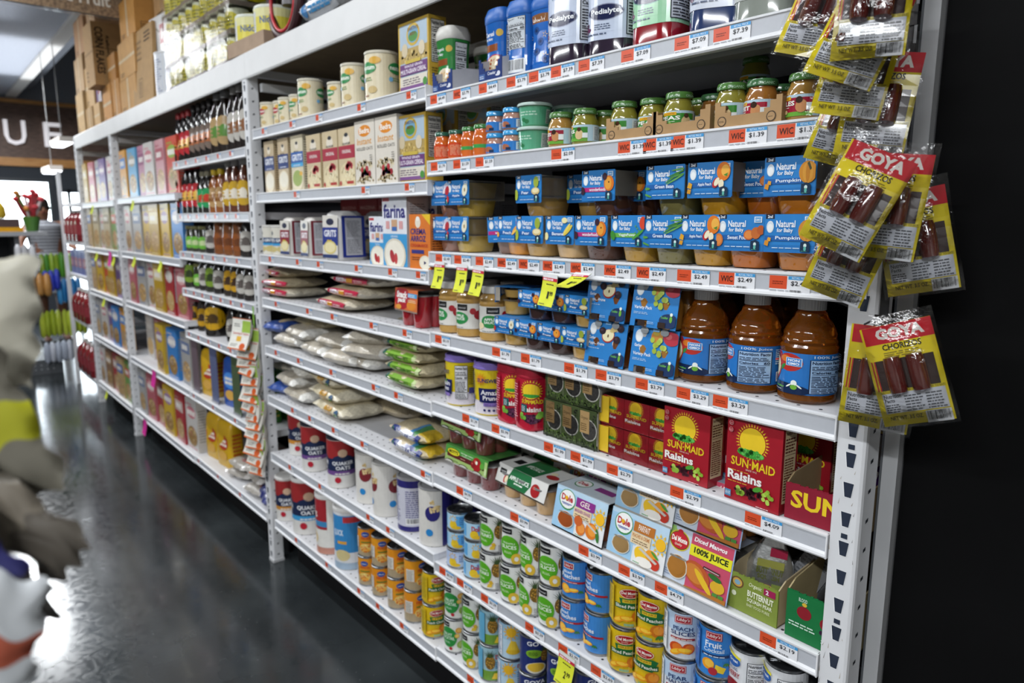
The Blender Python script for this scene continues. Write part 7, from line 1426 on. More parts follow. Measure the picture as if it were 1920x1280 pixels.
KIND.update(saus=(saus_pack(.4, twist=.1), 'yellow and red sausage pack', 'sausage pack'), saus2=(saus_pack(1.2, twist=-.25), 'yellow and red sausage pack', 'sausage pack'))
SP = [((0.0480, -0.075, 1.3460, -0.309, 0.1543), .35, 'saus', 'front one of the lowest pair, tilting toward the black cabinet'), ((0.0320, -0.045, 1.3360, 0.056, 0.1613), .3, 'saus', 'rear one of the lowest pair, tilting toward the shelves'),
      ((0.0400, -0.110, 1.5700, 0.431, 0.1222), .35, 'saus', 'in front of the middle bunch, leaning over the puree packs'), ((0.0390, -0.075, 1.5700, 0.098, 0.1326), .3, 'saus', 'second in the middle bunch, its header half covered'), ((0.0340, -0.030, 1.5220, -0.220, 0.1558), .4, 'saus', 'in the middle bunch, swung against the black cabinet'), ((0.0020, -0.050, 1.5040, 0.324, 0.1287), .3, 'saus', 'lowest of the middle bunch on the shelf side'),
      ((0.0110, -0.060, 1.7040, 0.130, 0.1311), .45, 'saus', 'with its full header showing beside the jar shelf'), ((-0.0230, -0.030, 1.6930, 0.304, 0.1268), .25, 'saus', 'mostly hidden beside the jar shelf'), ((-0.0040, -0.085, 1.7490, 0.171, 0.1177), .3, 'saus2', 'curled back under the upper bunch'), ((0.0240, -0.110, 1.7820, 0.367, 0.1200), .3, 'saus2', 'large slanted one of the upper bunch'),
      ((-0.0740, -0.040, 1.8420, 0.260, 0.1169), .2, 'saus2', 'upper bunch, swung over the top price rail'), ((0.0210, -0.135, 1.8190, 0.042, 0.0951), .3, 'saus', 'topmost one cut by the upper frame edge')]
for (x, y, z, roll, L), yaw, k, wh in SP:
    o = place(k, 'S2', x, y, z, (0, 0, 0), wh, 'sausage packs hanging by the near post'); s = L / .175
    o.rotation_euler = (Matrix.Rotation(yaw, 3, 'Z') @ Matrix.Rotation(roll, 3, 'Y')).to_euler(); o.scale = (min(1.1, max(.88, s)),) * 3
for i, (z0, z1) in enumerate(((1.18, 2.0),)):
    e = empty('clip_strip', (.012, -.012, 0)); tag(e, 'narrow black clip strip hanging down the near post behind sausage packs', 'clip strip'); M().box(-.006, -.001, 1.3, .006, .001, 2.09, '1a1a1c', 'plastic').build('strip', e, 0)
    for z in (1.33, 1.5, 1.56, 1.7, 1.75, 1.86): M().tube([(0, -.002, z), (0, -.03, z + .004), (0, -.06, z + .0)], .0015, '2a2a2c', 'plastic', 6).build('peg', e); M().box(-.011, -.004, z - .018, .011, -.001, z + .008, '141416', 'plastic').build('clip', e, 0)
# packet strip on the middle post
def soup(v):
    def f():
        b = M(); w, h = .1, .125; n = 5
        def P(x, t): return (x, -.012 - .035 * t * t, -h * t)
        A = Art(w, h); A.r(0, 0, 1, 1, 'd8d4ca' if v else 'e4e2da').r(0, .95, 1, 1, 'c8642c').r(.55, .55, 1, .95, '9cbc4c').lines(.1, .72, .5, .85, 2, '4c4c48', 2).t('Seasoning & Tenders', .1, .45, .95, .55, 'b83424', .02).r(.35, .26, .6, .42, 'e0b03c').lines(.1, .1, .5, .2, 2, '6c6c68', 4).e(.75, .12, .15, .1, 'cf5a24').r(0, 0, 1, .04, 'c8642c')
        for pts, cl, L in A.it:
            for k in range(n):
                Q = clip_axis(pts, 1, 1 - (k + 1) / n, False); Q = clip_axis(Q, 1, 1 - k / n, True) if len(Q) >= 3 else Q
                if len(Q) >= 3: b.poly([(lambda q: (q[0], q[1] - .00012 * L, q[2]))(P((p[0] - .5) * w, 1 - p[1])) for p in Q], cl, 'paper')
        for k in range(n):
            t0, t1 = k / n, (k + 1) / n; a, b2, c, d = P(-w / 2, t0), P(w / 2, t0), P(w / 2, t1), P(-w / 2, t1); bk = lambda p, t: (p[0], p[1] + .002 + .012 * math.sin(PI * t), p[2])
            b.poly([bk(a, t0), bk(b2, t0), bk(c, t1), bk(d, t1)], 'a8a49c', 'foil'); b.poly([b2, bk(b2, t0), bk(c, t1), c], 'c8c4ba', 'paper'); b.poly([a, d, bk(d, t1), bk(a, t0)], 'c8c4ba', 'paper')
        return b.build('seasoning_packet', smooth=0)
    return f
KIND.update(soup=(soup(0), 'white seasoning packet with green corner', 'packet'), soupb=(soup(1), 'off-white seasoning packet', 'packet'))
q = random.Random(5); pc = -2.4343
for i in range(15):
    z = 1.075 - .038 * i; place('soup' if i == 0 else 'soupb', 'L1', -2.5 + q.uniform(-.012, .012) + .0025 * i, -.012 - .01 * (i % 3) if i else -.045, z, (.1 * (i % 3), q.uniform(-.1, .1), q.uniform(.15, .5)), 'hanging in front of the middle post' if i == 0 else 'in the hanging strip on the middle post', 'seasoning packets on the hanging strip' if i else None)
e = empty('clip_strip', (-2.5, -.004, 0)); tag(e, 'thin clip strip holding the seasoning packets on the middle post', 'clip strip'); M().box(-.006, -.001, .45, .006, .001, 1.12, '8ac04c', 'plastic').build('strip', e, 0)
# ---------------------------------------------------------------- stock on top of the racks
T = 2.112
def cbox(w, d, h, c, txt=None, tape=True, v=0):
    def f():
        b = M().box(-w / 2, -d / 2, 0, w / 2, d / 2, h, c, 'card'); k = lambda x0, y0, x1, y1, cc: None
        A = Art(w, h); A.r(.0, .995, 1, 1, '8a6a44')
        if tape: A.r(.46, .0, .54, 1, 'c8b494') if v % 2 else A.r(0, .46, 1, .54, 'c4ae8c')
        if txt: A.t(txt, .15, .3, .85, .7, '3a2c20', .03)
        A.lines(.1, .08, .35, .2, 2, '5a4630', v); b.art(A, (-w / 2, -d / 2, 0), (1, 0, 0), (0, 0, 1), 'card')
        A = Art(d, h); A.r(.08, .06, .3, .28, '4a3c2c').r(.09, .07, .29, .27, c).lines(.1, .09, .28, .25, 3, '4a3c2c', v)
        if txt: A.t(txt, .12, .35, .9, .6, '3a2c20', .03)
        else: A.lines(.4, .5, .9, .85, 3, '6a5438', v + 1)
        b.art(A, (w / 2, -d / 2, 0), (0, 1, 0), (0, 0, 1), 'card'); return b.build('cardboard_box', smooth=0)
    return f
def cfl():
    o = None; b = M(); w, d, h = .26, .22, .39; c = 'b08c5e'; b.box(-w / 2, -d / 2, 0, w / 2, d / 2, h, c, 'card')
    A = Art(w, h); A.r(.0, .52, 1, .54, '8a6a44').lines(.1, .1, .3, .3, 3, '6a5438', 1); b.art(A, (-w / 2, -d / 2, 0), (1, 0, 0), (0, 0, 1), 'card')
    A = Art(d, h); A.r(.0, .58, 1, .6, '8a6a44').t('CORN FLAKES', .08, .18, .3, .92, '2e241c', .03, 0, -1).t("Kellogg's", .34, .45, .46, .8, '2e241c', .03, .2, -1).lines(.52, .05, .68, .28, 4, '2e241c', 2); b.art(A, (w / 2, -d / 2, 0), (0, 1, 0), (0, 0, 1), 'card')
    return b.build('cardboard_box', smooth=0)
KIND.update(cfl=(cfl, 'big tan cornflakes carton with dark sideways lettering', 'box'))
CB = [  # x0,x1,y0,y1,z0,z1,colour,description
    (-6.05, -5.75, .03, .4, T, T + .3, 'b8986a', 'tan carton at the window end, bottom of its pile'), (-5.72, -5.46, .03, .4, T, T + .16, 'a88658', 'small tan carton beside the white striped case'), (-5.44, -5.22, .03, .4, T, T + .16, 'c09c6c', 'light tan carton low on the short rack'),
    (-6.05, -5.7, .04, .4, T + .3, T + .55, 'b09068', 'tan carton at the window end, middle of its pile'), (-5.7, -5.4, .04, .38, T + .16, T + .44, 'bc9a6c', 'tan carton with orange sticker over small cartons'), (-5.95, -5.55, .04, .4, T + .55, T + .8, 'b08660', 'brown carton with red tape at the window end'),
    (-5.12, -4.86, .03, .4, T, T + .23, 'c08a4c', 'orange-brown carton beside the white striped case'), (-4.84, -4.62, .03, .4, T, T + .23, 'b88448', 'ochre carton near the middle of the rack top'), (-4.95, -4.72, .04, .4, T + .232, T + .4, 'b07c40', 'darker ochre carton under the cornflakes carton'),
    (-4.58, -4.16, .02, .38, T, T + .19, 'b88c54', 'wide ochre carton, lower of two at the folded board'), (-4.56, -4.14, .02, .38, T + .192, T + .4, 'bc9058', 'wide ochre carton, upper of two at the folded board'), (-4.5, -4.12, .03, .4, T + .402, T + .62, 'c08c4c', 'orange carton with white tape above the ochre ones'),
    (-5.56, -5.27, .05, .42, T + .442, T + .7, 'b89468', 'plain tan carton behind the cornflakes carton'), (-5.25, -4.98, .0, .3, T + .623, T + .86, 'b4906a', 'tan carton high above the cornflakes carton'), (-4.1, -3.55, .12, .42, T + .42, T + .85, 'b48e62', 'large tan carton above the white folded box'), (-3.2, -2.6, .2, .44, T + .36, T + .6, 'c09868', 'tan carton above the yellow film packs')]
for i, (x0, x1, y0, y1, z0, z1, c, d) in enumerate(CB):
    k = 'cb%d' % i; KIND[k] = (cbox(x1 - x0, y1 - y0, z1 - z0, c, None, True, i), d, 'box'); o = place(k, 'T', (x0 + x1) / 2, (y0 + y1) / 2, z0, .02 * ((i * 3) % 3 - 1), '')
    o['label'] = d
o = place('cfl', 'T', -5.11, .08, T + .232, 0, ''); PLACED[-1] = ('cfl', 'T', o, 'topping the stacked cartons', None)
def flat():
    b = M(); T2 = Matrix.Rotation(-.05, 4, 'X'); b.box(-.21, 0, 0, .21, .02, .4, 'a8875c', 'card', None, T2); A = Art(.42, .4); A.r(.3, .1, .5, .35, '5c4a34').r(.31, .11, .49, .34, 'a8875c').lines(.33, .13, .47, .32, 8, '5c4a34', 2).lines(.6, .8, .9, .95, 3, '3a3028', 3).lines(.2, .6, .5, .9, 4, '8a7050', 5); b.art(A, (-.21, 0, 0), (1, 0, 0), (0, .05, 1), 'card'); return b.build('cardboard_box', smooth=0)
KIND['flat'] = (flat, 'flattened kraft carton standing upright on the rack edge', 'box'); place('flat', 'T', -4.02, .012, T, 0, 'beside the white canister')
KIND['stripe'] = (carton(.14, .3, .26, lambda A: A.r(0, 0, 1, 1, 'd0ccd4').r(0, 0, .3, 1, '7a6aa0').r(.3, .82, 1, .98, 'd8c42c').e(.65, .6, .3, .05, '9c3c40').e(.65, .42, .3, .07, 'c8b8b4').e(.65, .25, .3, .05, '9c3c40'), lambda A: A.r(0, 0, 1, 1, 'c4bcc8').r(0, .85, 1, 1, 'd8c42c'), 'c8c4cc', name='cereal_box'), 'white and purple striped box with yellow top among cartons', 'box'); place('stripe', 'T', -5.325, .2, T + .17, 0, '')
PLACED[-1] = PLACED[-1][:3] + ('on the rack top', None)
KIND['wbox'] = (carton(.34, .3, .19, lambda A: A.r(0, 0, 1, 1, 'd0d0d0').r(.55, .25, .8, .75, '9c2030').o(.67, .5, .08, 'd8c8c8').p([(.3, .75), (.5, .55), (.55, .6)], '77736c'), None, 'c8c8c8', name='cardboard_box'), 'white box with a red square emblem on the cartons', 'box'); o = place('wbox', 'T', -3.77, .2, T + .225, (0, .05, 0), ''); PLACED[-1] = PLACED[-1][:3] + ('', None)
o['label'] = 'x'
PLACED[-1] = ('wbox', 'T', o, 'near the yellow packs', None)
KIND['wcan'] = (tube_can(.11, .22, lambda A: A.r(0, 0, 1, 1, 'c8ccd4').lines(.3, .1, .5, .9, 14, '77809c', 3).r(.56, .55, .62, .7, '2c3c6c').lines(.55, .15, .65, .5, 6, '6c78a0', 2), 'd8dade'), 'large white canister standing beside the yellow film packs', 'canister'); place('wcan', 'T', -3.72, .12, T, .5, '')
PLACED[-1] = PLACED[-1][:3] + ('on the rack top', None)
def film4():
    e = empty('film_wrapped_pack'); 
    M().box(-.15, -.1, 0, .15, .1, .02, '8f8478', 'card').build('tray', e, 0)
    for x in (-.1, 0, .1): M().lathe([(.046, .01), (.048, .02), (.048, .1), (.045, .105)], 'd8dcc0', 'coated', 18, (x, -.048, 0)).build('tub', e); M().lathe([(.047, .01), (.048, .1), (.045, .105)], 'cfd08c', 'coated', 14, (x, .05, 0)).build('tub', e)
    b = M()
    for x in (-.1, 0, .1):
        A = Art(.11, .07); A.e(.5, .5, .45, .5, 'd4c81c'); A.lines(.2, .2, .8, .8, 3, '6a6a1c', int(x * 20) + 4, .5); b.wrap(A, (x, -.048, .022), lambda t: .0485, -PI / 2 + .3, 'coated', sx=12)
    A = Art(.16, .07); A.e(.5, .5, .4, .5, 'd4c81c').lines(.25, .2, .75, .8, 3, '6a6a1c', 2, .5); b.art(A, (.1493, -.08, .024), (0, 1, 0), (0, 0, 1), 'coated'); b.build('label', e, 0)
    q = random.Random(2); secs = []
    for z in (0, .03, .06, .09, .112): secs.append([(x * (1.02 + q.uniform(-.015, .015)), y * (1.03 + q.uniform(-.02, .02)), z) for x, y in [(-.15, -.1), (-.07, -.105), (0, -.1), (.07, -.105), (.15, -.1), (.152, -.03), (.15, .04), (.15, .1), (0, .1), (-.15, .1)]])
    M().loft(secs, 'e8ecea', 'wrap').build('clear_film', e, 1.2); return e
KIND['film4'] = (film4, 'film-wrapped tray of yellow-labelled tubs', 'tub tray')
for i in range(3):
    for j in range(4 if i else 4): place('film4', 'T', -3.42 + .318 * i + .0 * j, .12, T + .1135 * j, .01 * (j - 1))
def nido():
    e = empty('milk_powder_tray'); M().box(-.17, -.12, 0, .17, .1, .055, 'a8917c', 'card').build('tray', e, 0)
    for i, x in enumerate((-.09, .085)):
        M().lathe([(.076, .02), (.078, .03), (.078, .145), (.074, .15)], 'd8cc48', 'coated', 26, (x, -.03, 0)).build('can_body', e); b = M(); A = Art(2 * PI * .078, .1); A.r(0, 0, 1, 1, 'd8cc48').r(0, .7, 1, 1, 'dcd89c').t('Nido', .55, .45, .68, .7, '3c5a8c', .03).r(.4, .1, .5, .9, 'c8ccd0').lines(.41, .15, .49, .85, 8, '77777c', 2); b.wrap(A, (x, -.03, .045), lambda t: .0785, -PI / 2, 'coated', sx=20); b.build('label', e, 0)
        M().lathe([(.079, .145), (.08, .148), (.078, .156), (.07, .156), (.068, .15), (.0001, .15)], 'd8dcd0', 'plastic', 26, (x, -.03, 0), cap=False).build('lid', e)
    return e
KIND['nido'] = (nido, 'cardboard tray with two yellow milk powder cans over the middle post', 'tray'); o = place('nido', 'T', -2.44, .12, T, .05, ''); 
PLACED[-1] = PLACED[-1][:3] + ('on the rack top', None)
b = empty('round_fan', (-2.18, .06, T)); tag(b, 'dark maroon ring of a round appliance with red inner rim', 'appliance')
def ring(r, rr, c, nm, y=0): M().tube([(r * math.cos(a), y, .145 + r * math.sin(a)) for a in [2 * PI * i / 32 for i in range(33)]], rr, c, 'plastic', 10).build(nm, b)
ring(.125, .018, '3c2024', 'outer_ring'); ring(.104, .006, 'c02834', 'inner_rim', -.01); M().lathe([(.03, 0), (.03, .03), (.0001, .03)], '6c6a6c', 'plastic', 16).build('hub', b).location = (0, .02, .13)
def pads(v):
    def f():
        e = pillow(.3, .3, .12, 'd0d4da', lambda A: A.r(0, 0, 1, 1, 'd4d8de').e(.15, .4, .1, .3, '3f86c4').lines(.3, .2, .9, .6, 2, '4c94c8' if v == 0 else '3c7a4c', 3 + v, .5).t('Absorbent' if v == 0 else 'Comprehensive', .35, .25, .95, .5, '4c94c8' if v == 0 else '2f6a44', .01, .2), seed=20 + v, name='diaper_pack')(); return e
    return f
KIND.update(pad0=(pads(0), 'white soft pack with light blue print', 'pack'), pad1=(pads(1), 'white soft pack with green print', 'pack'))
for k, x, z in (('pad0', -1.86, 0), ('pad0', -1.9, .125), ('pad1', -1.55, 0), ('pad1', -1.5, .125), ('pad0', -1.22, 0)): place(k, 'T', x, .17, T + z, 0)
ROWNAME['T'] = 'on the rack top'; ANCH['T'] = 'the cabinet'
# hanging aisle sign
e = empty('aisle_sign', (-4.5, -.15, 2.655)); tag(e, 'wooden hanging aisle sign reading Canned Fruit', 'sign')
b = M(); b.box(-.012, -.55, 0, .012, .2, .32, '8a7050', 'signwood'); A = Art(.72, .3); A.t('Canned Fruit', .3, .14, .93, .38, 'e8e4da', .02); b.art(A, (.0125, -.53, .01), (0, 1, 0), (0, 0, 1), 'plastic'); b.build('sign_board', e, 0)
for y in (-.45, .1): M().tube([(0, y, .32), (0, y, .9)], .002, '6c6c6c', 'plastic', 6).build('hanging_wire', e)
M().box(-.014, -.55, -.012, .014, .2, 0, 'c8ccd0', 'clear').build('lower_edge', e, 0)
# ---------------------------------------------------------------- ceiling tubes
for i, qf in enumerate(FIX):
    e = empty('ceiling_light', qf); tag(e, ['strip light over the near rack', 'strip light over the middle rack', 'strip light over the short rack', 'strip light near the shop window', 'added strip light behind the camera, filling the shelf fronts', 'strip light over the opposite aisle'][i], 'ceiling light', 'fluorescent strip lights')
    M().box(-1.15, -.06, -.05, 1.15, .06, 0, 'd8d8d8', 'paint').build('housing', e, 0); M().tube([(-1.1, 0, -.065), (1.1, 0, -.065)], .014, 'ffffff', 'tube', 10).build('tube', e)
    for x in (-1, 1): M().tube([(x, 0, 0), (x, 0, 4.3 - qf[2])], .003, '8c8c8c', 'plastic', 6).build('suspension_rod', e)
for i, (x, y, z) in enumerate(((-8.0, .21, 2.22), (-8.7, .2, 1.99))):
    e = empty('display_light', (x, y, z)); tag(e, ['upper', 'lower'][i] + ' glowing canopy light beyond the short rack', 'light', 'canopy lights'); M().box(-.28, -.06, .0, .28, .06, .05, 'd8d0c8', 'paint').build('housing', e, 0); M().box(-.27, -.05, -.012, .27, .05, 0, 'ffffff', 'tube').build('tube', e, 0)
    M().tube([(0, 0, .05), (0, 0, 4.3 - z)], .004, '8c8c8c', 'plastic', 6).build('suspension_rod', e)
# ---------------------------------------------------------------- display of red drink jugs beyond the short rack
r = empty('jug_rack', (-6.6, .25, 0)); tag(r, 'white end rack of red drink jugs beside the short rack', 'shelving rack')
for z, n in ((.16, 'lowest'), (.62, 'second'), (1.02, 'third'), (1.3, 'fourth'), (1.62, 'highest')): o = M().box(-.42, -.24, -.03, .42, .17, -.001, PAINT, 'paint').build('shelf', smooth=0); o.location = (-6.6, .25, z); tag(o, n + ' board of the end rack with red jugs', 'shelf', 'boards of the jug rack')
for x, y in ((-.42, -.26), (-.42, .18), (.4, .18)): M().box(x, y, 0, x + .03, y + .03, 1.9, PAINT, 'paint').build('post', r, 0)
def jug():
    e = empty('drink_jug'); M().lathe([(.07, 0), (.075, .01), (.075, .16), (.06, .2), (.022, .235), (.02, .25)], '7a1c22', 'juice', 20, sq=1).build('jug_body', e); M().lathe([(.024, .24), (.024, .262), (.0001, .262)], 'd0ccc8', 'plastic', 14, cap=False).build('cap', e); M().lathe([(.0765, .06), (.0765, .14)], '8a3038', 'coated', 20, cap=False, sq=1).build('label', e); return e
KIND['jug'] = (jug, 'red drink jug', 'jug')
for z in (.16, .62, 1.3):
    for i in range(4): place('jug', 'J%d' % int(z * 100), -6.88 + .17 * i, .07, z)
ROWNAME.update(J16='on the lowest shelf of the end rack', J62='on the middle shelf of the end rack', J130='on the upper shelf of the end rack', J102='on the end rack shelf')
for k in ('J16', 'J62', 'J130', 'J102'): ANCH[k] = 'the short rack'
KIND['pkgblue'] = (carton(.16, .1, .2, lambda A: A.r(0, 0, 1, 1, '4c5c9c').r(.1, .3, .9, .7, 'a04858').lines(.2, .4, .8, .6, 2, 'd8d0d8', 2), None, '4c5c9c'), 'blue and red carton', 'carton')
for i in range(4): place('pkgblue', 'J102', -6.88 + .18 * i, .08, 1.02, 0)
# ---------------------------------------------------------------- snack counter by the window
cx = -7.95
r = empty('snack_gondola', (cx, -.9, 0)); tag(r, 'low grey snack shelf unit with perforated base in front of the windows', 'shelving rack')
M().box(-.25, -1.2, 0, .3, .88, .14, '55585c', 'paint').build('base', r, 0)
b = M()
for i in range(40):
    for j in range(2): b.poly([(.3006, -1.15 + .05 * i + a, .05 + .04 * j + c) for a, c in ((0, .008), (.008, 0), (0, -.008), (-.008, 0))], 'a8aab0', 'plastic')
b.build('base_holes', r, 0)
M().box(-.25, -1.2, .14, -.22, .62, 1.33, '3a3c40', 'matte').build('back_panel', r, 0); M().box(-.25, .6, .14, .28, .64, 1.33, '5a5c60', 'paint').build('side_panel', r, 0)
for z in (.42, .7, .98): M().box(-.22, -1.2, z - .02, .26, .6, z, '8a8c90', 'paint').build('shelf_board', r, 0)
M().box(-.3, -1.2, 1.33, .33, .86, 1.37, '9c9ea2', 'paint').build('counter_top', r, 0)
def rollpack(c, c2):
    def f(): e = empty('cookie_pack'); M().lathe([(.05, 0), (.062, .02), (.064, .05), (.05, .068)], c, 'bagfilm', 14).build('pack_body', e); M().lathe([(.045, .066), (.04, .07), (.0001, .07)], c2, 'plastic', 14, cap=False).build('lid', e); return e
    return f
KIND.update(cookie=(rollpack('a8844c', 'd8ccb0'), 'round tub of tan cookies', 'tub'), cookie2=(rollpack('3c2c28', 'b8aca0'), 'dark tub with tan lid', 'tub'))
for j, z in enumerate((.14, .42, .7, .98)):
    for i in range(7):
        for k in range(3 if j == 0 else 2): place('cookie' if (j + i) % 3 else 'cookie2', 'G%d' % j, cx + .17, -1.9 + .17 * i + (.05 if j % 2 else 0) + .14, z + .071 * k)
for j, nm in enumerate(('on the snack unit base', 'on the second snack unit shelf', 'on the third snack unit shelf', 'on the highest snack unit shelf')): ROWNAME['G%d' % j] = nm; ANCH['G%d' % j] = 'its end panel'
def bunch(c1, c2, n, w, h, seed, m='bagfilm', name='snack_bag'):
    def f():
        b = M(); q = random.Random(seed)
        for i in range(n):
            x = -w / 2 + w * (i + .5) / n; z0 = q.uniform(-.01, .01); rr = w / n * .55
            b.loft([[(q.uniform(-.01, .01) + rr * math.cos(a) * k, x + rr * math.sin(a) * k, z0 + z) for a in [2 * PI * t / 8 for t in range(8)]] for z, k in ((-h, .5), (-h * .9, 1), (-h * .5, 1.1), (-h * .1, .9), (0, .3))], q.choice([c1, c2]), m)
        return b.build(name, smooth=1)
    return f
for k, a, d, y, z, x in (('hb1', ('4c8c2c', '8aa82c', 7, .28, .24, 1), 'bag of green sticks hanging on the snack unit end', .16, 1.09, .0), ('hb2', ('a8742c', 'c08a48', 4, .24, .22, 2), 'orange and brown snack bag hanging on the snack unit end', -.03, .9, .12), ('hb3', ('2c7cb8', '3c90cc', 5, .2, .24, 3), 'bright blue snack bag hanging on the snack unit end', .24, .84, .0),
        ('hb4', ('9cae2c', 'b4c43c', 4, .18, .25, 4), 'lime green snack bag hanging low by the end panel', .06, .54, .02), ('hb5', ('9cae2c', 'b4c43c', 5, .2, .25, 5), 'lime green snack bag hanging low by the shopper', .26, .54, .02), ('hb6', ('c8c8cc', 'b0b0b4', 3, .16, .3, 6), 'silver snack bag hanging high on the unit end', -.09, 1.17, .15), ('hb7', ('2c3cb8', '3c50d0', 3, .14, .2, 7), 'royal blue snack bag hanging above the orange one', .1, .93, .05), ('hb8', ('c8ccd8', 'b0b8c8', 5, .24, .2, 8), 'pale striped snack bags at the foot of the unit', .1, .24, .05)):
    KIND[k] = (bunch(*a), d, 'bag'); o = place(k, 'H', cx + .33 + x * .4, y - .15, z + .08, 0, ''); o['label'] = d; PLACED.pop()
# things on the counter top
def yboxes():
    b = M(); b.box(-.12, -.4, 0, .12, .4, .04, 'd89c1c', 'card').box(-.1, -.38, .04, .1, .38, .12, '4c3c3c', 'coated'); return b.build('candy_tray')
o = yboxes(); o.location = (cx + .15, -.62, 1.37); tag(o, 'yellow display tray of candy on the snack unit top', 'tray')
q = random.Random(3)
KIND['cbag'] = (lambda: M().loft([[(.05 * k * math.cos(a), .07 * k * math.sin(a), z) for a in [2 * PI * t / 10 for t in range(10)]] for z, k in ((0, .8), (.03, 1.1), (.1, 1), (.15, .6), (.16, .3))], 'd0b02c', 'bagfilm').build('candy_bag', smooth=1), 'yellow candy bag', 'bag')
for i in range(5): place('cbag', 'G4', cx + .15, -1.08 + .17 * i, 1.491)
ROWNAME['G4'] = 'in the yellow tray'; ANCH['G4'] = 'the flowers'
e = empty('flower_bucket', (cx + .1, -.13, 1.37)); tag(e, 'bunch of wrapped red and pink flowers on the snack unit top', 'flowers')
M().lathe([(.05, 0), (.07, .1), (.075, .14)], '4c7a34', 'plastic', 14).build('bucket', e)
for i in range(14):
    a = q.uniform(0, 2 * PI); L = q.uniform(.2, .38); sp = q.uniform(.03, .2)
    M().tube([(0, 0, .08), (.4 * sp * math.cos(a), .5 * sp * math.sin(a), L * .6), (sp * math.cos(a) * .7, sp * math.sin(a), L)], [.012, .02, .012], q.choice(['a83c44', 'c86a70', 'b88c3c', '5c7a3c', 'd8c8c8', '9c2c34']), 'bagfilm', 6).build('wrapped_stem', e)
    M().lathe([(.005, -.02), (.03, 0), (.025, .02), (.005, .03)], q.choice(['a82c34', 'c84c54', 'b87c3c']), 'cloth', 8, (sp * math.cos(a) * .7, sp * math.sin(a), L)).build('flower', e)
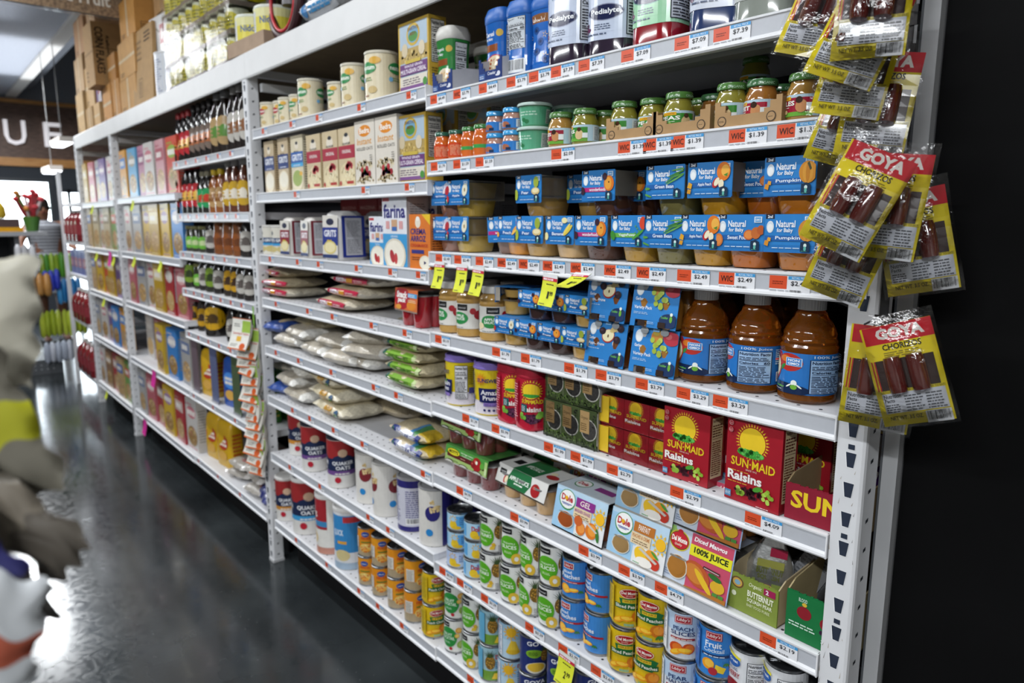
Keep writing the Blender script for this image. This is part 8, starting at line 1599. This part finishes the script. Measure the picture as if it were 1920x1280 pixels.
# ---------------------------------------------------------------- shopper behind the snack unit
def person():
    e = empty('person', (-9.7, .2, 0)); e.rotation_euler = (0, 0, .2)
    tag(e, 'person in a grey striped dress with bare arms behind the snack unit', 'person')
    b = bmesh.new(); V = {}
    J = dict(pel=(0, 0, .95, .15), sp=(0, 0, 1.12, .13), ch=(0, .0, 1.3, .15), nk=(0, 0, 1.47, .055), hd=(.01, -.01, 1.56, .085), hd2=(.01, -.02, 1.66, .085),
        sl=(0, -.17, 1.42, .06), el=(.08, -.3, 1.2, .042), wl=(.2, -.26, 1.03, .03), sr=(0, .17, 1.42, .06), er=(.12, .26, 1.18, .042), wr=(.28, .16, 1.18, .03), hl=(0, -.1, .88, .095), kl=(.02, -.1, .5, .06), al=(-.01, -.1, .1, .04), tl=(.13, -.11, .04, .035), hr=(0, .1, .88, .095), kr=(.03, .1, .5, .06), ar=(0, .1, .1, .04), tr=(.14, .11, .04, .035))
    hands = {}
    for side, wn in (('l', 'wl'), ('r', 'wr')):
        x, y, z, _ = J[wn]; J['p' + side] = (x + .06, y + .01, z - .01, .028); hands[side] = 'p' + side
        for i, (dy, L) in enumerate(((-.03, .06), (-.01, .07), (.01, .066), (.03, .052))): J['f%s%da' % (side, i)] = (x + .1, y + dy, z - .01, .009); J['f%s%db' % (side, i)] = (x + .1 + L, y + dy, z - .03, .007)
        J['f%sta' % side] = (x + .06, y - .045, z, .01); J['f%stb' % side] = (x + .1, y - .06, z, .008)
    E = [('pel', 'sp'), ('sp', 'ch'), ('ch', 'nk'), ('nk', 'hd'), ('hd', 'hd2'), ('ch', 'sl'), ('sl', 'el'), ('el', 'wl'), ('ch', 'sr'), ('sr', 'er'), ('er', 'wr'), ('pel', 'hl'), ('hl', 'kl'), ('kl', 'al'), ('al', 'tl'), ('pel', 'hr'), ('hr', 'kr'), ('kr', 'ar'), ('ar', 'tr'), ('wl', 'pl'), ('wr', 'pr')]
    for s in 'lr':
        for i in range(4): E += [('p' + s, 'f%s%da' % (s, i)), ('f%s%da' % (s, i), 'f%s%db' % (s, i))]
        E += [('p' + s, 'f%sta' % s), ('f%sta' % s, 'f%stb' % s)]
    names = list(J); me = bpy.data.meshes.new('person_body'); me.from_pydata([J[n][:3] for n in names], [(names.index(a), names.index(c)) for a, c in E], [])
    o = bpy.data.objects.new('body', me); col.objects.link(o); o.parent = e
    sk = o.modifiers.new('skin', 'SKIN'); sk.use_smooth_shade = True
    for i, n in enumerate(names): d = me.skin_vertices[0].data[i]; d.radius = (J[n][3],) * 2; d.use_root = n == 'pel'
    ss = o.modifiers.new('sub', 'SUBSURF'); ss.levels = 1; ss.render_levels = 2
    m = bpy.data.materials.new('brown_skin'); m.use_nodes = True; m.node_tree.nodes['Principled BSDF'].inputs['Base Color'].default_value = lin('6b4430'); m.node_tree.nodes['Principled BSDF'].inputs['Roughness'].default_value = .5; me.materials.append(m)
    secs = []; cc = []; z = 1.46
    prof = [(.06, 1.47), (.15, 1.45), (.19, 1.4), (.18, 1.3), (.165, 1.2), (.16, 1.12), (.185, 1.02), (.21, .92), (.22, .8), (.225, .68), (.23, .6)]
    b = M(); zz = [1.475 - .0125 * i for i in range(70)]
    for i, z in enumerate(zz):
        for (r0, z0), (r1, z1) in zip(prof, prof[1:]):
            if z1 <= z <= z0: rr = r0 + (r1 - r0) * (z0 - z) / (z0 - z1); break
        else: rr = prof[0][0]
        secs.append([(rr * .72 * math.cos(a), rr * math.sin(a) * 1.05, z) for a in [2 * PI * t / 24 for t in range(24)]]); cc.append(lin('2c2c30' if i % 3 == 0 else '8a8c92'))
    b.loft(secs[::-1], None, 'cloth', True, cc[::-1]); b.build('striped_dress', e)
    M().lathe([(.02, .1), (.085, .06), (.1, 0), (.095, -.07), (.07, -.12)], '1c1614', 'cloth', 16, (-.01, -.02, 1.66)).build('hair', e)
    for y in (-.03, .03): M().lathe([(.0001, -.009), (.009, 0), (.0001, .009)], '201818', 'gloss', 8, (.09, y - .02, 1.63), cap=False).build('eye', e)
    M().lathe([(.014, -.02), (.008, .02)], '6b4430', 'skin', 8, (.1, -.02, 1.605)).build('nose', e); M().box(.088, -.045, 1.565, .098, .005, 1.575, '7a3a34', 'skin').build('mouth', e, 0)
    for y in (-.108, .078): M().lathe([(.006, -.02), (.014, 0), (.006, .02)], '6b4430', 'skin', 8, (.0, y, 1.62)).build('ear', e)
    for y in (-.1, .1): M().box(-.06, y - .045, 0, .2, y + .045, .05, '2a2a2c', 'matte').build('shoe', e, 0)
    return e
person()
# ---------------------------------------------------------------- out-of-focus packets hanging close by on the opposite side
def near_packet(p, w, h, c, c2, rot, label, art=None):
    o = pillow(w, h, .013, c, None, seed=int(h * 1000), spec=lambda i, j, k: lin(c2) if .3 < j < .55 else k, m='coated', name='hanging_packet')()
    o.location = p; o.rotation_euler = rot; tag(o, label, 'packet', 'blurred packets hanging on the opposite side'); return o
near_packet((-0.102, -1.061, 1.410), .085, .085, 'd0ccbc', 'c4c0b0', (1.5, .1, 1.2), 'cream packet hanging highest on the opposite side, out of focus')
near_packet((-0.072, -1.064, 1.350), .07, .11, '7c786c', 'b8b82c', (1.5, -.35, 1.2), 'dark grey packet with lime band hanging opposite, out of focus')
near_packet((-0.049, -1.053, 1.308), .032, .11, '5c564e', '7c7468', (1.4, -.8, 1.15), 'grey-brown packet sloping down over the floor, out of focus')
near_packet((-0.030, -1.068, 1.284), .035, .1, '4c4844', '38386c', (1.45, -.5, 1.2), 'dark navy-edged packet hanging low opposite, out of focus')
near_packet((-0.007, -1.076, 1.255), .065, .07, 'c8ccd0', 'b05a44', (1.5, .25, 1.2), 'white packet with red picture hanging lowest, out of focus')
r = empty('packet_rail', (-0.151, -1.124, 1.411)); tag(r, 'thin wire rail holding the blurred packets on the opposite side', 'clip strip')
M().tube([(0, 0, .2), (0, .0, -.4)], .003, '8c8c90', 'plastic', 6).build('wire', r)
def ordinals():
    rows = {}
    for kind, row, o, where, group in PLACED: rows.setdefault((kind, row), []).append((o, where, group))
    for (kind, row), L in rows.items():
        desc = KIND[kind][1]; rn = ROWNAME.get(row, row); short = rn.replace('on the ', '')
        auto = [q[0] for q in L if not q[1]]
        for o, wh, g in L:
            if wh: o['label'] = desc + ' ' + wh
        if len(auto) == 1: auto[0]['label'] = desc + ' ' + rn
        elif auto:
            GX = (lambda o: o.location.y) if row[0] == 'G' else (lambda o: o.location.x); GY = (lambda o: -o.location.x) if row[0] == 'G' else (lambda o: o.location.y)
            y0 = min(GY(o) for o in auto)
            for rear in (False, True):
                S = [o for o in auto if (GY(o) > y0 + .055) == rear]; st = []
                for x in sorted({round(GX(o), 3) for o in S}, reverse=True):
                    if not st or st[-1] - x > .02: st.append(x)
                for o in S:
                    ci = min(range(len(st)), key=lambda i: abs(st[i] - GX(o))); me = [q for q in S if min(range(len(st)), key=lambda i: abs(st[i] - GX(q))) == ci]
                    zs = sorted({round(q.location.z, 2) for q in me}); k = zs.index(round(o.location.z, 2))
                    lev = '' if len(zs) == 1 else ['lower', 'upper'][k] if len(zs) == 2 else ['lowest', 'middle', 'upper', 'topmost', 'topmost'][k if len(zs) > 3 or k < 2 else 3]
                    p = [desc + ',', 'rear row,' if rear else '', lev, ('nearest' if ci == 0 else NTH[ci + 1] + ' such from') if len(st) > 1 else '', ANCH.get(row, 'the cabinet') + ',' if len(st) > 1 else '', short]
                    o['label'] = ' '.join(' '.join(p).split()) if len(st) > 1 or lev or rear else desc + ' ' + rn
        for o, wh, g in L:
            if len(L) > 1 or g: o['group'] = g or (desc.split(' with ')[0].rstrip('s') + 's ' + rn)
ordinals()
seen = {}
for o in list(col.objects):
    L = o.get('label')
    if L and not o.parent:
        for a, b in ((' in blue sleeve', ''), (' with nutrition panel', ''), (' with yellow sun', ''), ('film-wrapped', 'wrapped'), (' six-pack', ' pack'), (' with white lettering', ''), ('the cabinet', 'cabinet')):
            if len(L.split()) > 16: L = L.replace(a, b)
        if len(L.split()) > 16: L = L.replace(' such', '')
        if len(L.split()) > 16: L = L.replace(' from section seam', ' from seam').replace(', rear row,', ', rear')
        if len(L.split()) > 16: L = L.replace(' peach can', ' can').replace(' bottom oats', ' bottom')
        o['label'] = L
